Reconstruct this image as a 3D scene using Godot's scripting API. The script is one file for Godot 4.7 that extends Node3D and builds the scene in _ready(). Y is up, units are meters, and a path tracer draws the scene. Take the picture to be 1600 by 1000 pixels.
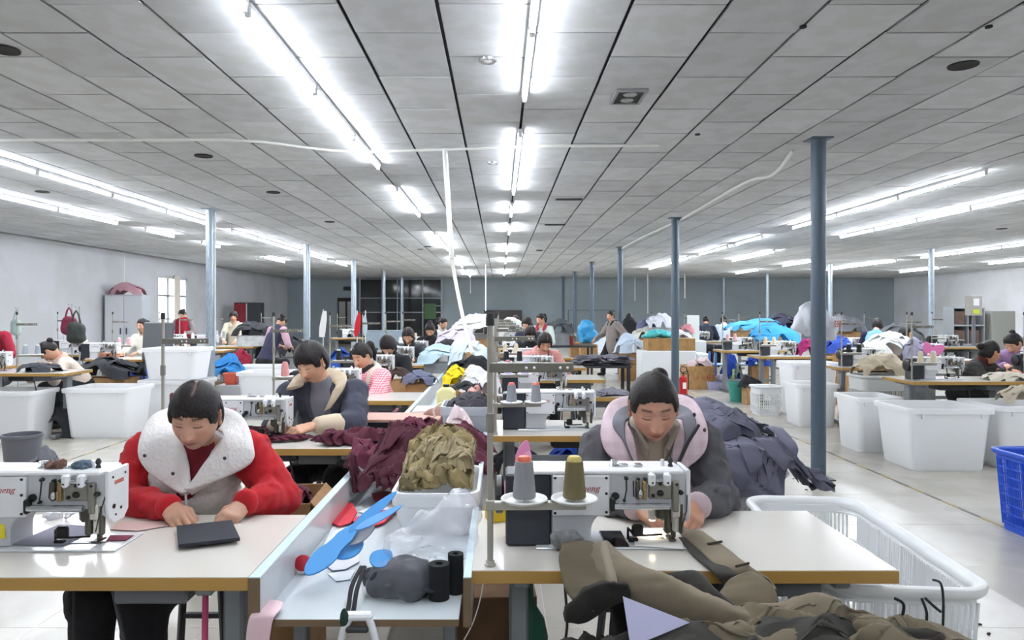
extends Node3D

# A garment workshop: the camera stands at the head of two rows of sewing tables.
const EYE := 1.48          # height of the camera
const F := 1100.0          # focal length in pixels of the 1600x1000 frame
const CX := 781.0          # where the rows of tables run to
const CY := 487.0
const TOP := 0.77          # table tops
const CEIL := 3.015

var mats := {}
var rng := RandomNumberGenerator.new()
var taken := {}
var protos := {}

# ---------------------------------------------------------------- mesh builder
class B:
	var v := PackedVector3Array()
	var ix := PackedInt32Array()
	var c := PackedColorArray()
	var tint := Color.WHITE
	var coloured := false

	func add(p: Vector3) -> int:
		v.append(p)
		c.append(tint)
		return v.size() - 1

	func tri(a: int, b: int, d: int) -> void:
		ix.append(a); ix.append(b); ix.append(d)

	func quad(a: int, b: int, d: int, e: int) -> void:
		ix.append(a); ix.append(b); ix.append(d)
		ix.append(a); ix.append(d); ix.append(e)

	# turns a closed piece right side out
	func fix(from: int) -> void:
		var vol := 0.0
		var o := v[ix[from]] if ix.size() > from else Vector3.ZERO
		for i in range(from, ix.size(), 3):
			vol += (v[ix[i]] - o).dot((v[ix[i + 1]] - o).cross(v[ix[i + 2]] - o))
		if vol < 0.0:
			for i in range(from, ix.size(), 3):
				var t := ix[i + 1]
				ix[i + 1] = ix[i + 2]
				ix[i + 2] = t

	func box(at: Vector3, s: Vector3, bev := 0.0, basis := Basis()) -> void:
		var h := s * 0.5
		var from := ix.size()
		var n := v.size()
		bev = minf(bev, minf(h.x, minf(h.y, h.z)) * 0.98)
		if bev <= 0.0:
			for i in 8:
				add(at + basis * Vector3(h.x if i & 1 else -h.x, h.y if i & 2 else -h.y, h.z if i & 4 else -h.z))
			for q in [[0, 4, 6, 2], [1, 3, 7, 5], [0, 1, 5, 4], [2, 6, 7, 3], [0, 2, 3, 1], [4, 5, 7, 6]]:
				quad(n + q[0], n + q[1], n + q[2], n + q[3])
			fix(from)
			return
		for i in 8:
			var g := Vector3(1.0 if i & 1 else -1.0, 1.0 if i & 2 else -1.0, 1.0 if i & 4 else -1.0)
			var b := h - Vector3(bev, bev, bev)
			add(at + basis * (g * Vector3(h.x, b.y, b.z)))
			add(at + basis * (g * Vector3(b.x, h.y, b.z)))
			add(at + basis * (g * Vector3(b.x, b.y, h.z)))
		for a in 3:
			var d1 := (a + 1) % 3
			var d2 := (a + 2) % 3
			for sgn in 2:
				var k := []
				for st in [[0, 0], [1, 0], [1, 1], [0, 1]]:
					var i: int = (sgn << a) | (st[0] << d1) | (st[1] << d2)
					k.append(n + i * 3 + a)
				if sgn == 1:
					quad(k[0], k[1], k[2], k[3])
				else:
					quad(k[3], k[2], k[1], k[0])
			for s1 in 2:
				for s2 in 2:
					var i0: int = (s1 << d1) | (s2 << d2)
					var i1: int = i0 | (1 << a)
					if (s1 + s2) % 2 == 0:
						quad(n + i0 * 3 + d1, n + i1 * 3 + d1, n + i1 * 3 + d2, n + i0 * 3 + d2)
					else:
						quad(n + i0 * 3 + d2, n + i1 * 3 + d2, n + i1 * 3 + d1, n + i0 * 3 + d1)
		for i in 8:
			var odd: bool = ((i & 1) + ((i >> 1) & 1) + ((i >> 2) & 1)) % 2 == 1
			if odd:
				tri(n + i * 3, n + i * 3 + 1, n + i * 3 + 2)
			else:
				tri(n + i * 3, n + i * 3 + 2, n + i * 3 + 1)
		# winding of edges and corners follows the faces
		var mid := at
		for i in range(from, ix.size(), 3):
			var p0 := v[ix[i]]; var p1 := v[ix[i + 1]]; var p2 := v[ix[i + 2]]
			if (p1 - p0).cross(p2 - p0).dot((p0 + p1 + p2) / 3.0 - mid) < 0.0:
				ix[i + 1] = ix[i + 1] ^ ix[i + 2]
				ix[i + 2] = ix[i + 1] ^ ix[i + 2]
				ix[i + 1] = ix[i + 1] ^ ix[i + 2]

	# bar of rectangular section between two points
	func bar(a: Vector3, b: Vector3, w: float, h: float, bev := 0.0) -> void:
		var z := (b - a).normalized()
		var x := Vector3.UP.cross(z)
		if x.length() < 0.01:
			x = Vector3.RIGHT
		x = x.normalized()
		box((a + b) * 0.5, Vector3(w, h, a.distance_to(b)), bev, Basis(x, z.cross(x), z))

	# rings joined into a skin
	func loft(rings: Array, caps := true, around := true) -> void:
		var from := ix.size()
		var n := v.size()
		var m: int = rings[0].size()
		for r in rings:
			for p in r:
				add(p)
		for i in rings.size() - 1:
			for j in (m if around else m - 1):
				var k := (j + 1) % m
				quad(n + i * m + j, n + i * m + k, n + (i + 1) * m + k, n + (i + 1) * m + j)
		if caps:
			for e in [0, rings.size() - 1]:
				var mid := Vector3.ZERO
				for p in rings[e]:
					mid += p
				var o := add(mid / m)
				for j in m:
					var k := (j + 1) % m
					if e == 0:
						tri(o, n + k, n + j)
					else:
						tri(o, n + e * m + j, n + e * m + k)
			fix(from)

	func tube(pts: Array, r, seg := 8, flat := 1.0) -> void:
		var rings := []
		var t0: Vector3 = (pts[1] - pts[0]).normalized()
		var up := Vector3.UP if absf(t0.y) < 0.9 else Vector3.RIGHT
		var x := up.cross(t0).normalized()
		for i in pts.size():
			var t: Vector3 = (pts[mini(i + 1, pts.size() - 1)] - pts[maxi(i - 1, 0)]).normalized()
			x = (x - t * x.dot(t)).normalized()
			var y := t.cross(x)
			var q: float = r[i] if r is Array else r
			var ring := PackedVector3Array()
			for j in seg:
				var a := TAU * j / seg
				ring.append(pts[i] + x * cos(a) * q + y * sin(a) * q * flat)
			rings.append(ring)
		loft(rings)

	func lathe(prof: Array, seg := 16, xf := Transform3D()) -> void:
		var rings := []
		for p in prof:
			var ring := PackedVector3Array()
			for j in seg:
				var a := TAU * j / seg
				ring.append(xf * Vector3(maxf(p.x, 0.0004) * cos(a), p.y, maxf(p.x, 0.0004) * sin(a)))
			rings.append(ring)
		loft(rings)

	func ball(at: Vector3, r: Vector3, basis := Basis(), n := 10) -> void:
		var prof := []
		for i in n + 1:
			var a := PI * i / n - PI / 2
			prof.append(Vector2(cos(a), sin(a)))
		lathe(prof, n * 2, Transform3D(basis * Basis.from_scale(r), at))

	# outline in the xy plane pushed along z
	func prism(poly: PackedVector2Array, z0: float, z1: float, xf := Transform3D(), bev := 0.0) -> void:
		var from := ix.size()
		var n := v.size()
		var m := poly.size()
		var t := Geometry2D.triangulate_polygon(poly)
		var rings := [[poly, z0], [poly, z1]]
		if bev > 0.0:
			var small := PackedVector2Array()
			for i in m:
				var a := (poly[i] - poly[(i + m - 1) % m]).normalized()
				var b := (poly[(i + 1) % m] - poly[i]).normalized()
				var nn := Vector2(a.y + b.y, -a.x - b.x).normalized() * (-1.0 if Geometry2D.is_polygon_clockwise(poly) else 1.0)
				small.append(poly[i] - nn * bev)
			rings = [[small, z0], [poly, z0 + bev], [poly, z1 - bev], [small, z1]]
		for r in rings:
			for p in r[0]:
				add(xf * Vector3(p.x, p.y, r[1]))
		for k in rings.size() - 1:
			for i in m:
				var j := (i + 1) % m
				quad(n + k * m + i, n + k * m + j, n + (k + 1) * m + j, n + (k + 1) * m + i)
		var flip := Geometry2D.is_polygon_clockwise(poly)
		var e := n + (rings.size() - 1) * m
		for i in range(0, t.size(), 3):
			var p0 := poly[t[i]]; var p1 := poly[t[i + 1]]; var p2 := poly[t[i + 2]]
			var up := (p1 - p0).cross(p2 - p0) > 0.0
			if up != flip:
				tri(e + t[i], e + t[i + 1], e + t[i + 2]); tri(n + t[i], n + t[i + 2], n + t[i + 1])
			else:
				tri(e + t[i], e + t[i + 2], e + t[i + 1]); tri(n + t[i], n + t[i + 1], n + t[i + 2])
		fix(from)

	# a sheet over a grid of points with a thickness
	func sheet(g: Array, thick: float) -> void:
		var from := ix.size()
		var rows := g.size()
		var cols: int = g[0].size()
		var n := v.size()
		for side in 2:
			for i in rows:
				for j in cols:
					var p: Vector3 = g[i][j]
					if side == 1:
						var du: Vector3 = g[i][mini(j + 1, cols - 1)] - g[i][maxi(j - 1, 0)]
						var dv: Vector3 = g[mini(i + 1, rows - 1)][j] - g[maxi(i - 1, 0)][j]
						p -= dv.cross(du).normalized() * thick
					add(p)
		var s := rows * cols
		for i in rows - 1:
			for j in cols - 1:
				var a := n + i * cols + j
				quad(a, a + cols, a + cols + 1, a + 1)
				quad(s + a, s + a + 1, s + a + cols + 1, s + a + cols)
		for i in rows - 1:
			var a := n + i * cols
			quad(a, s + a, s + a + cols, a + cols)
			a += cols - 1
			quad(a, a + cols, s + a + cols, s + a)
		for j in cols - 1:
			var a := n + j
			quad(a, a + 1, s + a + 1, s + a)
			a += (rows - 1) * cols
			quad(a, s + a, s + a + 1, a + 1)
		fix(from)

	# smooth 0: hard edges where faces meet at more than 40 degrees; 1: smooth all over
	func mesh(smooth := false) -> ArrayMesh:
		var nf := ix.size() / 3
		var fn := PackedVector3Array()
		fn.resize(nf)
		var vn := PackedVector3Array()
		vn.resize(v.size())
		for f in nf:
			var a := v[ix[f * 3]]
			var q := (v[ix[f * 3 + 1]] - a).cross(v[ix[f * 3 + 2]] - a)
			fn[f] = q
			vn[ix[f * 3]] += q; vn[ix[f * 3 + 1]] += q; vn[ix[f * 3 + 2]] += q
		var arr := []
		arr.resize(Mesh.ARRAY_MAX)
		if smooth:
			for i in v.size():
				vn[i] = vn[i].normalized()
			var rev := PackedInt32Array()
			rev.resize(ix.size())
			for f in nf:
				rev[f * 3] = ix[f * 3]; rev[f * 3 + 1] = ix[f * 3 + 2]; rev[f * 3 + 2] = ix[f * 3 + 1]
			arr[Mesh.ARRAY_VERTEX] = v
			arr[Mesh.ARRAY_NORMAL] = vn
			arr[Mesh.ARRAY_INDEX] = rev
			if coloured:
				arr[Mesh.ARRAY_COLOR] = c
		else:
			var start := PackedInt32Array()
			start.resize(v.size() + 1)
			for i in ix:
				start[i + 1] += 1
			for i in v.size():
				start[i + 1] += start[i]
			var fill := start.duplicate()
			var inc := PackedInt32Array()
			inc.resize(ix.size())
			for i in ix.size():
				inc[fill[ix[i]]] = i / 3
				fill[ix[i]] += 1
			var un := PackedVector3Array()
			un.resize(nf)
			for f in nf:
				un[f] = fn[f].normalized()
			var ov := PackedVector3Array()
			var on := PackedVector3Array()
			var oc := PackedColorArray()
			ov.resize(ix.size()); on.resize(ix.size())
			if coloured:
				oc.resize(ix.size())
			for f in nf:
				for k in 3:
					var i := ix[f * 3 + k]
					var s := Vector3.ZERO
					for q in range(start[i], start[i + 1]):
						if un[inc[q]].dot(un[f]) > 0.76:
							s += fn[inc[q]]
					var o := f * 3 + (0 if k == 0 else 3 - k)
					ov[o] = v[i]
					on[o] = s.normalized() if s.length_squared() > 0.0 else un[f]
					if coloured:
						oc[o] = c[i]
			arr[Mesh.ARRAY_VERTEX] = ov
			arr[Mesh.ARRAY_NORMAL] = on
			if coloured:
				arr[Mesh.ARRAY_COLOR] = oc
		var m := ArrayMesh.new()
		if ix.size() > 0:
			m.add_surface_from_arrays(Mesh.PRIMITIVE_TRIANGLES, arr)
		return m

# ---------------------------------------------------------------- soft bodies: a distance field meshed by surface nets
class Soft:
	var cell := 0.012
	var prims := []         # [kind, a, b, ra, rb, k, basis, cut]
	var noise: FastNoiseLite
	var amp := 0.0
	var wave := 0.0         # level quilting
	var pitch := 0.09

	func cap(a: Vector3, b: Vector3, ra: float, rb: float, k := 0.03, cut := false) -> void:
		prims.append([0, a, b, ra, rb, k, Basis(), cut])

	func chain(pts: Array, rr: Array, k := 0.03) -> void:
		for i in pts.size() - 1:
			cap(pts[i], pts[i + 1], rr[i], rr[i + 1], k)

	func egg(at: Vector3, r: Vector3, basis := Basis(), k := 0.05, cut := false) -> void:
		prims.append([1, at, r, 0.0, 0.0, k, basis, cut])

	func into(o: B) -> void:
		var lo := Vector3.INF
		var hi := -Vector3.INF
		var boxes := []
		for p in prims:
			var a: Vector3
			var b: Vector3
			if p[0] == 0:
				var ra: Vector3 = Vector3.ONE * p[3]
				var rb: Vector3 = Vector3.ONE * p[4]
				a = (p[1] - ra).min(p[2] - rb)
				b = (p[1] + ra).max(p[2] + rb)
			else:
				var r: float = maxf(p[2].x, maxf(p[2].y, p[2].z))
				a = p[1] - Vector3.ONE * r
				b = p[1] + Vector3.ONE * r
			boxes.append([a, b])
			if not p[7]:
				lo = lo.min(a)
				hi = hi.max(b)
		var pad := cell * 3.0 + amp
		lo -= Vector3.ONE * pad
		hi += Vector3.ONE * pad
		var nx := int((hi.x - lo.x) / cell) + 2
		var ny := int((hi.y - lo.y) / cell) + 2
		var nz := int((hi.z - lo.z) / cell) + 2
		var sy := nx
		var sz := nx * ny
		var d := PackedFloat32Array()
		d.resize(nx * ny * nz)
		d.fill(1.0)
		for pi in prims.size():
			var p: Array = prims[pi]
			var k: float = p[5]
			var cut: bool = p[7]
			var m := Vector3.ONE * (k * 0.6 + cell * 2.0)
			var a0: Vector3 = (boxes[pi][0] - m - lo) / cell
			var b0: Vector3 = (boxes[pi][1] + m - lo) / cell
			var x0 := maxi(0, int(a0.x)); var x1 := mini(nx - 1, int(b0.x) + 1)
			var y0 := maxi(0, int(a0.y)); var y1 := mini(ny - 1, int(b0.y) + 1)
			var z0 := maxi(0, int(a0.z)); var z1 := mini(nz - 1, int(b0.z) + 1)
			var egg_: bool = p[0] == 1
			var A: Vector3 = p[1]
			var ab: Vector3 = Vector3.ZERO if egg_ else p[2] - p[1]
			var l2 := maxf(ab.length_squared(), 1e-9)
			var ra: float = p[3]
			var rd: float = p[4] - p[3]
			var bt: Basis = p[6].transposed()
			var ir := Vector3.ONE
			if egg_:
				ir = Vector3.ONE / p[2]
			for z in range(z0, z1 + 1):
				for y in range(y0, y1 + 1):
					var i := z * sz + y * sy + x0
					var q := Vector3(lo.x + x0 * cell, lo.y + y * cell, lo.z + z * cell) - A
					for x in range(x0, x1 + 1):
						var e: float
						if egg_:
							var w := (bt * q) * ir
							var k0 := w.length()
							e = k0 * (k0 - 1.0) / maxf((w * ir).length(), 1e-6)
						else:
							var t := clampf(q.dot(ab) / l2, 0.0, 1.0)
							e = (q - ab * t).length() - ra - rd * t
						var old := d[i]
						if cut:
							if -e > old:
								d[i] = -e
						elif old > 0.9:
							d[i] = e
						else:
							var h := k - absf(old - e)
							d[i] = minf(old, e) - (h * h * 0.25 / k if h > 0.0 else 0.0)
						i += 1
						q.x += cell
		if noise:
			for z in nz:
				for y in ny:
					var i := z * sz + y * sy
					for x in nx:
						if absf(d[i]) < cell * 2.0 + amp:
							d[i] += noise.get_noise_3d(x * cell + lo.x, y * cell + lo.y, z * cell + lo.z) * amp
							if wave > 0.0:
								d[i] += wave * (1.0 - absf(sin((y * cell + lo.y) * PI / pitch)))
						i += 1
		var made := PackedInt32Array()
		made.resize(nx * ny * nz)
		made.fill(-1)
		var from := o.ix.size()
		var step := [1, sy, sz]
		for z in range(1, nz - 1):
			for y in range(1, ny - 1):
				var i := z * sz + y * sy + 1
				for x in range(1, nx - 1):
					if d[i] < 0.0:
						for ax in 3:
							var s: int = step[ax]
							var s1: int = step[(ax + 1) % 3]
							var s2: int = step[(ax + 2) % 3]
							for up in 2:
								if d[i + s if up else i - s] >= 0.0:
									var e := i if up else i - s
									var w0 := vert(e - s1 - s2, d, made, o, sy, sz, lo)
									var w1 := vert(e - s2, d, made, o, sy, sz, lo)
									var w2 := vert(e, d, made, o, sy, sz, lo)
									var w3 := vert(e - s1, d, made, o, sy, sz, lo)
									if up:
										o.quad(w0, w1, w2, w3)
									else:
										o.quad(w3, w2, w1, w0)
					i += 1
		o.fix(from)

	func vert(i: int, d: PackedFloat32Array, made: PackedInt32Array, o: B, sy: int, sz: int, lo: Vector3) -> int:
		if made[i] >= 0:
			return made[i]
		var s := Vector3.ZERO
		var n := 0
		for e in 12:
			var ax := e >> 2
			var p := Vector3(0, (e & 1) if ax == 0 else 0, ((e >> 1) & 1) if ax == 0 else 0)
			if ax == 1:
				p = Vector3(e & 1, 0, (e >> 1) & 1)
			elif ax == 2:
				p = Vector3(e & 1, (e >> 1) & 1, 0)
			var j := i + int(p.x) + int(p.y) * sy + int(p.z) * sz
			var a := d[j]
			var b := d[j + (1 if ax == 0 else sy if ax == 1 else sz)]
			if (a < 0.0) != (b < 0.0):
				p[ax] += a / (a - b)
				s += p
				n += 1
		var x := i % sy
		var y := (i / sy) % (sz / sy)
		var z := i / sz
		made[i] = o.add(lo + (Vector3(x, y, z) + s / maxi(n, 1)) * cell)
		return made[i]

# ---------------------------------------------------------------- small helpers
func at(px: float, py: float, z: float) -> Vector3:
	return Vector3((px - CX) * z / F, EYE - (py - CY) * z / F, -z)

func on(px: float, py: float, h: float) -> Vector3:      # where a ray of the photograph meets the height h
	return at(px, py, F * (EYE - h) / (py - CY))

func numbered(called: String) -> String:
	var n: int = taken.get(called, -1) + 1
	taken[called] = n
	return called if n == 0 else "%s_%03d" % [called, n]

func obj(called: String, b, m: Material, parent: Node = null, smooth := false) -> MeshInstance3D:
	var o := MeshInstance3D.new()
	o.mesh = b.mesh(smooth) if b is B else b
	o.material_override = m
	o.name = called if parent else numbered(called)
	(parent if parent else self).add_child(o, true)
	return o

func tag(o: Node, label: String, category: String, group := "", kind := "") -> Node:
	o.set_meta("label", label)
	o.set_meta("category", category)
	if group: o.set_meta("group", group)
	if kind: o.set_meta("kind", kind)
	return o

func thing(called: String, label: String, category: String, pos := Vector3.ZERO, turn := 0.0, group := "") -> Node3D:
	var o := Node3D.new()
	o.name = numbered(called)
	add_child(o, true)
	o.position = pos
	o.rotation.y = turn
	tag(o, label, category, group)
	return o

func lone(called: String, b, m: Material, label: String, category: String, group := "", smooth := false, pos := Vector3.ZERO) -> MeshInstance3D:
	var o := obj(called, b, m, null, smooth)
	o.position = pos
	tag(o, label, category, group)
	return o

# the first call makes the pattern, later ones copy it
func copy_of(key: String, maker: Callable, called: String, label: String, category: String, pos: Vector3, turn := 0.0, group := "", size := 1.0) -> Node3D:
	var o: Node3D
	if not protos.has(key):
		o = maker.call()
		protos[key] = o.duplicate()
	else:
		o = protos[key].duplicate()
	o.name = numbered(called)
	add_child(o, true)
	o.position = pos
	o.rotation.y = turn
	o.scale = Vector3.ONE * size
	tag(o, label, category, group)
	return o

# keeps what stands in the hall so that soft heaps can be let down onto it
var standing_boxes := []
var boxed := 0

func box_of(o: Node3D, xf: Transform3D) -> AABB:
	var out := AABB()
	if o is MeshInstance3D and o.mesh:
		out = xf * o.mesh.get_aabb()
	for c in o.get_children():
		if c is Node3D and not c is Light3D:
			var q := box_of(c, xf * c.transform)
			if q.size != Vector3.ZERO:
				out = q if out.size == Vector3.ZERO else out.merge(q)
	return out

func floor_under(p: Vector3, bottom: float) -> float:
	var kids := get_children()
	while boxed < kids.size():
		var o: Node = kids[boxed]
		boxed += 1
		if o is Node3D and o.has_meta("category") and o.get_meta("category") in ["table", "trough", "box", "cardboard box", "bench", "rack", "tub", "basket", "bin", "crate", "cabinet", "tray", "bucket", "locker", "board", "chair"]:
			var b := box_of(o, o.transform)
			if o.get_meta("category") == "trough":
				b.size.y = 0.66 - b.position.y
			standing_boxes.append(b)
	var best := 0.0
	for b in standing_boxes:
		if p.x > b.position.x - 0.02 and p.x < b.end.x + 0.02 and p.z > b.position.z - 0.02 and p.z < b.end.z + 0.02 and b.end.y < bottom + 0.05:
			best = maxf(best, b.end.y)
	return best

func bare(called: String) -> Node3D:
	var o := Node3D.new()
	o.name = called
	return o

func struct(called: String, b, m: Material, smooth := false) -> MeshInstance3D:
	var o := obj(called, b, m, null, smooth)
	o.set_meta("kind", "structure")
	return o

func rr(w: float, d: float, r: float, y: float, n := 4) -> PackedVector3Array:     # rounded rectangle, level, at height y
	var out := PackedVector3Array()
	for q in 4:
		var cx := (w / 2 - r) * (1 if q == 0 or q == 3 else -1)
		var cz := (d / 2 - r) * (1 if q < 2 else -1)
		for i in n + 1:
			var a := PI / 2 * (q + float(i) / n)
			out.append(Vector3(cx + r * cos(a), y, cz + r * sin(a)))
	return out

func noise_of(seed_: int, freq: float, ridged := false, oct := 3) -> FastNoiseLite:
	var n := FastNoiseLite.new()
	n.seed = seed_
	n.noise_type = FastNoiseLite.TYPE_SIMPLEX_SMOOTH
	n.frequency = freq
	n.fractal_type = FastNoiseLite.FRACTAL_RIDGED if ridged else FastNoiseLite.FRACTAL_FBM
	n.fractal_octaves = oct
	return n

func smooth01(a: float, b: float, x: float) -> float:
	var t := clampf((x - a) / (b - a), 0.0, 1.0)
	return t * t * (3.0 - 2.0 * t)

# ---------------------------------------------------------------- materials
func grain(key: String, freq: float, depth: float, size := 256, ridged := false) -> NoiseTexture2D:
	if not mats.has(key):
		var t := NoiseTexture2D.new()
		t.width = size
		t.height = size
		t.seamless = true
		t.noise = noise_of(key.hash() % 1000, freq, ridged, 4)
		t.as_normal_map = depth > 0.0
		t.bump_strength = maxf(depth, 1.0)
		mats[key] = t
	return mats[key]

func mt(hex: String, rough := 0.6, metal := 0.0, look := "") -> StandardMaterial3D:
	var key := "%s %f %f %s" % [hex, rough, metal, look]
	if mats.has(key):
		return mats[key]
	var m := StandardMaterial3D.new()
	m.albedo_color = Color(hex)
	m.roughness = rough
	m.metallic = metal
	mats[key] = m
	match look:
		"cloth":
			m.roughness = 0.92
			m.rim_enabled = true
			m.rim = 0.25
			m.rim_tint = 0.7
			m.normal_enabled = true
			m.normal_texture = grain("weave", 0.09, 5.0)
			m.normal_scale = 0.3
			m.uv1_triplanar = true
			m.uv1_scale = Vector3.ONE * 26.0
		"fleece":
			m.roughness = 1.0
			m.rim_enabled = true
			m.rim = 0.6
			m.normal_enabled = true
			m.normal_texture = grain("fleece", 0.12, 9.0)
			m.uv1_triplanar = true
			m.uv1_scale = Vector3.ONE * 18.0
		"skin":
			m.subsurf_scatter_enabled = true
			m.subsurf_scatter_strength = 0.12
			m.vertex_color_use_as_albedo = true
			m.roughness = 0.52
		"hair":
			m.roughness = 0.5
			m.metallic_specular = 0.35
			m.vertex_color_use_as_albedo = true
		"plastic":
			m.backlight_enabled = true
			m.backlight = Color(0.5, 0.5, 0.5)
		"milky":
			m.transparency = BaseMaterial3D.TRANSPARENCY_ALPHA
			m.albedo_color.a = 0.90
			m.backlight_enabled = true
			m.backlight = Color(0.75, 0.75, 0.75)
		"film":
			m.transparency = BaseMaterial3D.TRANSPARENCY_ALPHA
			m.albedo_color.a = 0.12
		"haze_film":
			m.transparency = BaseMaterial3D.TRANSPARENCY_ALPHA
			m.albedo_color.a = 0.62
		"worn":
			m.normal_enabled = true
			m.normal_texture = grain("dents", 0.02, 3.0)
			m.normal_scale = 0.25
			m.uv1_triplanar = true
			m.uv1_scale = Vector3.ONE * 1.2
		"galv":
			var t := NoiseTexture2D.new()
			t.width = 256; t.height = 256; t.seamless = true
			t.noise = noise_of(77, 0.03)
			var g := Gradient.new()
			g.colors = PackedColorArray([Color(0.72, 0.75, 0.77), Color(0.95, 0.97, 1.0)])
			var r := t
			r.color_ramp = g
			m.albedo_texture = r
			m.uv1_triplanar = true
			m.uv1_scale = Vector3(4, 0.7, 4)
	return m

func stained(hex: String, lo: float, freq: float, scale: float, rough: float) -> StandardMaterial3D:
	var m := mt(hex, rough, 0.0, "stained%f%f" % [freq, scale])
	if m.albedo_texture == null:
		var t := NoiseTexture2D.new()
		t.width = 512; t.height = 512; t.seamless = true
		t.noise = noise_of(hash(hex) % 900, freq, false, 5)
		var g := Gradient.new()
		g.offsets = PackedFloat32Array([0.0, 0.35, 0.6, 1.0])
		g.colors = PackedColorArray([Color(lo, lo, lo * 0.98), Color(lo * 0.4 + 0.58, lo * 0.4 + 0.58, lo * 0.4 + 0.57), Color(1, 1, 1), Color(1, 1, 1)])
		t.color_ramp = g
		m.albedo_texture = t
		m.uv1_triplanar = true
		m.uv1_world_triplanar = true
		m.uv1_scale = Vector3.ONE * scale
	return m

func checks(a: Color, b: Color, n: int, cm: float) -> StandardMaterial3D:      # woven check, n threads to a square
	var m := mt("#ffffff", 0.92, 0.0, "checks%s" % a.to_html())
	if m.albedo_texture == null:
		var im := Image.create(n * 2, n * 2, false, Image.FORMAT_RGB8)
		for y in n * 2:
			for x in n * 2:
				var k := (1 if x < n else 0) + (1 if y < n else 0)
				im.set_pixel(x, y, a if k == 2 else b if k == 0 else a.lerp(b, 0.55))
		m.albedo_texture = ImageTexture.create_from_image(im)
		m.uv1_triplanar = true
		m.uv1_scale = Vector3.ONE / cm * 50.0
	return m

func glow(hex: String, energy: float) -> StandardMaterial3D:
	var m := mt(hex, 0.5, 0.0, "glow%f" % energy)
	m.emission_enabled = true
	m.emission = Color(hex)
	m.emission_energy_multiplier = energy
	return m

func lettering(text: String, height: float, m: Material, parent: Node3D, where: Vector3, basis := Basis(), called := "lettering", slant := 0.0) -> MeshInstance3D:
	var t := TextMesh.new()
	var f := SystemFont.new()
	f.font_names = PackedStringArray(["Droid Serif"] if slant != 0.0 else ["Droid Sans Fallback", "Droid Sans"])
	t.font = f
	t.text = text
	t.font_size = 32
	t.pixel_size = height / 32.0
	t.depth = 0.0008
	t.curve_step = 2.0
	var am := ArrayMesh.new()
	for s in t.get_surface_count():
		var q: Array = t.surface_get_arrays(s)
		var w: PackedVector3Array = q[Mesh.ARRAY_VERTEX]
		for i in w.size():
			w[i].x += w[i].y * slant
		q[Mesh.ARRAY_VERTEX] = w
		for k in [Mesh.ARRAY_TANGENT, Mesh.ARRAY_TEX_UV, Mesh.ARRAY_TEX_UV2]:
			q[k] = null
		am.add_surface_from_arrays(Mesh.PRIMITIVE_TRIANGLES, q)
	var o := obj(called, am, m, parent)
	o.transform = Transform3D(basis, where)
	return o

# ---------------------------------------------------------------- people
func bump(x: float, y: float, cx: float, cy: float, sx: float, sy: float) -> float:
	var a := (x - cx) / sx
	var b := (y - cy) / sy
	var e := a * a + b * b
	return exp(-0.5 * e) if e < 14.0 else 0.0

# a point of the head's surface in the direction d (z is the way the face looks, y up)
func skull(d: Vector3, face: bool) -> Vector3:
	var p := d / sqrt(pow(d.x / 0.0755, 2) + pow(d.y / 0.113, 2) + pow(d.z / 0.095, 2))
	var t := clampf(-p.y / 0.113, 0.0, 1.0)
	p.x *= 1.0 - 0.30 * t * t
	if p.z < 0.0:
		p.z *= 1.0 - 0.34 * smooth01(0.0, 0.1, -p.y)
	else:
		p.z *= 1.0 - 0.07 * smooth01(0.02, 0.1, p.y) + 0.10 * t
		p.z *= 1.0 - 0.08 * exp(-pow(p.x / 0.05, 2.0))
	if not face or p.z < 0.0:
		return p
	var w := smooth01(0.0, 0.04, p.z)
	var x := absf(p.x)
	var y := p.y
	var dz := 0.0
	var up := smooth01(0.024, -0.030, y) * smooth01(-0.043, -0.033, y)
	dz += (0.004 * smooth01(0.03, 0.01, y) * smooth01(-0.043, -0.033, y) + 0.022 * up) * exp(-0.5 * pow(x / (0.0065 + 0.004 * up), 2.0))
	dz += 0.011 * bump(x, y, 0.0135, -0.034, 0.006, 0.006)
	dz -= 0.010 * bump(x, y, 0.029, 0.011, 0.015, 0.010)
	dz += 0.0075 * bump(x, y, 0.031, 0.006, 0.011, 0.007)
	dz += 0.0035 * bump(x, y, 0.028, 0.031, 0.02, 0.007)
	dz += 0.006 * bump(x, y, 0.042, -0.022, 0.02, 0.018)
	dz += 0.008 * bump(x, y, 0.0, -0.062, 0.02, 0.014)
	dz += 0.004 * bump(x, y, 0.006, -0.056, 0.012, 0.004)
	dz += 0.005 * bump(x, y, 0.0, -0.0695, 0.013, 0.0045)
	dz -= 0.0045 * bump(x, y, 0.0, -0.0625, 0.018, 0.0022)
	dz -= 0.003 * bump(x, y, 0.0, -0.079, 0.014, 0.005)
	dz += 0.009 * bump(x, y, 0.0, -0.098, 0.018, 0.012)
	dz -= 0.002 * bump(x, y, 0.031, -0.002, 0.014, 0.003)
	p.z += dz * w
	return p

func mix(a: Color, b: Color, t: float) -> Color:
	return a.lerp(b, clampf(t, 0.0, 1.0))

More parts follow.
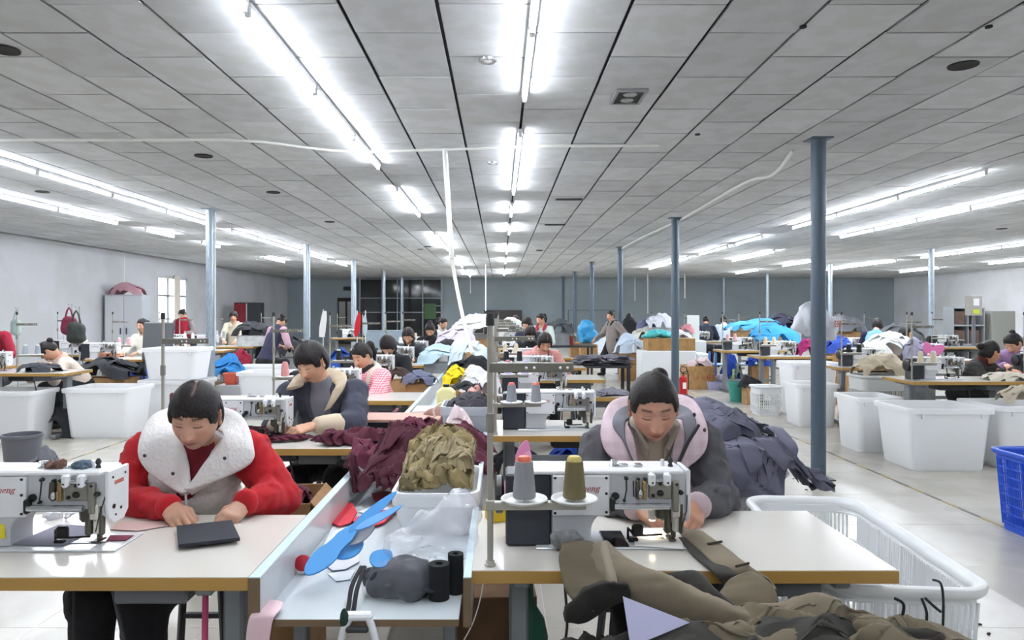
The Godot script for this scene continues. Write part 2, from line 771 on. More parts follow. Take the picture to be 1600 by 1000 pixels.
func put_head(o: B, xf: Transform3D, n: int, skin: Color, open_eyes := false) -> void:
	var rows := n
	var cols := int(n * 1.3)
	var from := o.ix.size()
	var first := o.v.size()
	var lip := mix(skin, Color(0.28, 0.07, 0.065), 0.85)
	var dark := Color(0.018, 0.013, 0.011)
	for i in rows + 1:
		var th := PI * i / rows
		for j in cols:
			var a := TAU * j / cols
			a -= 0.30 * sin(a)                      # more of the columns round the face
			var d := Vector3(sin(a) * sin(th), cos(th), cos(a) * sin(th))
			var p := skull(d, true)
			var x := absf(p.x)
			var col := skin
			if p.z > 0.0:
				col = mix(col, Color(skin.r * 1.02, skin.g * 0.86, skin.b * 0.82), 0.5 * bump(x, p.y, 0.04, -0.025, 0.02, 0.02) + 0.6 * bump(x, p.y, 0.0, -0.033, 0.014, 0.01))
				col = mix(col, lip, bump(x, p.y, 0.007, -0.0565, 0.012, 0.0035) + bump(x, p.y, 0.0, -0.0685, 0.012, 0.0042))
				col = mix(col, Color(0.06, 0.02, 0.018), 0.9 * bump(x, p.y, 0.0, -0.0625, 0.019, 0.0014))
				var arch := 0.0315 - 6.0 * pow(x - 0.03, 2.0)
				col = mix(col, dark, 0.9 * exp(-0.5 * pow((p.y - arch) / 0.003, 2.0)) * smooth01(0.012, 0.017, x) * smooth01(0.052, 0.044, x))
				var lid := 0.001 + 9.0 * pow(x - 0.031, 2.0)
				col = mix(col, dark, 0.95 * exp(-0.5 * pow((p.y - lid) / 0.0016, 2.0)) * smooth01(0.016, 0.019, x) * smooth01(0.047, 0.043, x))
				col = mix(col, Color(0.05, 0.025, 0.02), 0.5 * exp(-0.5 * pow((p.y - lid - 0.009) / 0.0012, 2.0)) * smooth01(0.016, 0.02, x) * smooth01(0.046, 0.042, x))
				if open_eyes:
					col = mix(col, dark, bump(x, p.y, 0.031, 0.0045, 0.006, 0.0035))
				col = mix(col, Color(0.04, 0.015, 0.012), 0.9 * bump(x, p.y, 0.0075, -0.0415, 0.0035, 0.002))
			o.tint = col
			o.add(xf * p)
	for i in rows:
		for j in cols:
			var k := (j + 1) % cols
			o.quad(first + i * cols + j, first + (i + 1) * cols + j, first + (i + 1) * cols + k, first + i * cols + k)
	o.fix(from)
	o.tint = mix(skin, Color(skin.r * 1.02, skin.g * 0.82, skin.b * 0.8), 0.35)
	for s in [-1, 1]:                             # ears: a shell with a rim round a hollow
		var e := xf * Transform3D(Basis.from_euler(Vector3(-0.12, s * 0.42, 0)), Vector3(s * 0.0745, -0.004, -0.008))
		var q := maxi(5, n / 12)
		o.ball(e.origin, Vector3(0.006, 0.026, 0.0145), e.basis, q)
		if n > 60:
			var rim := []
			for i in 12:
				var a := lerpf(-2.2, 2.6, i / 11.0)
				rim.append(e * Vector3(s * 0.005, 0.005 + 0.025 * sin(a + 0.5), -0.001 + 0.014 * -cos(a + 0.5)))
			o.tube(rim, 0.0035, 6)
			o.ball(e * Vector3(s * 0.002, -0.022, 0.003), Vector3(0.006, 0.009, 0.008), e.basis, 6)
			o.ball(e * Vector3(s * 0.003, -0.003, 0.012), Vector3(0.004, 0.007, 0.004), e.basis, 6)

# hair as a shell over the skull: hl the hairline over the brow, side its end before the ear, nape its end at the back
func put_hair(o: B, xf: Transform3D, n: int, style: Dictionary) -> void:
	var hl: float = style.get("line", 0.062)
	var side: float = style.get("side", -0.004)
	var nape: float = style.get("nape", -0.075)
	var thick: float = style.get("thick", 0.013)
	var part: float = style.get("part", 9.0)
	var hue: Color = style.get("hue", Color(0.012, 0.010, 0.010))
	var strands := noise_of(5, 30.0, false, 2)
	var first := o.v.size()
	var from := o.ix.size()
	var cols := int(n * 1.3)
	for i in n + 1:
		var th := PI * i / n
		for j in cols:
			var a := TAU * j / cols - PI
			var d := Vector3(sin(a) * sin(th), cos(th), cos(a) * sin(th))
			var p := skull(d, false)
			var az := absf(atan2(p.x, p.z))
			var edge := lerpf(hl, hl - 0.012, smooth01(0.2, 0.7, az))
			edge = lerpf(edge, side, smooth01(0.72, 0.98, az))
			edge = lerpf(edge, 0.02, smooth01(1.28, 1.36, az) * smooth01(1.78, 1.68, az) if not style.has("over_ears") else 0.0)
			edge = lerpf(edge, nape, smooth01(1.66, 2.05, az))
			var wob := strands.get_noise_2d(a * 4.0, 3.0) * (0.007 if style.has("fringe") else 0.003)
			var m := smooth01(-0.006, 0.010, p.y - edge - wob)
			var t := thick * (1.0 + 0.35 * smooth01(0.02, 0.09, p.y)) * (0.55 + 0.45 * smooth01(0.0, 0.035, p.y - edge))
			var flow := strands.get_noise_2d(a * 9.0 + p.x * 60.0, p.y * 6.0) if style.has("fringe") else strands.get_noise_2d(p.x * 260.0 / 9.0, p.y * 4.0 - p.z * 2.0)
			t += flow * 0.0013
			var col := hue
			col = mix(col, hue * 2.4, 0.5 + flow)
			if part < 1.0 and p.y > 0.03 and p.z > -0.07:
				var g := exp(-0.5 * pow((p.x - part - 0.004 * sin(p.z * 60.0)) / 0.0032, 2.0)) * smooth01(0.085 if style.has("fringe") else 0.03, 0.1, p.y)
				t -= 0.006 * g
				col = mix(col, Color(0.16, 0.11, 0.09), g * 0.85)
			if style.has("fringe"):
				t += 0.004 * smooth01(0.7, 0.3, az) * smooth01(0.09, 0.04, p.y)
			o.tint = col
			o.add(xf * (p + p.normalized() * lerpf(-0.007, t, m)))
	for i in n:
		for j in cols:
			var k := (j + 1) % cols
			o.quad(first + i * cols + j, first + (i + 1) * cols + j, first + (i + 1) * cols + k, first + i * cols + k)
	o.fix(from)
	o.tint = hue * 1.4
	if style.has("bun"):
		var q: Array = style.bun
		o.ball(xf * (q[0] as Vector3), Vector3(q[1], q[1] * 0.9, q[1] * 0.9), xf.basis, maxi(6, n / 6))
	if style.has("tail"):
		var s := Soft.new()
		s.cell = 0.3 / n
		var pts := []
		var rr_ := []
		for k in style.tail.size():
			pts.append(xf * (style.tail[k] as Vector3))
			rr_.append([0.024, 0.034, 0.03, 0.014][mini(k, 3)])
		s.chain(pts, rr_, 0.02)
		s.noise = noise_of(8, 90.0)
		s.amp = 0.004
		s.into(o)

# five separate fingers; d the way they point, back the normal of the back of the hand, thumb +1 or -1 along back x d
func put_hand(o: B, wrist: Vector3, d: Vector3, back: Vector3, thumb: float, curl: float, cell: float, pinch := 0.0) -> void:
	d = d.normalized()
	back = (back - d * back.dot(d)).normalized()
	var s := d.cross(back) * thumb
	var h := Soft.new()
	h.cell = cell
	var root := [[0.026, 0.078, 0.0090, 0.044], [0.008, 0.082, 0.0092, 0.048], [-0.010, 0.078, 0.0088, 0.044], [-0.026, 0.070, 0.0078, 0.035]]
	for f in 4:
		var k: Array = root[f]
		var r: float = k[2]
		var base: Vector3 = wrist + d * k[1] + s * k[0] + back * (0.004 - absf(k[0] - 0.004) * 0.15)
		h.cap(wrist + s * k[0] * 0.55 + d * 0.008, base, 0.0155, 0.0118, 0.012)
		var p := base
		var ang := curl * (0.55 + 0.12 * f) * (1.35 if f == 0 and pinch > 0.0 else 1.0)
		var l: float = k[3]
		var spread: Vector3 = s * (0.10 - 0.085 * f)
		for j in 3:
			var dir := (d * cos(ang) - back * sin(ang) + spread * cos(ang)).normalized()
			var q := p + dir * l
			h.cap(p, q, r, r * (0.93 if j < 2 else 0.86), 0.005 if j else 0.009)
			p = q
			l *= 0.66
			r *= 0.93
			ang += curl * (0.75 - 0.1 * j)
	var t0 := wrist + d * 0.022 + s * 0.022 - back * 0.006
	var t1 := t0 + (d * 0.75 + s * 0.55 - back * (0.25 + 0.3 * pinch)) * 0.040
	var t2 := t1 + (d * 0.95 + s * (0.25 - 0.5 * pinch) - back * (0.2 + 0.5 * curl)).normalized() * 0.034
	var t3 := t2 + (d * 0.9 - s * 0.15 - back * (0.35 + 0.5 * curl)).normalized() * 0.026
	h.cap(wrist + s * 0.008, t0, 0.015, 0.0145, 0.012)
	h.chain([t0, t1, t2, t3], [0.0145, 0.0125, 0.0105, 0.0088], 0.008)
	h.cap(wrist - d * 0.04, wrist, 0.0205, 0.0195, 0.012)
	h.into(o)

func elbow(sh: Vector3, wr: Vector3, pole: Vector3, up := 0.285, low := 0.25) -> Vector3:
	var l := sh.distance_to(wr)
	var d := (wr - sh).normalized()
	l = minf(l, up + low - 0.005)
	var a := (up * up - low * low + l * l) / (2.0 * l)
	var h := sqrt(maxf(up * up - a * a, 0.0))
	return sh + d * a + (pole - d * pole.dot(d)).normalized() * h

# seated at a table, leaning to the work; all in the person's own axes, z the way they face
func sewing(lean := 1.0, pitch := 40.0, yaw := 0.0, reach := 0.46, high := 0.80) -> Dictionary:
	var neck := Vector3(0, 1.03 - 0.05 * lean, 0.10 + 0.12 * lean)
	return {
		"pelvis": Vector3(0, 0.53, -0.02), "chest": Vector3(0, 0.84 - 0.02 * lean, 0.05 + 0.08 * lean), "neck": neck,
		"head": neck + Vector3(0, 0.135 - 0.02 * lean, 0.045 + 0.03 * lean), "look": Vector3(pitch, yaw, 0),
		"wr": [Vector3(0.13, high + 0.02, reach), Vector3(-0.13, high + 0.02, reach)],
		"hand": [[Vector3(-0.25, -0.25, 1), Vector3(0.1, 1, 0.2), 0.55], [Vector3(0.25, -0.25, 1), Vector3(-0.1, 1, 0.2), 0.55]],
		"knee": [Vector3(0.13, 0.50, 0.36), Vector3(-0.13, 0.50, 0.36)], "ankle": [Vector3(0.13, 0.09, 0.33), Vector3(-0.13, 0.09, 0.29)],
	}

func standing() -> Dictionary:
	return {
		"pelvis": Vector3(0, 0.86, 0), "chest": Vector3(0, 1.16, 0.01), "neck": Vector3(0, 1.34, 0.0), "head": Vector3(0, 1.465, 0.035), "look": Vector3(0, 0, 0),
		"wr": [Vector3(0.24, 0.80, 0.08), Vector3(-0.24, 0.80, 0.08)],
		"hand": [[Vector3(0, -1, 0.1), Vector3(1, 0, 0), 0.3], [Vector3(0, -1, 0.1), Vector3(-1, 0, 0), 0.3]],
		"knee": [Vector3(0.09, 0.47, 0.03), Vector3(-0.09, 0.47, 0.03)], "ankle": [Vector3(0.09, 0.08, 0), Vector3(-0.09, 0.08, 0)],
	}

# p: the pose; w: what is worn. Returns the person with the joints it used in p
func person(label: String, p: Dictionary, w: Dictionary, pos: Vector3, turn := 0.0) -> Node3D:
	var o := thing("person", label, "person", pos, turn)
	var lod: int = w.get("lod", 2)
	var skin: Color = Color(w.get("skin", "#cf9f83")).srgb_to_linear()
	var neck: Vector3 = p.neck
	var chest: Vector3 = p.chest
	var pel: Vector3 = p.pelvis
	var bx: Vector3 = p.get("across", Vector3.RIGHT)      # towards the person's left
	var wide: float = w.get("wide", 1.0)
	if not p.has("sh"):
		p.sh = [neck + bx * 0.172 * wide + Vector3(0, -0.065, -0.01), neck - bx * 0.172 * wide + Vector3(0, -0.065, -0.01)]
	if not p.has("el"):
		p.el = []
		for s in 2:
			var sg := 1.0 - 2.0 * s
			p.el.append(elbow(p.sh[s], p.wr[s], bx * sg * 0.7 + Vector3(0, -0.8, -0.35)))
	var hx := Transform3D(Basis.from_euler(Vector3(deg_to_rad(p.look.x), deg_to_rad(p.look.y), deg_to_rad(p.look.z))).scaled(Vector3.ONE * w.get("head_size", 1.0)), p.head)
	var up := (neck - pel).normalized()
	var tb := Basis(bx, up, bx.cross(up)).orthonormalized()
	var hn: int = [132, 44, 24][lod]
	var body := B.new()
	body.coloured = true
	body.tint = skin
	var s0 := Soft.new()
	s0.cell = [0.014, 0.022, 0.034][lod]
	s0.cap(neck - up * 0.03, p.head + hx.basis * Vector3(0, -0.03, -0.028), 0.054, 0.05, 0.03)
	s0.egg(chest, Vector3(0.13, 0.16, 0.09), tb, 0.05)
	s0.cap(chest - up * 0.05, pel, 0.10, 0.115, 0.06)
	s0.cap(p.sh[0], p.sh[1], 0.045, 0.045, 0.05)
	for s in 2:
		s0.chain([p.sh[s], p.el[s], p.wr[s]], [0.042, 0.034, 0.022], 0.03)
		var hip: Vector3 = pel + bx * (0.085 - 0.17 * s) - up * 0.02
		s0.chain([hip, p.knee[s], p.ankle[s]], [0.07, 0.05, 0.036], 0.03)
	s0.into(body)
	put_head(body, hx, hn, skin, w.has("open_eyes"))
	body.tint = skin
	for s in 2:
		if p.hand[s]:
			var q: Array = p.hand[s]
			put_hand(body, p.wr[s], q[0], q[1], 1.0 if s == 0 else -1.0, q[2], [0.0036, 0.006, 0.009][lod], q[3] if q.size() > 3 else 0.0)
	obj("body", body, mt("#ffffff", 0.52, 0.0, "skin"), o, true)
	var hair := B.new()
	hair.coloured = true
	put_hair(hair, hx, hn, w.get("hair", {}))
	obj("hair", hair, mt("#ffffff", 0.42, 0.0, "hair"), o, true)
	var fine: float = [0.0125, 0.018, 0.03][lod]
	var puff: float = w.get("puff", 1.0)
	var folds := noise_of(hash(label) % 500, w.get("crease", 14.0), true, 3)
	# the top: trunk, and sleeves with it unless they are of another stuff
	var top := Soft.new()
	top.cell = fine
	top.noise = folds
	top.amp = w.get("fold", 0.008)
	top.wave = w.get("quilt", 0.0)
	top.egg(chest + up * 0.01, Vector3(0.175 * wide, 0.19, 0.125) * puff, tb, 0.06)
	top.egg(chest.lerp(pel, 0.5), Vector3(0.165 * wide, 0.19, 0.135) * puff, tb, 0.08)
	top.cap(pel + bx * 0.06 + up * 0.04, pel - bx * 0.06 + up * 0.04, 0.13 * puff, 0.13 * puff, 0.08)
	top.cap(p.sh[0].lerp(p.sh[1], 0.13), p.sh[1].lerp(p.sh[0], 0.13), 0.066 * puff, 0.066 * puff, 0.06)
	if w.get("collar", "round") == "round":
		top.cap(neck - up * 0.05, neck + up * 0.005, 0.085, 0.068, 0.05)
	if w.has("coat"):
		top.cap(pel + Vector3(0, 0.05, 0), pel - Vector3(0, w.coat, 0), 0.16, 0.19, 0.08)
	var fz := bx.cross(up)
	if w.has("open"):
		top.cap(neck + fz * 0.10 + up * 0.05, chest + fz * 0.17 - up * w.open, 0.085, 0.014, 0.01, true)
	if w.has("inner"):
		var inn := Soft.new()
		inn.cell = fine
		inn.noise = folds
		inn.amp = 0.004
		inn.egg(chest + up * 0.01, Vector3(0.155 * wide, 0.18, 0.118), tb, 0.06)
		inn.egg(chest.lerp(pel, 0.5), Vector3(0.15 * wide, 0.19, 0.127), tb, 0.08)
		inn.cap(neck - up * 0.06, neck + up * 0.02, 0.085, 0.061, 0.05)
		var ib := B.new()
		inn.into(ib)
		obj("shirt", ib, w.inner, o, true)
	var sleeve: Soft = top
	if w.has("sleeves"):
		sleeve = Soft.new()
		sleeve.cell = fine
		sleeve.noise = folds
		sleeve.amp = w.get("sleeve_fold", 0.007)
	var fat: float = w.get("fat", 1.0)
	for s in 2:
		var cuff: Vector3 = p.wr[s].lerp(p.el[s], w.get("pushed", 0.06))
		if w.has("sleeves"):
			sleeve.cap(p.sh[s].lerp(p.sh[1 - s], 0.1), p.sh[s], 0.06, 0.07 * fat, 0.03)
		sleeve.chain([p.sh[s], p.el[s].lerp(p.sh[s], 0.45), p.el[s], p.el[s].lerp(cuff, 0.5), cuff], [0.073 * fat, 0.068 * fat, 0.062 * fat, 0.057 * fat, 0.042 * fat], 0.03)
	if lod == 0:
		for s in 2:
			var d0: Vector3 = (p.wr[s] - p.el[s]).normalized()
			var c0: Vector3 = p.wr[s].lerp(p.el[s], w.get("pushed", 0.06))
			var rib := B.new()
			rib.tube([c0 + d0 * 0.004, c0 + d0 * 0.018, c0 + d0 * 0.032, c0 + d0 * 0.044], [0.037 * fat, 0.041 * fat, 0.038 * fat, 0.031 * fat], 20)
			obj("cuff", rib, w.get("cuff", w.get("sleeves", w.top)), o, true)
	var tb_ := B.new()
	top.into(tb_)
	obj(w.get("top_name", "jacket"), tb_, w.top, o, true)
	if w.has("sleeves"):
		var sb := B.new()
		sleeve.into(sb)
		obj("sleeves", sb, w.sleeves, o, true)
	var leg := Soft.new()
	leg.cell = fine * 1.15
	leg.noise = folds
	leg.amp = 0.008
	for s in 2:
		var hip: Vector3 = pel + bx * (0.09 - 0.18 * s) - up * 0.01
		leg.chain([hip, p.knee[s], p.ankle[s]], [0.105, 0.08, 0.062], 0.04)
	leg.cap(pel + bx * 0.05, pel - bx * 0.05, 0.125, 0.125, 0.06)
	var lb := B.new()
	leg.into(lb)
	obj("trousers", lb, w.get("legs", mt("#17171a", 0.9, 0.0, "cloth")), o, true)
	for s in 2:
		var sh := Soft.new()
		sh.cell = fine
		var a: Vector3 = p.ankle[s]
		var fw: Vector3 = bx.cross(Vector3.UP)
		if p.has("toe"):
			fw = p.toe[s]
		sh.cap(a + Vector3(0, -0.045, 0) - fw * 0.03, a + fw * 0.13 + Vector3(0, -0.055, 0), 0.042, 0.033, 0.02)
		sh.cap(a, a + Vector3(0, -0.05, 0), 0.045, 0.042, 0.02)
		var shb := B.new()
		sh.into(shb)
		obj("shoe", shb, mt("#202024", 0.6), o, true)
	match w.get("collar", "round"):
		"fold":
			collar(o, neck, up, bx, w.get("collar_stuff", w.top), 0.075, 0.05, fine)
		"stand":
			collar(o, neck, up, bx, w.get("collar_stuff", w.top), 0.072, -0.055, fine)
	return o

# a band round the neck, open at the throat; drop > 0 folds down over the shoulders, < 0 stands up
func collar(o: Node3D, neck: Vector3, up: Vector3, bx: Vector3, m: Material, r: float, drop: float, _fine: float) -> void:
	var fz := bx.cross(up)
	var g := []
	for i in 19:
		var a := lerpf(0.45, TAU - 0.45, i / 18.0)
		var c := (fz * cos(a) * 1.05 + bx * sin(a))
		var row := []
		var front := smooth01(0.5, 1.0, cos(a))
		for k in 7:
			var t := k / 6.0
			var y := 0.035 * sin(t * PI * 0.9) - (drop * t if drop > 0.0 else drop * t)
			var q := r + (0.045 * t if drop > 0.0 else 0.012 * t)
			row.append(neck + c * q + up * (y - 0.075 * front + 0.005))
		g.append(row)
	var b := B.new()
	b.sheet(g, 0.009)
	obj("collar", b, m, o, true)

# ---------------------------------------------------------------- sewing tables, machines, stands
const WIDE := 1.172

func make_table() -> Node3D:
	var o := bare("sewing_table")
	var steel := mt("#7d8286", 0.45, 0.3)
	var dark := mt("#3a3c40", 0.5, 0.2)
	var b := B.new()
	b.box(Vector3(0, TOP - 0.018, -0.29), Vector3(WIDE - 0.004, 0.034, 0.576), 0.002)
	obj("core", b, mt("#8f7445", 0.7), o)
	b = B.new()
	b.box(Vector3(0, TOP - 0.001, -0.29), Vector3(WIDE - 0.002, 0.003, 0.578), 0.001)
	obj("tabletop", b, mt("#d3cfc7", 0.17), o)
	b = B.new()
	b.box(Vector3(0, TOP - 0.019, -0.001), Vector3(WIDE, 0.034, 0.003), 0.001)
	b.box(Vector3(0, TOP - 0.019, -0.579), Vector3(WIDE, 0.034, 0.003), 0.001)
	for s in [-1, 1]:
		b.box(Vector3(s * (WIDE / 2 - 0.001), TOP - 0.019, -0.29), Vector3(0.003, 0.034, 0.58), 0.001)
	obj("edge_band", b, mt("#ab8544", 0.42), o)
	for s in [-1, 1]:
		b = B.new()
		b.box(Vector3(s * 0.45, 0.40, -0.30), Vector3(0.06, 0.66, 0.10), 0.008)
		b.box(Vector3(s * 0.45, 0.035, -0.29), Vector3(0.06, 0.045, 0.56), 0.008)
		b.box(Vector3(s * 0.45, TOP - 0.052, -0.29), Vector3(0.05, 0.03, 0.5), 0.006)
		obj("leg", b, steel, o)
	for q in [[0.20, -0.32, 0.05], [TOP - 0.06, -0.50, 0.04]]:
		b = B.new()
		b.box(Vector3(0, q[0], q[1]), Vector3(0.84, q[2], 0.025), 0.004)
		obj("stretcher", b, steel, o)
	b = B.new()
	b.box(Vector3(0.05, 0.09, -0.34), Vector3(0.30, 0.02, 0.22), 0.006, Basis(Vector3.RIGHT, -0.25))
	b.tube([Vector3(0.16, 0.12, -0.24), Vector3(0.16, 0.40, -0.22), Vector3(0.10, TOP - 0.04, -0.20)], 0.006, 8)
	obj("treadle", b, dark, o)
	b = B.new()
	b.box(Vector3(-0.02, TOP - 0.075, -0.30), Vector3(0.36, 0.075, 0.20), 0.015)
	obj("oil_pan", b, dark, o)
	b = B.new()
	b.box(Vector3(0.30, TOP - 0.066, -0.20), Vector3(0.2, 0.055, 0.30), 0.006)
	obj("drawer", b, mt("#5c5f63", 0.5), o)
	return o

func table(x0: float, z: float, label: String, group := "") -> Node3D:
	return copy_of("table", make_table, "sewing_table", label, "table", Vector3(x0 + WIDE / 2, 0, -z), 0.0, group)

# the machine stands on the table with its back to the aisle in front: x to the needle, z to the front
func make_machine() -> Node3D:
	var o := bare("sewing_machine")
	var white := mt("#e4e5e8", 0.28)
	var grey := mt("#c2c4c8", 0.35)
	var dark := mt("#2c3038", 0.5)
	var black := mt("#111214", 0.4)
	var steel := mt("#c9ccd0", 0.22, 0.9)
	var brass := mt("#a88f62", 0.35, 0.7)
	var gun := mt("#5b5850", 0.35, 0.7)
	var b := B.new()
	b.box(Vector3(0.20, 0.003, 0.0), Vector3(0.50, 0.006, 0.17), 0.002)
	obj("bed", b, mt("#dfe2e6", 0.2, 0.2), o)
	b = B.new()
	b.box(Vector3(0.315, 0.0072, 0.0), Vector3(0.14, 0.0025, 0.05), 0.001)
	b.box(Vector3(0.335, 0.009, 0.0), Vector3(0.03, 0.003, 0.022), 0.001)
	obj("needle_plate", b, steel, o)
	# column with its swept throat
	var poly := PackedVector2Array([Vector2(-0.002, 0.006), Vector2(0.118, 0.006)])
	for i in 9:
		var a := i / 8.0 * PI / 2
		poly.append(Vector2(0.118 + 0.057 * (1 - cos(a)), 0.05 + 0.062 * sin(a)))
	poly.append_array(PackedVector2Array([Vector2(0.175, 0.235), Vector2(-0.002, 0.235)]))
	b = B.new()
	b.prism(poly, -0.058, 0.056, Transform3D(), 0.006)
	obj("column", b, grey, o)
	b = B.new()
	b.box(Vector3(0.0865, 0.168, 0.059), Vector3(0.172, 0.13, 0.012), 0.003)
	var panel := obj("side_cover", b, white, o)
	b = B.new()
	for p in [Vector2(0.008, 0.225), Vector2(0.082, 0.225), Vector2(0.162, 0.225), Vector2(0.162, 0.175), Vector2(0.008, 0.112), Vector2(0.162, 0.115)]:
		b.lathe([Vector2(0, -0.002), Vector2(0.0042, -0.002), Vector2(0.0046, 0.001), Vector2(0.003, 0.0025), Vector2(0, 0.0026)], 8, Transform3D(Basis(Vector3.RIGHT, PI / 2), Vector3(p.x, p.y, 0.066)))
	obj("screw", b, black, panel)
	lettering("Kansheng", 0.0225, mt("#a8283c", 0.5), panel, Vector3(0.09, 0.190, 0.0655), Basis(), "lettering", 0.35)
	# arm
	poly = PackedVector2Array([Vector2(0.17, 0.122), Vector2(0.372, 0.122), Vector2(0.382, 0.108), Vector2(0.386, 0.1), Vector2(0.398, 0.1), Vector2(0.405, 0.11), Vector2(0.407, 0.232), Vector2(0.398, 0.245), Vector2(0.385, 0.249), Vector2(0.17, 0.249)])
	b = B.new()
	b.prism(poly, -0.056, 0.054, Transform3D(), 0.007)
	obj("arm", b, grey, o)
	b = B.new()
	b.box(Vector3(0.165, 0.243, 0.0), Vector3(0.46, 0.018, 0.126), 0.006)
	obj("top_cover", b, mt("#f0f1f2", 0.22), o)
	# end plate with holes
	poly = PackedVector2Array([Vector2(-0.058, 0.249), Vector2(0.058, 0.249), Vector2(0.06, 0.15), Vector2(0.052, 0.098), Vector2(0.03, 0.074), Vector2(-0.03, 0.074), Vector2(-0.056, 0.1)])
	b = B.new()
	b.prism(poly, 0.0, 0.013, Transform3D(Basis(Vector3(0, 0, 1), Vector3(0, 1, 0), Vector3(-1, 0, 0)), Vector3(0.417, 0, 0)), 0.003)
	var fp := obj("end_plate", b, white, o)
	b = B.new()
	for p in [Vector3(0.13, 0.03, 0.008), Vector3(0.115, -0.01, 0.005), Vector3(0.225, 0.035, 0.004), Vector3(0.225, -0.035, 0.004), Vector3(0.10, 0.02, 0.0035)]:
		b.lathe([Vector2(0, -0.001), Vector2(p.z, -0.001), Vector2(p.z, 0.0016), Vector2(0, 0.0018)], 10, Transform3D(Basis(Vector3.FORWARD, PI / 2), Vector3(0.4172, p.x, p.y)))
	obj("screw", b, black, fp)
	b = B.new()
	b.box(Vector3(0.4175, 0.205, 0.0), Vector3(0.001, 0.012, 0.05))
	obj("badge", b, mt("#b06a58", 0.5), fp)
	# motor and hand wheel
	b = B.new()
	b.box(Vector3(-0.072, 0.118, -0.005), Vector3(0.136, 0.232, 0.12), 0.006)
	obj("motor_housing", b, dark, o)
	b = B.new()
	b.lathe([Vector2(0.0, -0.013), Vector2(0.052, -0.013), Vector2(0.062, -0.008), Vector2(0.062, 0.008), Vector2(0.052, 0.013), Vector2(0.02, 0.016), Vector2(0, 0.016)], 24, Transform3D(Basis(Vector3.FORWARD, PI / 2), Vector3(-0.16, 0.155, 0.0)))
	obj("hand_wheel", b, black, o)
	# knee-lift rod along the back and its collar
	b = B.new()
	b.lathe([Vector2(0, 0), Vector2(0.0105, 0), Vector2(0.0105, 0.165), Vector2(0, 0.165)], 14, Transform3D(Basis(Vector3.FORWARD, PI / 2), Vector3(0.185, 0.135, 0.072)))
	obj("guide_bar", b, steel, o)
	b = B.new()
	b.box(Vector3(0.18, 0.14, 0.066), Vector3(0.016, 0.048, 0.028), 0.006)
	b.lathe([Vector2(0, 0), Vector2(0.012, 0), Vector2(0.012, 0.006), Vector2(0, 0.006)], 12, Transform3D(Basis(Vector3.RIGHT, PI / 2), Vector3(0.19, 0.165, 0.055)))
	obj("bar_collar", b, black, o)
	# linkage on the back of the head
	for x in [0.297, 0.343]:
		b = B.new()
		b.box(Vector3(x, 0.222, 0.068), Vector3(0.021, 0.042, 0.03), 0.006)
		b.box(Vector3(x, 0.236, 0.052), Vector3(0.021, 0.018, 0.02), 0.005)
		var cl := obj("link_clamp", b, mt("#eceff2", 0.25), o)
		b = B.new()
		b.lathe([Vector2(0, 0), Vector2(0.003, 0), Vector2(0.003, 0.003), Vector2(0, 0.0034)], 8, Transform3D(Basis(Vector3.RIGHT, PI / 2), Vector3(x, 0.214, 0.083)))
		obj("screw", b, black, cl)
	b = B.new()
	b.lathe([Vector2(0, 0), Vector2(0.007, 0), Vector2(0.007, 0.07), Vector2(0, 0.07)], 12, Transform3D(Basis(Vector3.FORWARD, PI / 2), Vector3(0.285, 0.218, 0.066)))
	obj("rock_shaft", b, steel, o)
	b = B.new()
	b.box(Vector3(0.325, 0.184, 0.058), Vector3(0.07, 0.055, 0.014), 0.003)
	b.box(Vector3(0.37, 0.165, 0.062), Vector3(0.02, 0.10, 0.018), 0.004)
	obj("lever_bracket", b, mt("#8d8b84", 0.35, 0.6), o)
	b = B.new()
	for q in [[0.324, 0.176, 0.011], [0.324, 0.205, 0.005], [0.302, 0.168, 0.006], [0.222, 0.224, 0.0065], [0.258, 0.222, 0.0055], [0.278, 0.222, 0.005], [0.372, 0.205, 0.006], [0.386, 0.178, 0.008], [0.216, 0.152, 0.005]]:
		b.lathe([Vector2(0, 0), Vector2(q[2], 0), Vector2(q[2], 0.008), Vector2(q[2] * 0.7, 0.012), Vector2(0, 0.013)], 10, Transform3D(Basis(Vector3.RIGHT, PI / 2), Vector3(q[0], q[1], 0.060)))
	obj("knob", b, black, o)
	b = B.new()
	b.tube([Vector3(0.222, 0.222, 0.066), Vector3(0.222, 0.19, 0.07), Vector3(0.217, 0.16, 0.068), Vector3(0.216, 0.148, 0.062)], 0.0022, 6)
	b.tube([Vector3(0.244, 0.215, 0.06), Vector3(0.244, 0.165, 0.066)], 0.002, 6)
	b.tube([Vector3(0.41, 0.19, 0.05), Vector3(0.40, 0.12, 0.075), Vector3(0.385, 0.06, 0.07)], 0.0018, 6)
	obj("thread_guide", b, black, o)
	for q in [[0.256, 0.188, 0.03], [0.276, 0.186, 0.012]]:
		b = B.new()
		b.box(Vector3(q[0], q[1], 0.064), Vector3(0.012, 0.062, 0.018), 0.003)
		b.box(Vector3(q[0], q[1] - 0.01, 0.075), Vector3(0.007, 0.03, 0.01), 0.002)
		obj("tension_bracket", b, gun if q[0] < 0.27 else brass, o)
	b = B.new()
	b.ball(Vector3(0.262, 0.176, 0.076), Vector3(0.008, 0.013, 0.006), Basis(), 8)
	obj("tension_disc", b, steel, o)
	# needle bar, presser bar, foot
	b = B.new()
	b.lathe([Vector2(0, 0.012), Vector2(0.0012, 0.02), Vector2(0.0014, 0.055), Vector2(0.0045, 0.058), Vector2(0.0045, 0.15), Vector2(0, 0.15)], 10, Transform3D(Basis(), Vector3(0.362, 0, 0.0)))
	obj("needle_bar", b, steel, o)
	b = B.new()
	b.box(Vector3(0.372, 0.105, 0.02), Vector3(0.012, 0.11, 0.012), 0.003)
	b.box(Vector3(0.372, 0.118, 0.048), Vector3(0.026, 0.05, 0.03), 0.005)
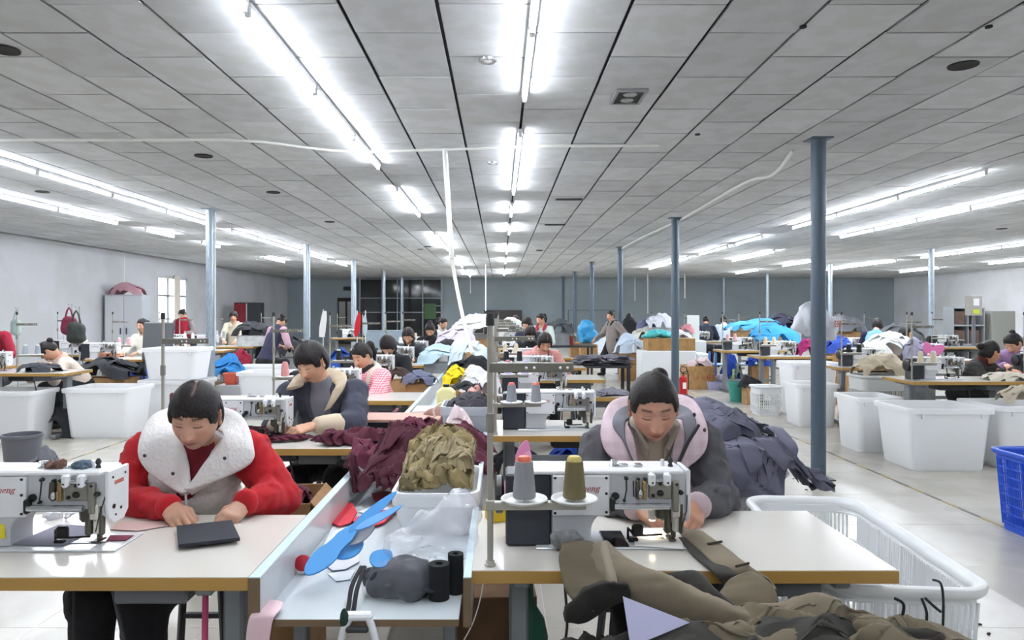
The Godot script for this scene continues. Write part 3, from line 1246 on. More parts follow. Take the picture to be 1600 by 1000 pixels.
	b.box(Vector3(0.375, 0.07, 0.045), Vector3(0.02, 0.05, 0.022), 0.006)
	obj("presser_bar", b, mt("#d5d2c8", 0.3, 0.5), o)
	b = B.new()
	b.box(Vector3(0.372, 0.045, 0.026), Vector3(0.016, 0.05, 0.01), 0.003)
	b.box(Vector3(0.366, 0.016, 0.02), Vector3(0.024, 0.008, 0.05), 0.003)
	b.box(Vector3(0.35, 0.085, 0.04), Vector3(0.02, 0.09, 0.03), 0.006)
	b.box(Vector3(0.391, 0.09, 0.046), Vector3(0.014, 0.10, 0.02), 0.005)
	b.box(Vector3(0.335, 0.105, 0.03), Vector3(0.035, 0.05, 0.04), 0.01)
	obj("presser_foot", b, gun, o)
	b = B.new()
	b.tube([Vector3(0.235, 0.012, 0.02), Vector3(0.235, 0.05, 0.02), Vector3(0.24, 0.045, 0.03), Vector3(0.25, 0.03, 0.035), Vector3(0.29, 0.028, 0.03), Vector3(0.34, 0.028, 0.02)], 0.004, 6)
	b.box(Vector3(0.262, 0.045, 0.03), Vector3(0.035, 0.04, 0.02), 0.006)
	b.box(Vector3(0.25, 0.012, 0.025), Vector3(0.03, 0.016, 0.02), 0.004)
	obj("edge_guide", b, mt("#1c1b1a", 0.4, 0.4), o)
	b = B.new()
	b.box(Vector3(0.34, 0.11, -0.02), Vector3(0.05, 0.06, 0.05), 0.012)
	obj("lamp_housing", b, mt("#d9d9d0", 0.4), o)
	# on the top
	b = B.new()
	b.lathe([Vector2(0, 0.25), Vector2(0.008, 0.25), Vector2(0.008, 0.256), Vector2(0.005, 0.262), Vector2(0.009, 0.27), Vector2(0.007, 0.278), Vector2(0.003, 0.284), Vector2(0, 0.284)], 12, Transform3D(Basis(), Vector3(0.365, 0, 0.02)))
	obj("presser_regulator", b, black, o)
	b = B.new()
	b.lathe([Vector2(0, 0.25), Vector2(0.0065, 0.25), Vector2(0.0065, 0.27), Vector2(0.004, 0.274), Vector2(0, 0.274)], 10, Transform3D(Basis(), Vector3(0.343, 0, 0.01)))
	obj("oil_gauge", b, white, o)
	b = B.new()
	b.lathe([Vector2(0, 0.25), Vector2(0.016, 0.25), Vector2(0.018, 0.255), Vector2(0.008, 0.258), Vector2(0.006, 0.266), Vector2(0.014, 0.268), Vector2(0.012, 0.273), Vector2(0, 0.275)], 14, Transform3D(Basis(), Vector3(0.195, 0, 0.015)))
	b.box(Vector3(0.22, 0.256, 0.02), Vector3(0.03, 0.012, 0.016), 0.004)
	b.box(Vector3(0.265, 0.256, 0.02), Vector3(0.028, 0.012, 0.024), 0.004)
	obj("bobbin_winder", b, steel, o)
	return o

func machine(x: float, z: float, label: String, group := "") -> Node3D:
	var o := copy_of("machine", make_machine, "sewing_machine", label, "sewing machine", Vector3(x, TOP + 0.001, -z), 0.0, group)
	o.scale = Vector3(1.0, 0.93, 1.0)
	return o

func make_stand() -> Node3D:
	var o := bare("thread_stand")
	var zinc := mt("#a9a69c", 0.42, 0.55)
	var b := B.new()
	b.lathe([Vector2(0, 0), Vector2(0.0085, 0), Vector2(0.0085, 0.69), Vector2(0, 0.69)], 12)
	obj("pole", b, zinc, o)
	b = B.new()
	b.lathe([Vector2(0, 0), Vector2(0.016, 0), Vector2(0.016, 0.006), Vector2(0.012, 0.008), Vector2(0.012, 0.016), Vector2(0, 0.016)], 6)
	obj("foot_nut", b, zinc, o)
	b = B.new()
	b.box(Vector3(0, 0.40, 0), Vector3(0.022, 0.055, 0.022), 0.003)
	obj("joint", b, mt("#85827a", 0.5, 0.4), o)
	b = B.new()
	b.lathe([Vector2(0, 0.67), Vector2(0.012, 0.67), Vector2(0.012, 0.69), Vector2(0.010, 0.705), Vector2(0, 0.706)], 10)
	obj("pole_cap", b, mt("#222326", 0.6), o)
	b = B.new()
	b.box(Vector3(0.115, 0.553, 0.006), Vector3(0.235, 0.026, 0.010), 0.002)
	b.box(Vector3(0.115, 0.565, 0.000), Vector3(0.235, 0.003, 0.022), 0.001)
	var arm := obj("upper_arm", b, mt("#77756c", 0.45, 0.5), o)
	b = B.new()
	for x in [0.10, 0.122, 0.195, 0.215]:
		b.ball(Vector3(x, 0.553, 0.013), Vector3(0.004, 0.004, 0.004), Basis(), 5)
	obj("thread_eye", b, mt("#f1f1ee", 0.3), arm)
	b = B.new()
	b.box(Vector3(0.13, 0.168, 0.006), Vector3(0.275, 0.022, 0.010), 0.002)
	b.box(Vector3(0.13, 0.178, 0.0), Vector3(0.275, 0.003, 0.02), 0.001)
	b.box(Vector3(0.0, 0.17, 0), Vector3(0.024, 0.03, 0.024), 0.003)
	obj("lower_arm", b, zinc, o)
	for x in [0.095, 0.235]:
		b = B.new()
		b.lathe([Vector2(0, 0.181), Vector2(0.05, 0.181), Vector2(0.060, 0.190), Vector2(0.064, 0.190), Vector2(0.066, 0.187), Vector2(0.054, 0.178), Vector2(0, 0.178)], 28, Transform3D(Basis(), Vector3(x, 0, 0.0)))
		var dish := obj("cone_dish", b, mt("#dfe0df", 0.35), o)
		b = B.new()
		b.lathe([Vector2(0, 0.18), Vector2(0.003, 0.18), Vector2(0.003, 0.30), Vector2(0, 0.30)], 8, Transform3D(Basis(), Vector3(x, 0, 0.0)))
		obj("spindle", b, zinc, dish)
	return o

func stand(x: float, z: float, label: String, turn := 0.0, size := 1.0, group := "", ) -> Node3D:
	return copy_of("stand", make_stand, "thread_stand", label, "thread stand", Vector3(x, TOP + 0.001, -z), turn, group, size)

func cone(x: float, y: float, z: float, hex: String, core: String, label: String, group := "", k := 1.0) -> void:
	var o := thing("thread_cone", label, "thread cone", Vector3(x, y, -z), 0.0, group)
	var b := B.new()
	var prof := [Vector2(0, 0.002), Vector2(0.031, 0.002)]
	for i in 13:
		prof.append(Vector2(0.0325 - 0.0085 * i / 12.0 + 0.0006 * (i % 2), 0.005 + 0.098 * i / 12.0))
	prof.append(Vector2(0, 0.104))
	b.lathe(prof, 20)
	obj("thread", b, mt(hex, 0.8, 0.0, "cloth"), o)
	b = B.new()
	b.lathe([Vector2(0.009, 0.09), Vector2(0.021, 0.10), Vector2(0.0195, 0.112), Vector2(0.015, 0.117), Vector2(0.009, 0.117)], 16)
	obj("core", b, mt(core, 0.5), o)
	o.scale = Vector3.ONE * k

func make_stool(hex: String) -> Node3D:
	var o := bare("stool")
	var b := B.new()
	b.loft([rr(0.30, 0.27, 0.05, 0.415), rr(0.33, 0.30, 0.06, 0.425), rr(0.33, 0.30, 0.06, 0.45), rr(0.30, 0.27, 0.06, 0.46)])
	obj("seat", b, mt(hex, 0.55), o)
	for s in [[-1, -1], [-1, 1], [1, -1], [1, 1]]:
		b = B.new()
		b.bar(Vector3(s[0] * 0.12, 0.42, s[1] * 0.11), Vector3(s[0] * 0.16, 0.0, s[1] * 0.15), 0.026, 0.026, 0.003)
		obj("leg", b, mt("#3c3e42", 0.5, 0.4), o)
	for s in [-1, 1]:
		b = B.new()
		b.bar(Vector3(-0.14, 0.2, s * 0.13), Vector3(0.14, 0.2, s * 0.13), 0.02, 0.02)
		obj("stretcher", b, mt("#3c3e42", 0.5, 0.4), o)
	return o

func stool(p: Vector3, label: String, hex := "#5a3038", turn := 0.0, group := "stools under the seated workers") -> void:
	copy_of("stool" + hex, make_stool.bind(hex), "stool", label, "stool", p, turn, group)

# one length of the trough that runs between the two rows of tables
func trough(z0: float, z1: float, label: String) -> void:
	var o := thing("sorting_trough", label, "trough", Vector3(0, 0, 0), 0.0, "lengths of the sorting trough")
	var lam := mt("#c4ccd0", 0.2)
	var edge := mt("#6e5a42", 0.6)
	var l := z1 - z0
	var zc := -(z0 + z1) / 2
	var b := B.new()
	b.box(Vector3(-0.375, 0.649, zc), Vector3(0.53, 0.018, l), 0.001)
	var fl := obj("trough_floor", b, lam, o)
	b = B.new()
	b.box(Vector3(-0.375, 0.649, -z0 + 0.001), Vector3(0.53, 0.0185, 0.003))
	obj("edge_band", b, edge, fl)
	for s in [[-0.656, 0.032], [-0.087, 0.022]]:
		b = B.new()
		b.box(Vector3(s[0], 0.703, zc), Vector3(s[1], 0.13, l), 0.001)
		var sb := obj("side_board", b, mt("#c9cdd0", 0.22), o)
		b = B.new()
		b.box(Vector3(s[0], 0.7695, zc), Vector3(s[1], 0.003, l), 0.001)
		obj("cap_strip", b, mt("#cfe3ec", 0.25), sb)
		b = B.new()
		b.box(Vector3(s[0], 0.703, -z0 + 0.001), Vector3(s[1], 0.13, 0.003))
		obj("edge_band", b, edge, sb)
	for zz in [z0 + 0.25, z1 - 0.25]:
		for x in [-0.6, -0.15]:
			b = B.new()
			b.box(Vector3(x, 0.32, -zz), Vector3(0.04, 0.64, 0.04), 0.004)
			obj("leg", b, mt("#6f7478", 0.5, 0.4), o)

# ---------------------------------------------------------------- tubs, baskets, boxes
func tub_shape(w: float, d: float, h: float, lip: float) -> B:
	var b := B.new()
	var t := 0.006
	var rings := []
	for q in [[0.86, 0.0, 0.0], [0.88, 0.02, 0.0], [0.985, h - 0.10, 0.0], [1.0, h - 0.055, 0.0], [1.0, h - 0.05, lip], [1.015, h - 0.012, lip], [1.015, h, lip * 0.8], [1.0, h, 0.0], [0.995, h - 0.02, -t], [0.975, h - 0.10, -t], [0.87, 0.02, -t], [0.85, 0.012, -t]]:
		rings.append(rr(w * q[0] + q[2] * 2, d * q[0] + q[2] * 2, 0.06, q[1], 5))
	b.loft(rings)
	return b

func tub(p: Vector3, w: float, d: float, h: float, label: String, fill := 0.3, fill_hex := "#8a8c92", turn := 0.0, group := "white plastic tubs") -> void:
	var o := thing("plastic_tub", label, "tub", p, turn, group)
	obj("shell", tub_shape(w, d, h, 0.022), mt("#f6f7f8", 0.35, 0.0, "milky"), o)
	var b := B.new()
	for s in [-1, 1]:
		for k in [-0.36, 0.36]:
			b.box(Vector3(k * w, h - 0.06, s * (d / 2 + 0.008)), Vector3(0.02, 0.07, 0.02), 0.004)
	obj("rib", b, mt("#e6e7e8", 0.35), o)
	if fill > 0.0:
		heap(p + Vector3(0, 0.015, 0), w * 0.8, d * 0.8, h * fill, fill_hex, "cloth pieces lying in the " + label.split(",")[0].trim_prefix("large ").trim_prefix("white ").replace(" standing", ""), turn)

# loose stuff in a vessel: a lumpy mound
func heap(p: Vector3, w: float, d: float, h: float, hex: String, label: String, turn := 0.0, dome := 0.0, called := "cloth_scraps") -> MeshInstance3D:
	var nz := noise_of(hash(label) % 700, 5.0, false, 3)
	var nr := noise_of(hash(label) % 600, 6.0, true, 2)
	var b := B.new()
	var g := []
	var n := 22
	for i in n + 1:
		var row := []
		for j in n + 1:
			var u := float(j) / n * 2 - 1
			var q := float(i) / n * 2 - 1
			var e := smooth01(1.0, 0.75, maxf(absf(u), absf(q)))
			var y := (h * (0.72 + 0.45 * nz.get_noise_2d(u * w * 0.5, q * d * 0.5)) + dome * (1 - 0.6 * (u * u + q * q)) + nr.get_noise_2d(u * w, q * d) * h * 0.22) * (0.25 + 0.75 * e)
			row.append(Vector3(u * w / 2, maxf(y, 0.008), q * d / 2))
		g.append(row)
	b.sheet(g, 0.006)
	var o := obj(called, b, mt(hex, 0.9, 0.0, "cloth"), null, true)
	o.position = p
	o.rotation.y = turn
	tag(o, label, "cloth scraps", "", "stuff")
	return o

# slotted basket: rim, corner posts, rails and bars with open gaps
func basket(p: Vector3, w: float, d: float, h: float, hex: String, label: String, turn := 0.0, pitch := 0.02, rails := 4, category := "basket", solid_top := 0.2, corner := 4) -> Node3D:
	var o := thing(category.replace(" ", "_"), label, category, p, turn)
	var m := mt(hex, 0.4, 0.0, "plastic" if hex.begins_with("#e") or hex.begins_with("#f") else "")
	var b := B.new()
	var ro := 0.03 if corner > 4 else 0.0
	var ring := []
	for q in [[-0.03, 0.06, -0.040], [0.012, 0.07, -0.036], [0.030, 0.078, -0.026], [0.036, 0.080, -0.014], [0.030, 0.078, -0.004], [0.016, 0.072, 0.0], [-0.008, 0.065, -0.001], [-0.026, 0.06, -0.008], [-0.036, 0.056, -0.022], [-0.03, 0.06, -0.040]]:
		ring.append(rr(w + q[0], d + q[0], q[1] + ro, h + q[2], corner))
	b.loft(ring, false)
	obj("rim", b, m, o, false)
	b = B.new()
	b.loft([rr(w * 0.86, d * 0.86, 0.05, 0.0), rr(w * 0.87, d * 0.87, 0.05, 0.05), rr(w * 0.85, d * 0.85, 0.05, 0.05), rr(w * 0.84, d * 0.84, 0.05, 0.01)])
	obj("base", b, m, o)
	b = B.new()
	var bars := B.new()
	var yt := h - 0.03
	var shrink := func(y: float) -> float: return lerpf(0.87, 0.97, y / h)
	for k in rails + 1:
		var y := lerpf(0.05, yt - h * solid_top, float(k) / rails)
		var s: float = shrink.call(y)
		b.loft([rr(w * s, d * s, 0.05 + ro, y), rr(w * s + 0.004, d * s + 0.004, 0.05 + ro, y + 0.006), rr(w * s, d * s, 0.05 + ro, y + 0.012), rr(w * s - 0.012, d * s - 0.012, 0.045 + ro, y + 0.006), rr(w * s, d * s, 0.05 + ro, y)], false)
	var y1 := yt - h * solid_top
	b.loft([rr(w * shrink.call(y1), d * shrink.call(y1), 0.05 + ro, y1), rr(w * 0.965, d * 0.965, 0.055, yt), rr(w * 0.955, d * 0.955, 0.055, yt), rr(w * shrink.call(y1) - 0.01, d * shrink.call(y1) - 0.01, 0.05 + ro, y1)], false)
	obj("rail", b, m, o)
	var s0: float = shrink.call(0.04)
	var s1: float = shrink.call(y1)
	for side in 4:
		var along := w if side % 2 == 0 else d
		var across := d if side % 2 == 0 else w
		var n := int(along * 0.88 / pitch)
		for i in n + 1:
			var u := (float(i) / n - 0.5) * (along * 0.88)
			var sg := 1.0 if side < 2 else -1.0
			var thick := 0.008 if i % 6 else 0.018
			var a := Vector3(u * s0, 0.04, sg * across / 2 * s0 - sg * 0.003)
			var c := Vector3(u * s1, y1 + 0.01, sg * across / 2 * s1 - sg * 0.003)
			if side % 2:
				a = Vector3(a.z, a.y, a.x)
				c = Vector3(c.z, c.y, c.x)
			bars.bar(a, c, thick, 0.006) if side % 2 == 0 else bars.bar(a, c, 0.006, thick)
	var ob := obj("bars", bars, m, o)
	ob.set_meta("kind", "stuff")
	return o

func carton(p: Vector3, s: Vector3, label: String, hex := "#a97f50", turn := 0.0, open := false, group := "") -> Node3D:
	var o := thing("cardboard_box", label, "cardboard box", p, turn, group)
	var m := stained(hex, 0.86, 0.012, 0.9, 0.85)
	var b := B.new()
	var t := 0.006
	b.box(Vector3(0, t / 2, 0), Vector3(s.x, t, s.z))
	for sg in [-1, 1]:
		b.box(Vector3(sg * (s.x - t) / 2, s.y / 2, 0), Vector3(t, s.y, s.z), 0.001)
		b.box(Vector3(0, s.y / 2, sg * (s.z - t) / 2), Vector3(s.x - 2 * t, s.y, t), 0.001)
	obj("body", b, m, o)
	for sg in [-1, 1]:
		b = B.new()
		if open:
			b.box(Vector3(sg * (s.x / 2 + 0.05), s.y - 0.05, 0), Vector3(t, 0.15, s.z * 0.96), 0.001, Basis(Vector3(0, 0, 1), sg * 0.75))
		else:
			b.box(Vector3(0, s.y + t / 2, sg * s.z / 4), Vector3(s.x, t, s.z / 2 - 0.002), 0.001, Basis(Vector3(1, 0, 0), sg * 0.02))
		obj("flap", b, m, o)
	if not open:
		b = B.new()
		b.box(Vector3(0, s.y + t + 0.001, 0), Vector3(s.x * 0.99, 0.0012, 0.05))
		obj("tape", b, mt("#c9ab78", 0.3), o)
	return o

# ---------------------------------------------------------------- cloth
# a crumpled piece lying on whatever ground() says is under it (local x, z -> height)
func cloth_piece(called: String, label: String, category: String, m: Material, p: Vector3, turn: float, w: float, d: float, ground: Callable, fold := 0.03, lift := 0.0, group := "", freq := 5.0, n := 34, curl := 0.0, inside := Rect2()) -> MeshInstance3D:
	var sd := hash(label) % 2000
	var nz := noise_of(sd, freq * 0.8, true, 2)
	nz.fractal_gain = 0.35
	var nw := noise_of(sd + 7, 3.0, false, 2)
	var nb := noise_of(sd + 13, freq * 0.45, false, 2)
	var g := []
	var cs := cos(turn)
	var sn := sin(turn)
	for i in n + 1:
		var row := []
		for j in n + 1:
			var u := float(j) / n * 2 - 1
			var q := float(i) / n * 2 - 1
			var ex := 1.0 + 0.30 * nw.get_noise_2d(q * 1.3 + 5.0, sd)
			var ez := 1.0 + 0.30 * nw.get_noise_2d(u * 1.3 - 9.0, sd)
			var x := u * w / 2 * ex + 0.25 * w * nb.get_noise_2d(q * 0.5, 4.0)
			var z := q * d / 2 * ez + 0.25 * d * nb.get_noise_2d(8.0, u * 0.5)
			var wx := p.x + x * cs + z * sn
			var wz := p.z - x * sn + z * cs
			if inside.size.x > 0.0:
				wx = clampf(wx, inside.position.x + 0.004 * sin(q * 9.0), inside.end.x + 0.004 * sin(q * 7.0))
				wz = clampf(wz, inside.position.y + 0.004 * sin(u * 8.0), inside.end.y + 0.004 * sin(u * 9.0))
			var y: float = ground.call(wx, wz)
			var edge := smooth01(1.0, 0.8, maxf(absf(u), absf(q)))
			var fx := x * 0.55 + nb.get_noise_2d(wz * 2.0, wx) * 0.10
			y += lift + fold * (0.9 + nz.get_noise_2d(fx, z * 1.25 + nb.get_noise_2d(wx, wz) * 0.12) * 0.9 + nb.get_noise_2d(wx * 2.0, wz * 2.0) * 0.9) * (0.35 + 0.65 * edge)
			y -= curl * pow(maxf(absf(u), absf(q)), 4.0)
			row.append(Vector3(wx, y, wz) - p)
		g.append(row)
	var b := B.new()
	b.sheet(g, 0.0035)
	return lone(called, b, m, label, category, group, true, p)

# a soft strip or trouser leg: rings along a path, half is the half width as a vector, puff its thickness
func garment(b: B, path: Array, half: Array, puff: float, seed_: int, fold := 0.012) -> void:
	var cv := Curve3D.new()
	var cw := Curve3D.new()
	for i in path.size():
		var a: Vector3 = path[maxi(i - 1, 0)]
		var c: Vector3 = path[mini(i + 1, path.size() - 1)]
		cv.add_point(path[i], (a - c) / 6.0, (c - a) / 6.0)
		a = half[maxi(i - 1, 0)]
		c = half[mini(i + 1, path.size() - 1)]
		cw.add_point(half[i], (a - c) / 6.0, (c - a) / 6.0)
	var nz := noise_of(seed_, 9.0, true, 3)
	var rings := []
	var steps := (path.size() - 1) * 9
	for i in steps + 1:
		var t := float(i) / steps * (path.size() - 1)
		var k := mini(int(t), path.size() - 2)
		var p := cv.sample(k, t - k)
		var h := cw.sample(k, t - k)
		var e := cv.sample(mini(k, path.size() - 2), minf(t - k + 0.05, 1.0)) - cv.sample(k, maxf(t - k - 0.05, 0.0))
		var nrm := h.cross(e).normalized()
		var ring := PackedVector3Array()
		for j in 26:
			var a := TAU * j / 26
			var s := cos(a)
			var q := sin(a)
			var pt := p + h * signf(s) * pow(absf(s), 0.8) + nrm * puff * signf(q) * pow(absf(q), 0.7)
			pt += nrm * fold * nz.get_noise_3d(pt.x * 1.0, pt.y * 1.0, pt.z * 1.0) * (1.0 if q > 0 else 0.4)
			ring.append(pt)
		rings.append(ring)
	b.loft(rings)

# ---------------------------------------------------------------- the scene
func _ready() -> void:
	rng.seed = 20
	var cam := Camera3D.new()
	cam.name = "camera"
	cam.projection = Camera3D.PROJECTION_FRUSTUM
	cam.near = 0.05
	cam.far = 120.0
	cam.size = 1000.0 / F * cam.near
	cam.frustum_offset = Vector2((800.0 - CX) / F, (CY - 500.0) / F) * cam.near
	cam.position = Vector3(0, EYE, 0)
	add_child(cam)
	cam.current = true

	var env := Environment.new()
	env.background_mode = Environment.BG_SKY
	var sky := Sky.new()
	var sm := ProceduralSkyMaterial.new()
	sm.sky_top_color = Color(0.80, 0.87, 0.95)
	sm.sky_horizon_color = Color(0.96, 0.97, 0.98)
	sm.ground_bottom_color = Color(0.7, 0.7, 0.68)
	sm.ground_horizon_color = Color(0.9, 0.9, 0.9)
	sm.sky_energy_multiplier = 3.0
	sm.ground_energy_multiplier = 2.0
	sky.sky_material = sm
	env.sky = sky
	env.tonemap_mode = Environment.TONE_MAPPER_LINEAR
	env.tonemap_exposure = 1.09
	env.sdfgi_enabled = true
	env.ssao_enabled = true
	env.ssil_enabled = true
	var we := WorldEnvironment.new()
	we.name = "environment"
	we.environment = env
	add_child(we)

	lamps()
	room()
	posts()
	workstations()
	troughs()
	crew()
	tubs()
	near_things()
	trough_things()
	far_things()
	small_things()

const TUBE_LIGHT := 1.25     # of each tube's lamp
const TUBE_GLOW := 55.0     # of the glowing tube itself

# fluorescent battens under the ceiling: x, then from and to along the room
func lamps() -> void:
	var z_of := func(y: float) -> float: return (CEIL - EYE) * F / (CY - y)
	var runs := [
		[0.172, "above the sorting trough", [[1.3, 4.94], [z_of.call(200), z_of.call(297)], [z_of.call(315), z_of.call(333)], [z_of.call(348), z_of.call(362)], [z_of.call(380), z_of.call(393)], [z_of.call(402), z_of.call(409)], [z_of.call(420), z_of.call(428)]]],
		[-1.25, "above the white vest's row", [[2.2, z_of.call(255)], [z_of.call(290), z_of.call(333)], [z_of.call(362), z_of.call(388)], [z_of.call(400), z_of.call(415)], [z_of.call(421), z_of.call(430)]]],
		[-4.95, "by the galvanised posts", [[4.6, z_of.call(345)], [z_of.call(357), z_of.call(388)], [z_of.call(390), z_of.call(403)], [z_of.call(407), z_of.call(413)]]],
		[-6.45, "nearest the window wall", [[7.0, z_of.call(345)], [z_of.call(355), z_of.call(366)], [z_of.call(376), z_of.call(383)], [z_of.call(400), z_of.call(407)]]],
		[5.2, "beyond the blue posts", [[z_of.call(262), z_of.call(352)], [z_of.call(366), z_of.call(378)], [z_of.call(382), z_of.call(395)], [z_of.call(400), z_of.call(418)]]],
		[6.8, "in the outer line beyond the blue posts", [[z_of.call(296), z_of.call(367)], [z_of.call(390), z_of.call(405)]]],
		[11.6, "nearest the cabinet wall", [[z_of.call(372), z_of.call(400)], [z_of.call(405), z_of.call(422)]]],
	]
	for r in runs:
		var n := 0
		for s in r[2]:
			var l: float = s[1] - s[0]
			var parts := maxi(1, int(round(l / 1.45)))
			for i in parts:
				n += 1
				var a: float = s[0] + l * i / parts
				tube_light(r[0], a + 0.015, a + l / parts - 0.015, "%s tube light %s, counted from the near end" % [nth(n), r[1]])
	for q in [[0.172, -3.4, "above the sorting trough, behind the camera"], [-1.25, -3.0, "above the white vest's row, behind the camera"], [-4.95, -1.0, "by the window side, beside the camera"], [5.2, -1.0, "beyond the blue posts, beside the camera"], [5.2, 3.2, "beyond the blue posts, ahead of the camera"], [-4.95, 2.0, "by the window side, ahead of the camera"],
			[15.0, 10.0, "at the cabinet wall, nearer"], [15.0, 14.5, "at the cabinet wall, middle"], [15.2, 19.5, "at the cabinet wall, farther"], [9.2, 20.5, "between the outer posts, nearer"], [9.2, 25.0, "between the outer posts, farther"],
			[6.8, -1.0, "in the outer line, beside the camera"], [6.8, 3.6, "in the outer line, ahead of the camera"], [11.6, 1.5, "over the empty floor, nearest"], [11.6, 5.5, "over the empty floor, middle"], [11.6, 9.8, "over the empty floor, farthest"], [5.2, -3.9, "beyond the blue posts, behind the camera"], [15.0, 24.0, "at the cabinet wall, last"]]:      # more of the same runs, beside and behind the camera
		tube_light(q[0], q[1], q[1] + 2.4, "white tube light %s" % q[2])

func nth(n: int) -> String:
	return ["", "first", "second", "third", "fourth", "fifth", "sixth", "seventh", "eighth", "ninth", "tenth", "eleventh", "twelfth", "thirteenth", "fourteenth", "fifteenth", "sixteenth"][n] if n < 17 else "last"

func tube_light(x: float, z0: float, z1: float, label: String) -> void:
	var l := z1 - z0
	var o := thing("tube_light", label, "tube light", Vector3(x, CEIL, -(z0 + z1) / 2), 0.0, "fluorescent tube lights")
	var b := B.new()
	b.box(Vector3(0, -0.018, 0), Vector3(0.042, 0.034, l), 0.004)
	obj("batten", b, mt("#e8eaec", 0.4), o)
	for s in [-1, 1]:
		b = B.new()
		b.box(Vector3(0, -0.05, s * (l / 2 - 0.012)), Vector3(0.03, 0.045, 0.022), 0.004)
		obj("end_cap", b, mt("#dfe2e4", 0.4), o)
	b = B.new()
	b.lathe([Vector2(0, -l / 2 + 0.024), Vector2(0.013, -l / 2 + 0.024), Vector2(0.013, l / 2 - 0.024), Vector2(0, l / 2 - 0.024)], 10, Transform3D(Basis(Vector3.RIGHT, PI / 2), Vector3(0, -0.056, 0)))
	obj("lamp_tube", b, glow("#f0f6ff", TUBE_GLOW * (1.9 if z0 > 9.0 else 1.0)), o)
	var a := AreaLight3D.new()
	a.name = "tube_lamp"
	a.area_size = Vector2(0.03, l - 0.05)
	a.light_color = Color(0.95, 0.972, 1.0)
	a.light_energy = TUBE_LIGHT * l / 1.4 * (1.6 if z0 > 9.0 else 1.0)
	a.shadow_enabled = true
	a.area_range = 40.0
	a.rotation.x = -PI / 2
	a.position.y = -0.0725
	o.add_child(a)

# ---------------------------------------------------------------- the hall
const WEST := -9.8
const EAST := 18.2
const FAR := 32.5
const NEAR := -5.0

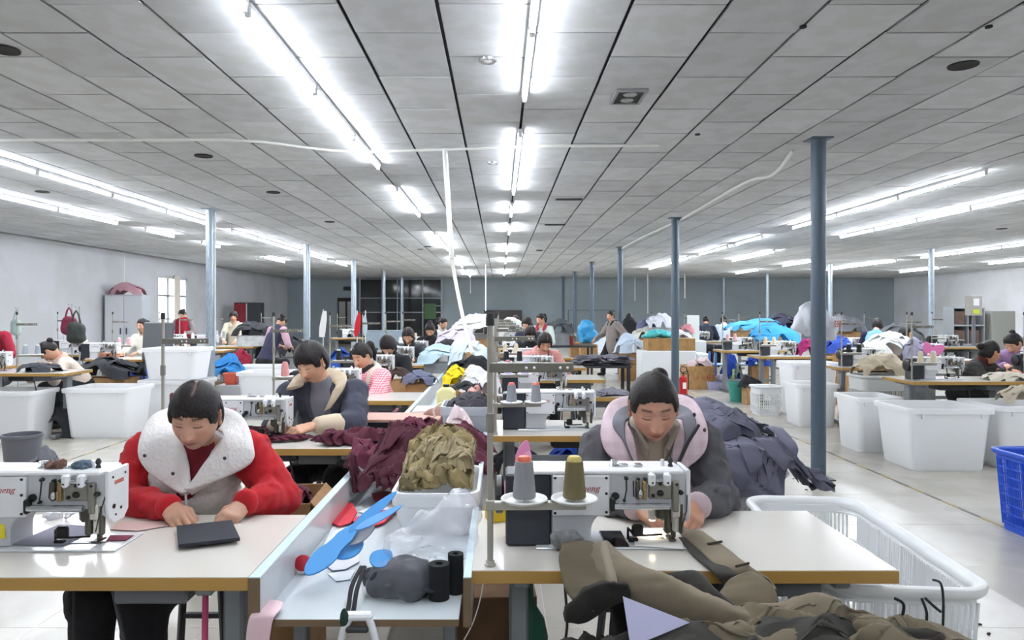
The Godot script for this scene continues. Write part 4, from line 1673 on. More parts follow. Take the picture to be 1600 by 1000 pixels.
func room() -> void:
	var paint := stained("#e6e7ea", 0.955, 0.006, 0.16, 0.85)
	var b := B.new()
	b.box(Vector3((WEST + EAST) / 2, -0.1, -(FAR + NEAR) / 2), Vector3(EAST - WEST + 0.6, 0.2, FAR - NEAR + 0.6))
	var fl := struct("floor", b, floor_stuff())
	b = B.new()
	for i in range(-12, 24):
		b.box(Vector3(i * 0.8 + 0.22, 0.0003, -(FAR + NEAR) / 2), Vector3(0.004, 0.001, FAR - NEAR))
	for i in range(-6, 41):
		b.box(Vector3((WEST + EAST) / 2, 0.0003, -i * 0.8 - 0.1), Vector3(EAST - WEST, 0.001, 0.004))
	obj("floor_joint", b, mt("#c3beb4", 0.4), fl).set_meta("kind", "stuff")
	# walls
	var w := B.new()
	var wz0 := at(248, 487, 1.0).x
	wz0 = WEST / wz0
	var wz1 := WEST / at(293, 487, 1.0).x
	var wy0 := 0.95
	var wy1 := 2.52
	w.box(Vector3(WEST - 0.12, CEIL / 2 + 0.06, -(NEAR + wz0) / 2), Vector3(0.24, CEIL + 0.12, wz0 - NEAR))
	w.box(Vector3(WEST - 0.12, CEIL / 2 + 0.06, -(FAR + wz1) / 2), Vector3(0.24, CEIL + 0.12, FAR - wz1))
	w.box(Vector3(WEST - 0.12, wy0 / 2, -(wz0 + wz1) / 2), Vector3(0.24, wy0, wz1 - wz0))
	w.box(Vector3(WEST - 0.12, (wy1 + CEIL + 0.12) / 2, -(wz0 + wz1) / 2), Vector3(0.24, CEIL + 0.12 - wy1, wz1 - wz0))
	struct("wall_left", w, stained("#bbbcc0", 0.955, 0.006, 0.16, 0.85))
	w = B.new()
	w.box(Vector3(EAST + 0.12, CEIL / 2 + 0.06, -(FAR + NEAR) / 2), Vector3(0.24, CEIL + 0.12, FAR - NEAR))
	struct("wall_right", w, paint)
	w = B.new()
	w.box(Vector3((WEST + EAST) / 2, CEIL / 2 + 0.06, -FAR - 0.12), Vector3(EAST - WEST + 0.48, CEIL + 0.12, 0.24))
	struct("wall_back", w, stained("#9fabb1", 0.96, 0.006, 0.12, 0.85))
	w = B.new()
	w.box(Vector3((WEST + EAST) / 2, CEIL / 2 + 0.06, -NEAR + 0.12), Vector3(EAST - WEST + 0.48, CEIL + 0.12, 0.24))
	struct("wall_front", w, paint)
	for q in [[80, 0.15], [152, 0.0], [194, 0.0]]:             # panel joints and a conduit down the side wall
		pass
	window(wz0, wz1, wy0, wy1)
	ceiling()
	# trim along the foot of the walls
	for q in [["baseboard_left", WEST + 0.008, 0], ["baseboard_right", EAST - 0.008, 0]]:
		b = B.new()
		b.box(Vector3(q[1], 0.05, -(FAR + NEAR) / 2), Vector3(0.014, 0.10, FAR - NEAR - 0.1), 0.003)
		struct(q[0], b, mt("#b3b3b3", 0.6))
	# back wall: the glazed office, a dark door, framed boards, a fence
	glass_office()
	var door := Node3D.new()
	door.name = "door_1"
	door.set_meta("kind", "structure")
	add_child(door)
	var zb := FAR - 0.01
	var p0 := at(528, 468, zb)
	var p1 := at(556, 487, zb)
	b = B.new()
	var dw := p1.x - p0.x
	b.box(Vector3((p0.x + p1.x) / 2, 1.06, -zb + 0.03), Vector3(dw, 2.12, 0.05), 0.004)
	obj("door_frame", b, mt("#26211f", 0.6), door)
	b = B.new()
	for s in [-0.25, 0.22]:
		b.box(Vector3((p0.x + p1.x) / 2 + s * dw, 1.2, -zb + 0.058), Vector3(dw * 0.36, 1.5, 0.012), 0.002)
	obj("door_panel", b, mt("#9a9896", 0.35), door)
	b = B.new()
	b.box(Vector3((p0.x + p1.x) / 2 + 0.1, 2.55, -zb + 0.02), Vector3(0.5, 0.18, 0.07), 0.01)
	lone("door_sign", b, mt("#2a2c2e", 0.5), "dark oblong sign box fixed to the back wall above the dark door", "sign")
	# dashed tape along the aisles
	for q in [[3.46, 2.0, 17.0], [-4.3, 4.0, 12.0]]:
		b = B.new()
		var c := B.new()
		var zz: float = q[1]
		var k := 0
		while zz < q[2]:
			(b if k % 2 else c).box(Vector3(q[0], 0.0012, -zz - 0.11), Vector3(0.03, 0.0016, 0.2))
			zz += 0.22
			k += 1
		var o := thing("floor_tape", "yellow and black aisle tape on the floor %s" % ["past the foot of the blue posts" if q[0] > 0 else "beside the galvanised posts"], "floor tape")
		obj("yellow_dash", b, mt("#a8946a", 0.7), o).set_meta("kind", "stuff")
		obj("black_dash", c, mt("#77736c", 0.7), o).set_meta("kind", "stuff")

func floor_stuff() -> StandardMaterial3D:
	var m := stained("#beb9b0", 0.95, 0.01, 0.35, 0.17)
	m.roughness_texture = m.albedo_texture
	m.roughness = 0.24
	return m

func window(z0: float, z1: float, y0: float, y1: float) -> void:
	var o := Node3D.new()
	o.name = "window_1"
	o.set_meta("kind", "structure")
	add_child(o)
	var m := mt("#c7cacd", 0.4, 0.2)
	var x := WEST - 0.06
	var b := B.new()
	var zc := -(z0 + z1) / 2
	for z in [-z0 - 0.03, -z1 + 0.03]:
		b.box(Vector3(x, (y0 + y1) / 2, z), Vector3(0.07, y1 - y0, 0.06), 0.005)
	for y in [y0 + 0.03, y1 - 0.03]:
		b.box(Vector3(x, y, zc), Vector3(0.07, 0.06, z1 - z0), 0.005)
	obj("window_frame", b, m, o)
	b = B.new()
	b.box(Vector3(x, y0 + (y1 - y0) * 0.64, zc), Vector3(0.06, 0.05, z1 - z0 - 0.1), 0.004)
	for k in [0.36, 0.66]:
		b.box(Vector3(x, (y0 + y1) / 2, lerpf(-z0, -z1, k)), Vector3(0.06, y1 - y0 - 0.1, 0.05), 0.004)
	obj("glazing_bar", b, mt("#77797c", 0.5), o)
	b = B.new()
	b.box(Vector3(x, (y0 + y1) / 2, zc), Vector3(0.005, y1 - y0 - 0.1, z1 - z0 - 0.1))
	obj("pane", b, mt("#ffffff", 0.05, 0.0, "film"), o)
	b = B.new()
	var g := []
	for i in 9:
		var row := []
		for j in 25:
			row.append(Vector3(WEST + 0.06 + 0.025 * sin(j * 1.6), lerpf(y1 + 0.05, y0 - 0.1, i / 8.0), lerpf(-z0 - (z1 - z0) * 0.46, -z0 - (z1 - z0) * 0.64, j / 24.0)))
		g.append(row)
	b.sheet(g, 0.004)
	lone("curtain", b, mt("#cfc9bd", 0.9, 0.0, "cloth"), "pale curtain gathered in the middle of the window", "curtain", "", true)

func ceiling() -> void:
	var b := B.new()
	b.box(Vector3((WEST + EAST) / 2, CEIL + 0.14, -(FAR + NEAR) / 2), Vector3(EAST - WEST + 0.6, 0.2, FAR - NEAR + 0.6))
	var top := struct("ceiling", b, mt("#4f4f50", 0.9))
	var px := 0.487
	var pz := 0.73
	var looks := [stained("#c8cacc", 0.965, 0.01, 0.7, 0.9), stained("#c1c3c5", 0.96, 0.01, 0.7, 0.9), stained("#cfd1d3", 0.965, 0.01, 0.7, 0.9)]
	var shapes := []
	for k in 3:
		b = B.new()
		var g := []
		for i in 5:                                          # a board that sags a little between its edges
			var row := []
			for j in 5:
				var u := j / 2.0 - 1
				var q := i / 2.0 - 1
				row.append(Vector3(u * (px - 0.021) / 2, -0.004 * (k * 0.5 + 0.3) * (1 - u * u) * (1 - q * q), q * (pz - 0.014) / 2))
			g.append(row)
		b.sheet(g, -0.012)
		shapes.append(b.mesh())
	var cells := []
	for i in range(-22, 39):
		var x := 0.659 - px + px * i - px / 2
		if x < WEST + 0.2 or x > EAST - 0.2:
			continue
		var off := 3.525 if posmod(i, 2) == 0 else 3.882
		for j in range(-12, 41):
			var z := off + pz * j - pz / 2
			if z < NEAR + 0.3 or z > FAR - 0.3:
				continue
			var sx := CX + F * x / maxf(z, 0.1)
			var sy := CY - F * (CEIL - EYE) / maxf(z, 0.1)
			var seen := z > 2.6 and sx > -60 and sx < 1660 and sy > -60
			cells.append([z * z + x * x * 0.15 if seen else 1e6 + absf(x), x, z])
	cells.sort_custom(func(a, c): return a[0] < c[0])
	var rest := [[], [], []]
	var r := RandomNumberGenerator.new()
	r.seed = 4
	for n in cells.size():
		var c: Array = cells[n]
		var t := Transform3D(Basis.from_euler(Vector3(r.randf_range(-1, 1) * 0.006, 0, r.randf_range(-1, 1) * 0.008)), Vector3(c[1], CEIL + r.randf_range(0.0, 0.005), -c[2]))
		var k := r.randi() % 3
		if n < 290:
			var o := obj("ceiling_tile", shapes[k], looks[r.randi() % 3], top)
			o.transform = t
		else:
			rest[k].append(t)
	for k in 3:
		var mm := MultiMesh.new()
		mm.transform_format = MultiMesh.TRANSFORM_3D
		mm.mesh = shapes[k]
		mm.instance_count = rest[k].size()
		for i in rest[k].size():
			mm.set_instance_transform(i, rest[k][i])
		var mi := MultiMeshInstance3D.new()
		mi.name = "ceiling_tile"
		mi.multimesh = mm
		mi.material_override = looks[k]
		mi.set_meta("kind", "stuff")
		top.add_child(mi, true)

func glass_office() -> void:
	var zb := FAR - 0.35
	var o := thing("glazed_partition", "dark glazed partition in a grey metal frame against the back wall", "partition", at(562, 487, zb) * Vector3(1, 0, 1))
	var w := at(690, 487, zb).x - at(562, 487, zb).x
	var m := mt("#9aa0a6", 0.45, 0.3)
	var b := B.new()
	for k in [0.0, 0.27, 0.46, 0.53, 0.77, 1.0]:
		b.box(Vector3(w * k, CEIL / 2, 0), Vector3(0.07 if k == 0.0 or k == 1.0 else 0.045, CEIL - 0.02, 0.06), 0.005)
	obj("post", b, m, o)
	b = B.new()
	for y in [0.05, 1.45, 2.1, CEIL - 0.05]:
		b.box(Vector3(w / 2, y, 0), Vector3(w, 0.045, 0.05), 0.005)
	b.box(Vector3(w * 0.88, 1.75, 0), Vector3(w * 0.23, 0.04, 0.05), 0.005)
	obj("rail", b, m, o)
	b = B.new()
	for q in [[0.0, 0.27], [0.27, 0.53], [0.53, 0.77], [0.77, 1.0]]:
		b = B.new()
		b.box(Vector3(w * (q[0] + q[1]) / 2, CEIL / 2, -0.01), Vector3(w * (q[1] - q[0]) - 0.05, CEIL - 0.1, 0.008))
		obj("pane", b, mt("#252829", 0.08), o)
	# a green poster behind
	b = B.new()
	b.box(Vector3(w * 0.86, 1.5, 0.03), Vector3(0.55, 0.7, 0.01))
	lone("poster", b, mt("#3d5f35", 0.5), "dark green leafy poster on the glazed partition", "poster", "", false, o.position)

func posts() -> void:
	var blue := mt("#4d5b68", 0.42, 0.15, "worn")
	var galv := mt("#c3cbd0", 0.34, 0.55, "galv")
	var n := 0
	for q in [[1284, 217], [1055, 340], [969, 386], [925, 409], [898, 424.5], [880, 433]]:
		n += 1
		var z: float = F * (CEIL - EYE) / (CY - q[1])
		var names := ["nearest blue-grey steel post with a white bag tied behind it", "blue-grey steel post beside the red fire extinguisher", "blue-grey steel post behind the walking woman in grey", "blue-grey steel post in front of the blue sack", "slender blue-grey steel post just short of the grey fence", "farthest blue-grey steel post, close to the back wall"]
		post(Vector3(at(q[0], q[1], z).x - 0.03 * (1 if n == 1 else 0), 0, -z), 0.063, blue, names[n - 1], n == 1)
	n = 0
	for q in [[329, 327], [479, 381], [552, 406], [599, 422], [627, 432]]:
		n += 1
		var z: float = F * (CEIL - EYE) / (CY - q[1])
		post(Vector3(at(q[0], q[1], z).x, 0, -z), 0.066 if n < 4 else 0.055, galv, "%s galvanised steel post of the line by the window side" % nth(n))
	n = 0
	for q in [[1455, 389], [1297, 412], [1199, 427.5], [1131, 436]]:
		n += 1
		var z: float = minf(F * (CEIL - EYE) / (CY - q[1]), 31.5)
		post(Vector3(at(q[0], q[1], z).x, 0, -z), 0.066, galv, "%s galvanised steel post of the line before the steel cabinets" % nth(n))

func post(p: Vector3, r: float, m: Material, label: String, fine := false) -> void:
	var o := thing("steel_post", label, "post", p)
	var b := B.new()
	var prof := [Vector2(0, 0)]
	for i in 9:
		prof.append(Vector2(r, CEIL * i / 8.0))
	prof.append(Vector2(0, CEIL))
	b.lathe(prof, 28 if fine else 18)
	obj("shaft", b, m, o)
	b = B.new()
	b.box(Vector3(0, 0.006, 0), Vector3(r * 3.4, 0.012, r * 3.4), 0.003)
	obj("base_plate", b, mt("#5f5c58", 0.6, 0.3), o)
	b = B.new()
	b.box(Vector3(0, CEIL - 0.006, 0), Vector3(r * 3.0, 0.012, r * 3.0), 0.002)
	obj("cap_plate", b, m, o)
	if not fine and p.x < 0:
		b = B.new()
		b.tube([Vector3(r + 0.012, 0.9, 0.02), Vector3(r + 0.012, CEIL - 0.05, 0.02)], 0.011, 8)
		obj("conduit", b, mt("#dfe4e6", 0.4), o)

# ---------------------------------------------------------------- workstations
const LEFT_X := -0.673 - WIDE
const RIGHT_X := -0.077
const LEFT_Z := [1.88, 3.65, 5.62, 7.5, 9.3, 11.2, 13.2]
const RIGHT_Z := [1.93, 4.03, 5.85, 7.35, 8.9, 10.8, 12.8]

func workstations() -> void:
	var lw := ["the worker in a white vest", "the man in the fleece-collared coat", "the worker in red and white check", "the bowl-haired worker in black", "the worker in a black padded coat", "the dark-clothed worker with a topknot", "the far worker with a white collar"]
	var rw := ["the worker in a pink vest", "the second row across the trough", "the third row across the trough", "the fourth row across the trough", "the fifth row across the trough", "the long-haired worker in black", "the worker in dark quilting"]
	for i in 7:
		var z: float = LEFT_Z[i]
		table(LEFT_X, z, "white-topped sewing table with wooden edge used by %s" % lw[i], "tables of the row by the trough")
		machine(-1.585 - (0.0 if i else 0.0), z + 0.28, "white industrial sewing machine of %s" % lw[i])
		if i > 2:
			pair_of_cones(LEFT_X + 0.02, z + 0.06, 0.1, ["#23242a", "#9aa0aa", "#e4e4e0", "#d8cdb4"][i - 3], lw[i])
		if i > 0:
			stand(LEFT_X + 0.02 + (0.05 if i == 1 else 0.0), z + 0.06, "thread stand with cross arms on the table of %s" % lw[i], 0.1)
	for i in 7:
		var z: float = RIGHT_Z[i]
		table(RIGHT_X, z, "white-topped sewing table with wooden edge of %s" % rw[i], "tables of the row right of the trough".replace(" right of", " across"))
		machine(0.158, z + 0.25, "white industrial sewing machine on the table of %s" % rw[i])
		if i > 2:
			pair_of_cones(RIGHT_X + 0.05, z + 0.035, 0.1, ["#23242a", "#d8cdb4", "#e4e4e0", "#9aa0aa"][i - 3], rw[i])
		stand(RIGHT_X + 0.05, z + 0.035, "%s thread stand, table of %s" % ["tall leaning grey" if i == 0 else "grey", rw[i]], 0.02 if i == 0 else 0.1)
	var lf := [[8.1, "the worker in the cream jacket"], [10.5, "the worker in the white jumper"], [12.8, "the third table by the window side"], [14.3, "the fourth table by the window side"]]
	for q in lf:
		table(-5.02 - WIDE, q[0], "wood-edged sewing table of %s" % q[1], "tables by the window side")
		machine(-6.25, q[0] + 0.28, "white sewing machine of %s" % q[1])
		pair_of_cones(-6.05 if q[0] > 9 else -5.9, q[0] + 0.5, 0.15, ["#9aa0aa", "#d9a7ac", "#e4e4e0", "#9aa0aa"][lf.find(q)], q[1])
		stand(-6.05 if q[0] > 9 else -5.9, q[0] + 0.5, "thread stand at the back of the table of %s" % q[1], 0.15)
	for q in [[8.9, -7.6], [11.6, -7.7], [14.6, -7.4], [17.5, -6.2], [19.0, -4.6]]:
		var w := "the table standing %s" % ["in front of the red jacket", "before the grey lockers", "before the window", "under the far end of the window side", "near the man in the beige jacket"][[8.9, 11.6, 14.6, 17.5, 19.0].find(q[0])]
		table(q[1], q[0], "sewing table, %s" % w.trim_prefix("the table "), "tables by the window side")
		machine(q[1] + 0.3, q[0] + 0.28, "small-looking white sewing machine on %s" % w)
		stand(q[1] + 0.1, q[0] + 0.5, "thread stand on %s" % w, 0.2)
	var rf := [[7.15, 4.2, "the worker in dark florals"], [8.9, 4.33, "the big white cloth heap"], [11.1, 4.1, "the row behind the white bag"], [12.8, 4.05, "the blue rack"], [16.6, 4.35, "the worker in navy far back"], [19.5, 4.2, "the last row past the blue rack"]]
	for q in rf:
		table(q[1], q[0], "wood-edged sewing table at the aisle, that of %s" % q[2], "tables across the aisle")
		machine(q[1] + 0.25, q[0] + 0.28, "white aisle-side sewing machine of %s" % q[2])
		pair_of_cones(q[1] + 0.02, q[0] + 0.06, 0.1, ["#d8cdb4", "#23242a", "#d8cdb4", "#d9a7ac", "#e4e4e0", "#e4e4e0"][rf.find(q)], q[2])
		stand(q[1] + 0.02, q[0] + 0.06, "white aisle-side thread stand of %s" % q[2], 0.1)
	for q in [[7.9, 5.9], [10.2, 5.9], [12.6, 6.0], [18.0, 6.1], [14.0, 8.6], [17.0, 8.8]]:
		var w := "the %s table of the outer row towards the steel cabinets" % nth([[7.9, 5.9], [10.2, 5.9], [12.6, 6.0], [18.0, 6.1], [14.0, 8.6], [17.0, 8.8]].find(q) + 1)
		table(q[1], q[0], "sewing table, %s" % w.trim_prefix("the "), "tables of the outer row")
		machine(q[1] + 0.25, q[0] + 0.28, "white sewing machine on %s" % w)
		stand(q[1] + 0.03, q[0] + 0.06, "thread stand on %s" % w, 0.1)

func pair_of_cones(x: float, z: float, turn: float, hex: String, whose: String) -> void:
	for k in 2:
		var d := Basis(Vector3.UP, turn) * Vector3(0.095 + 0.14 * k, 0, 0)
		cone(x + d.x, TOP + 0.19, z - d.z, hex, "#d8d4cc", "%s thread cone, stand of %s, %s" % [{"#d8cdb4": "cream", "#d9a7ac": "pink", "#23242a": "black", "#e4e4e0": "white", "#9aa0aa": "grey"}[hex], whose, ["inner one", "outer one"][k]])

func troughs() -> void:
	var zz := [1.88, 3.66, 5.6, 7.5, 9.4, 11.4, 13.6]
	for i in 6:
		trough(zz[i] + (0.004 if i else 0.0), zz[i + 1], "%s length of the pale sorting trough between the rows, counted from the near end" % nth(i + 1))

# ---------------------------------------------------------------- the people
func seat(px: float, py: float, z: float, lean: float, pitch: float, yaw: float, turn: float, reach := 0.46) -> Array:
	var p := sewing(lean, pitch, yaw, reach)
	var h := at(px, py, z)
	var local: Vector3 = p.head
	var dy := h.y - local.y
	p.head.y += dy
	p.neck.y += dy
	p.chest.y += dy * 0.6
	var off := Basis(Vector3.UP, turn) * Vector3(p.head.x, 0, p.head.z)
	return [p, Vector3(h.x, 0, h.z) - off]

func crew() -> void:
	white_vest()
	pink_vest()
	fleece_coat()
	var black := mt("#1b1c20", 0.9, 0.0, "cloth")
	var jean := mt("#2a3140", 0.9, 0.0, "cloth")
	var bun := {"line": 0.052, "side": 0.0, "nape": -0.06, "thick": 0.011, "bun": [Vector3(0, 0.05, -0.105), 0.038], "part": 0.0}
	var tail := {"line": 0.05, "side": 0.0, "nape": -0.05, "thick": 0.011, "tail": [Vector3(0, 0.04, -0.09), Vector3(0, 0.045, -0.125), Vector3(0, -0.03, -0.135), Vector3(0, -0.10, -0.12)]}
	var long := {"line": 0.048, "side": -0.06, "nape": -0.10, "thick": 0.017, "part": 0.01, "over_ears": true}
	var bowl := {"line": 0.03, "side": -0.03, "nape": -0.06, "thick": 0.02, "fringe": true, "over_ears": true}
	var s := seat(566, 556, 6.3, 0.7, 26, -8, -0.5)
	s[0].wr[0] += Vector3(-0.05, 0.0, 0.03)
	person("worker in a red and white checked jacket and a low ponytail, sewing", s[0], {"lod": 1, "hair": tail, "top": checks(Color("#d83a52"), Color("#fbeef0"), 8, 0.95), "collar": "fold", "collar_stuff": mt("#e9dccb", 1.0, 0.0, "fleece"), "inner": mt("#2d2a2c", 0.9, 0.0, "cloth"), "legs": jean, "fat": 1.1, "crease": 9.0}, s[1], -0.5)
	s = seat(607, 540, 8.15, 1.0, 46, -10, -0.2)
	person("bowl-haired worker in plain black, bent low over a grey piece", s[0], {"lod": 1, "hair": bowl, "top": black, "collar": "stand"}, s[1], -0.2)
	s = seat(638, 524, 9.9, 0.8, 42, 0, -0.15)
	person("worker in a black padded coat with a middle parting, looking down", s[0], {"lod": 1, "hair": {"line": 0.05, "side": -0.02, "nape": -0.07, "part": 0.0, "thick": 0.012}, "top": mt("#23262c", 0.6), "collar": "stand"}, s[1], -0.15)
	s = seat(672, 515, 11.8, 0.8, 40, 0, -0.1)
	person("dark-clothed worker with a high topknot, head bowed", s[0], {"hair": {"line": 0.05, "bun": [Vector3(0, 0.10, -0.07), 0.04]}, "top": mt("#1d1a1d", 0.9, 0.0, "cloth")}, s[1], -0.1)
	s = seat(692, 505, 14.35, 0.4, 20, 20, 0.6)
	person("worker in black over a white collar, turned aside at the row's end", s[0], {"hair": tail, "top": mt("#e6e6e6", 0.9, 0.0, "cloth"), "sleeves": black, "collar": "stand"}, s[1], 0.6)
	# across the trough
	s = seat(851, 535, 8.45, 1.2, 38, -12, 0.35)
	person("laughing worker in a pink hooded top, leaning sideways on the table", s[0], {"lod": 1, "hair": long, "top": mt("#d99a94", 0.95, 0.0, "fleece"), "open_eyes": true, "fat": 1.15, "collar": "fold"}, s[1], 0.35)
	s = seat(829, 522, 10.0, 1.0, 44, -5, 0.1)
	person("worker with long dark hair and a black top behind the pink one", s[0], {"hair": long, "top": black}, s[1], 0.1)
	s = seat(824, 507, 12.0, 0.6, 24, -25, -0.3)
	person("worker in a dark quilted top, face turned to the trough", s[0], {"hair": long, "top": mt("#2d2f45", 0.8, 0.0, "cloth")}, s[1], -0.3)
	s = seat(845, 499, 14.0, 0.4, 16, -30, -0.3)
	person("worker in a pale grey-green jacket with a red scarf, far down the row", s[0], {"hair": tail, "top": mt("#c9d3cf", 0.9, 0.0, "cloth"), "collar": "fold", "collar_stuff": mt("#9d2742", 0.9, 0.0, "cloth")}, s[1], -0.3)
	s = seat(806, 500, 17.5, 0.5, 30, 0, 0.0)
	person("small distant worker in a dark top behind the white machines", s[0], {"hair": long, "top": mt("#3a3135", 0.9, 0.0, "cloth")}, s[1])
	# by the window side
	s = seat(14, 505, 9.9, 0.9, 30, 0, 0.3)
	person("worker in a crimson jacket, half out of the picture", s[0], {"lod": 1, "hair": bun, "top": mt("#8f1730", 0.9, 0.0, "cloth"), "legs": black}, s[1] + Vector3(-0.28, 0, 0), 0.3)
	s = seat(77, 548, 8.95, 1.5, 62, -38, -0.55)
	person("worker in a cream flowered jacket, nose almost on the machine", s[0], {"lod": 1, "hair": bun, "head_size": 1.12, "top": mt("#d8c8bb", 0.95, 0.0, "cloth"), "collar": "fold", "collar_stuff": mt("#d6ab9f", 1.0, 0.0, "fleece"), "legs": black}, s[1], -0.55)
	s = seat(223, 509, 11.7, 0.0, 8, -10, -0.15)
	person("worker in a white jumper sitting upright before the lockers", s[0], {"hair": bun, "open_eyes": true, "top": mt("#e9e8da", 0.95, 0.0, "cloth"), "collar": "stand"}, s[1], -0.15)
	var st := standing()
	st.look = Vector3(34, -8, 0)
	st.wr = [Vector3(0.16, 0.95, 0.25), Vector3(-0.16, 0.95, 0.25)]
	var hp := at(286, 491, 17.6)
	st.head.y = hp.y
	st.neck.y = hp.y - 0.125
	person("standing worker in a red apron over grey sleeves, by the window", st, {"hair": bun, "top": mt("#9c1d33", 0.9, 0.0, "cloth"), "top_name": "apron", "sleeves": mt("#8e8285", 0.9, 0.0, "cloth"), "coat": 0.3, "legs": black}, Vector3(hp.x, 0, hp.z))
	s = seat(365, 495, 16.2, 0.1, 6, 5, 0.1)
	person("worker in a beige shirt jacket with arms spread, before the dark back wall", s[0], {"hair": bowl, "open_eyes": true, "top": mt("#cfc6b2", 0.9, 0.0, "cloth"), "collar": "fold"}, s[1], 0.1)
	s = seat(440, 502, 13.6, 1.6, 60, 0, 2.6)
	person("worker in a navy and pink jacket bending away, back turned", s[0], {"hair": bun, "top": mt("#2f3046", 0.8, 0.0, "cloth"), "sleeves": mt("#c9a3b0", 0.85, 0.0, "cloth")}, s[1], 2.6)
	# across the aisle
	s = seat(1546, 551, 8.05, 0.9, 8, 62, 0.6)
	person("worker in a dark floral padded jacket, seen from the side with hair tied up", s[0], {"lod": 1, "hair": bun, "open_eyes": true, "skin": "#c88f70", "top": checks(Color("#1c1a1c"), Color("#3b3a34"), 9, 2.6), "fat": 1.2, "head_size": 1.15, "wide": 1.1, "collar": "stand", "collar_stuff": mt("#5b2326", 0.95, 0.0, "cloth")}, s[1], 0.6)
	s = seat(1584, 536, 8.9, 0.9, 40, -50, -0.4)
	person("worker with a topknot and a mauve top, head bowed at the picture's edge", s[0], {"lod": 1, "hair": {"line": 0.05, "bun": [Vector3(0, 0.11, -0.06), 0.035]}, "top": mt("#8a6d92", 0.9, 0.0, "cloth"), "fat": 1.1, "head_size": 1.12}, s[1], -0.4)
	s = seat(1414, 522, 11.15, 0.3, 10, 35, 0.4)
	person("worker with loose dark hair in a grey top, looking across the aisle", s[0], {"hair": long, "open_eyes": true, "top": mt("#3c3b45", 0.9, 0.0, "cloth")}, s[1], 0.4)
	s = seat(1371, 508, 12.35, 1.0, 40, 0, 2.4)
	person("worker in a sky-blue apron over navy, back turned near the heap of white cloth", s[0], {"hair": long, "top": mt("#6e9cc8", 0.9, 0.0, "cloth"), "top_name": "apron", "sleeves": mt("#171a38", 0.9, 0.0, "cloth")}, s[1], 2.4)
	s = seat(1103, 501, 18.0, 0.9, 30, 0, 2.9)
	person("worker in dark navy with back turned, behind the aisle tables", s[0], {"hair": bun, "top": mt("#1e2433", 0.9, 0.0, "cloth")}, s[1], 2.9)
	s = seat(1131, 500, 18.6, 0.8, 30, 0, 2.9)
	person("worker in a pale blue jacket with back turned, beside the one in navy", s[0], {"hair": long, "top": mt("#b9c6d8", 0.9, 0.0, "cloth")}, s[1], 2.9)
	# walking down the aisle, and the one behind the post
	st = standing()
	hp = at(959, 494, 16.4)
	var k := -0.03
	st.head.y = hp.y
	st.neck.y = hp.y - 0.12
	st.chest.y = 1.13 + k
	st.look = Vector3(4, 12, 0)
	st.neck.z += 0.03
	st.head.z += 0.05
	st.wr = [Vector3(0.20, 0.82, -0.22), Vector3(-0.24, 0.86, 0.34)]
	st.hand = [[Vector3(0, -1, -0.3), Vector3(1, 0, 0), 0.4], [Vector3(-0.1, -0.7, 0.7), Vector3(-0.8, 0.3, 0.3), 0.4]]
	st.knee = [Vector3(0.08, 0.46, -0.13), Vector3(-0.08, 0.47, 0.22)]
	st.ankle = [Vector3(0.08, 0.14, -0.40), Vector3(-0.08, 0.09, 0.24)]
	person("woman walking along the aisle in a grey coat with black collar", st, {"lod": 1, "hair": bun, "open_eyes": true, "top": mt("#8f8581", 0.95, 0.0, "fleece"), "top_name": "coat", "coat": 0.22, "collar": "fold", "collar_stuff": mt("#16161a", 0.95, 0.0, "fleece"), "fat": 1.1, "crease": 7.0}, Vector3(hp.x, 0, hp.z), -1.15)
	st = standing()
	st.look = Vector3(30, 0, 0)
	hp = at(983, 497, 17.6)
	st.head.y = hp.y
	st.neck.y = hp.y - 0.12
	person("figure in a long black coat standing with back turned behind the blue post", st, {"hair": long, "top": black, "top_name": "coat", "coat": 0.35, "fat": 1.15}, Vector3(hp.x, 0, hp.z), 2.9)

func near_pose(at_: Vector3, d: Dictionary) -> Dictionary:        # from places in the hall to the person's own axes
	var out := {}
	for k in d:
		if d[k] is Vector3 and k != "look" and k != "across":
			out[k] = d[k] - at_
		elif d[k] is Array and k in ["sh", "el", "wr", "knee", "ankle"]:
			out[k] = [d[k][0] - at_, d[k][1] - at_]
		else:
			out[k] = d[k]
	return out

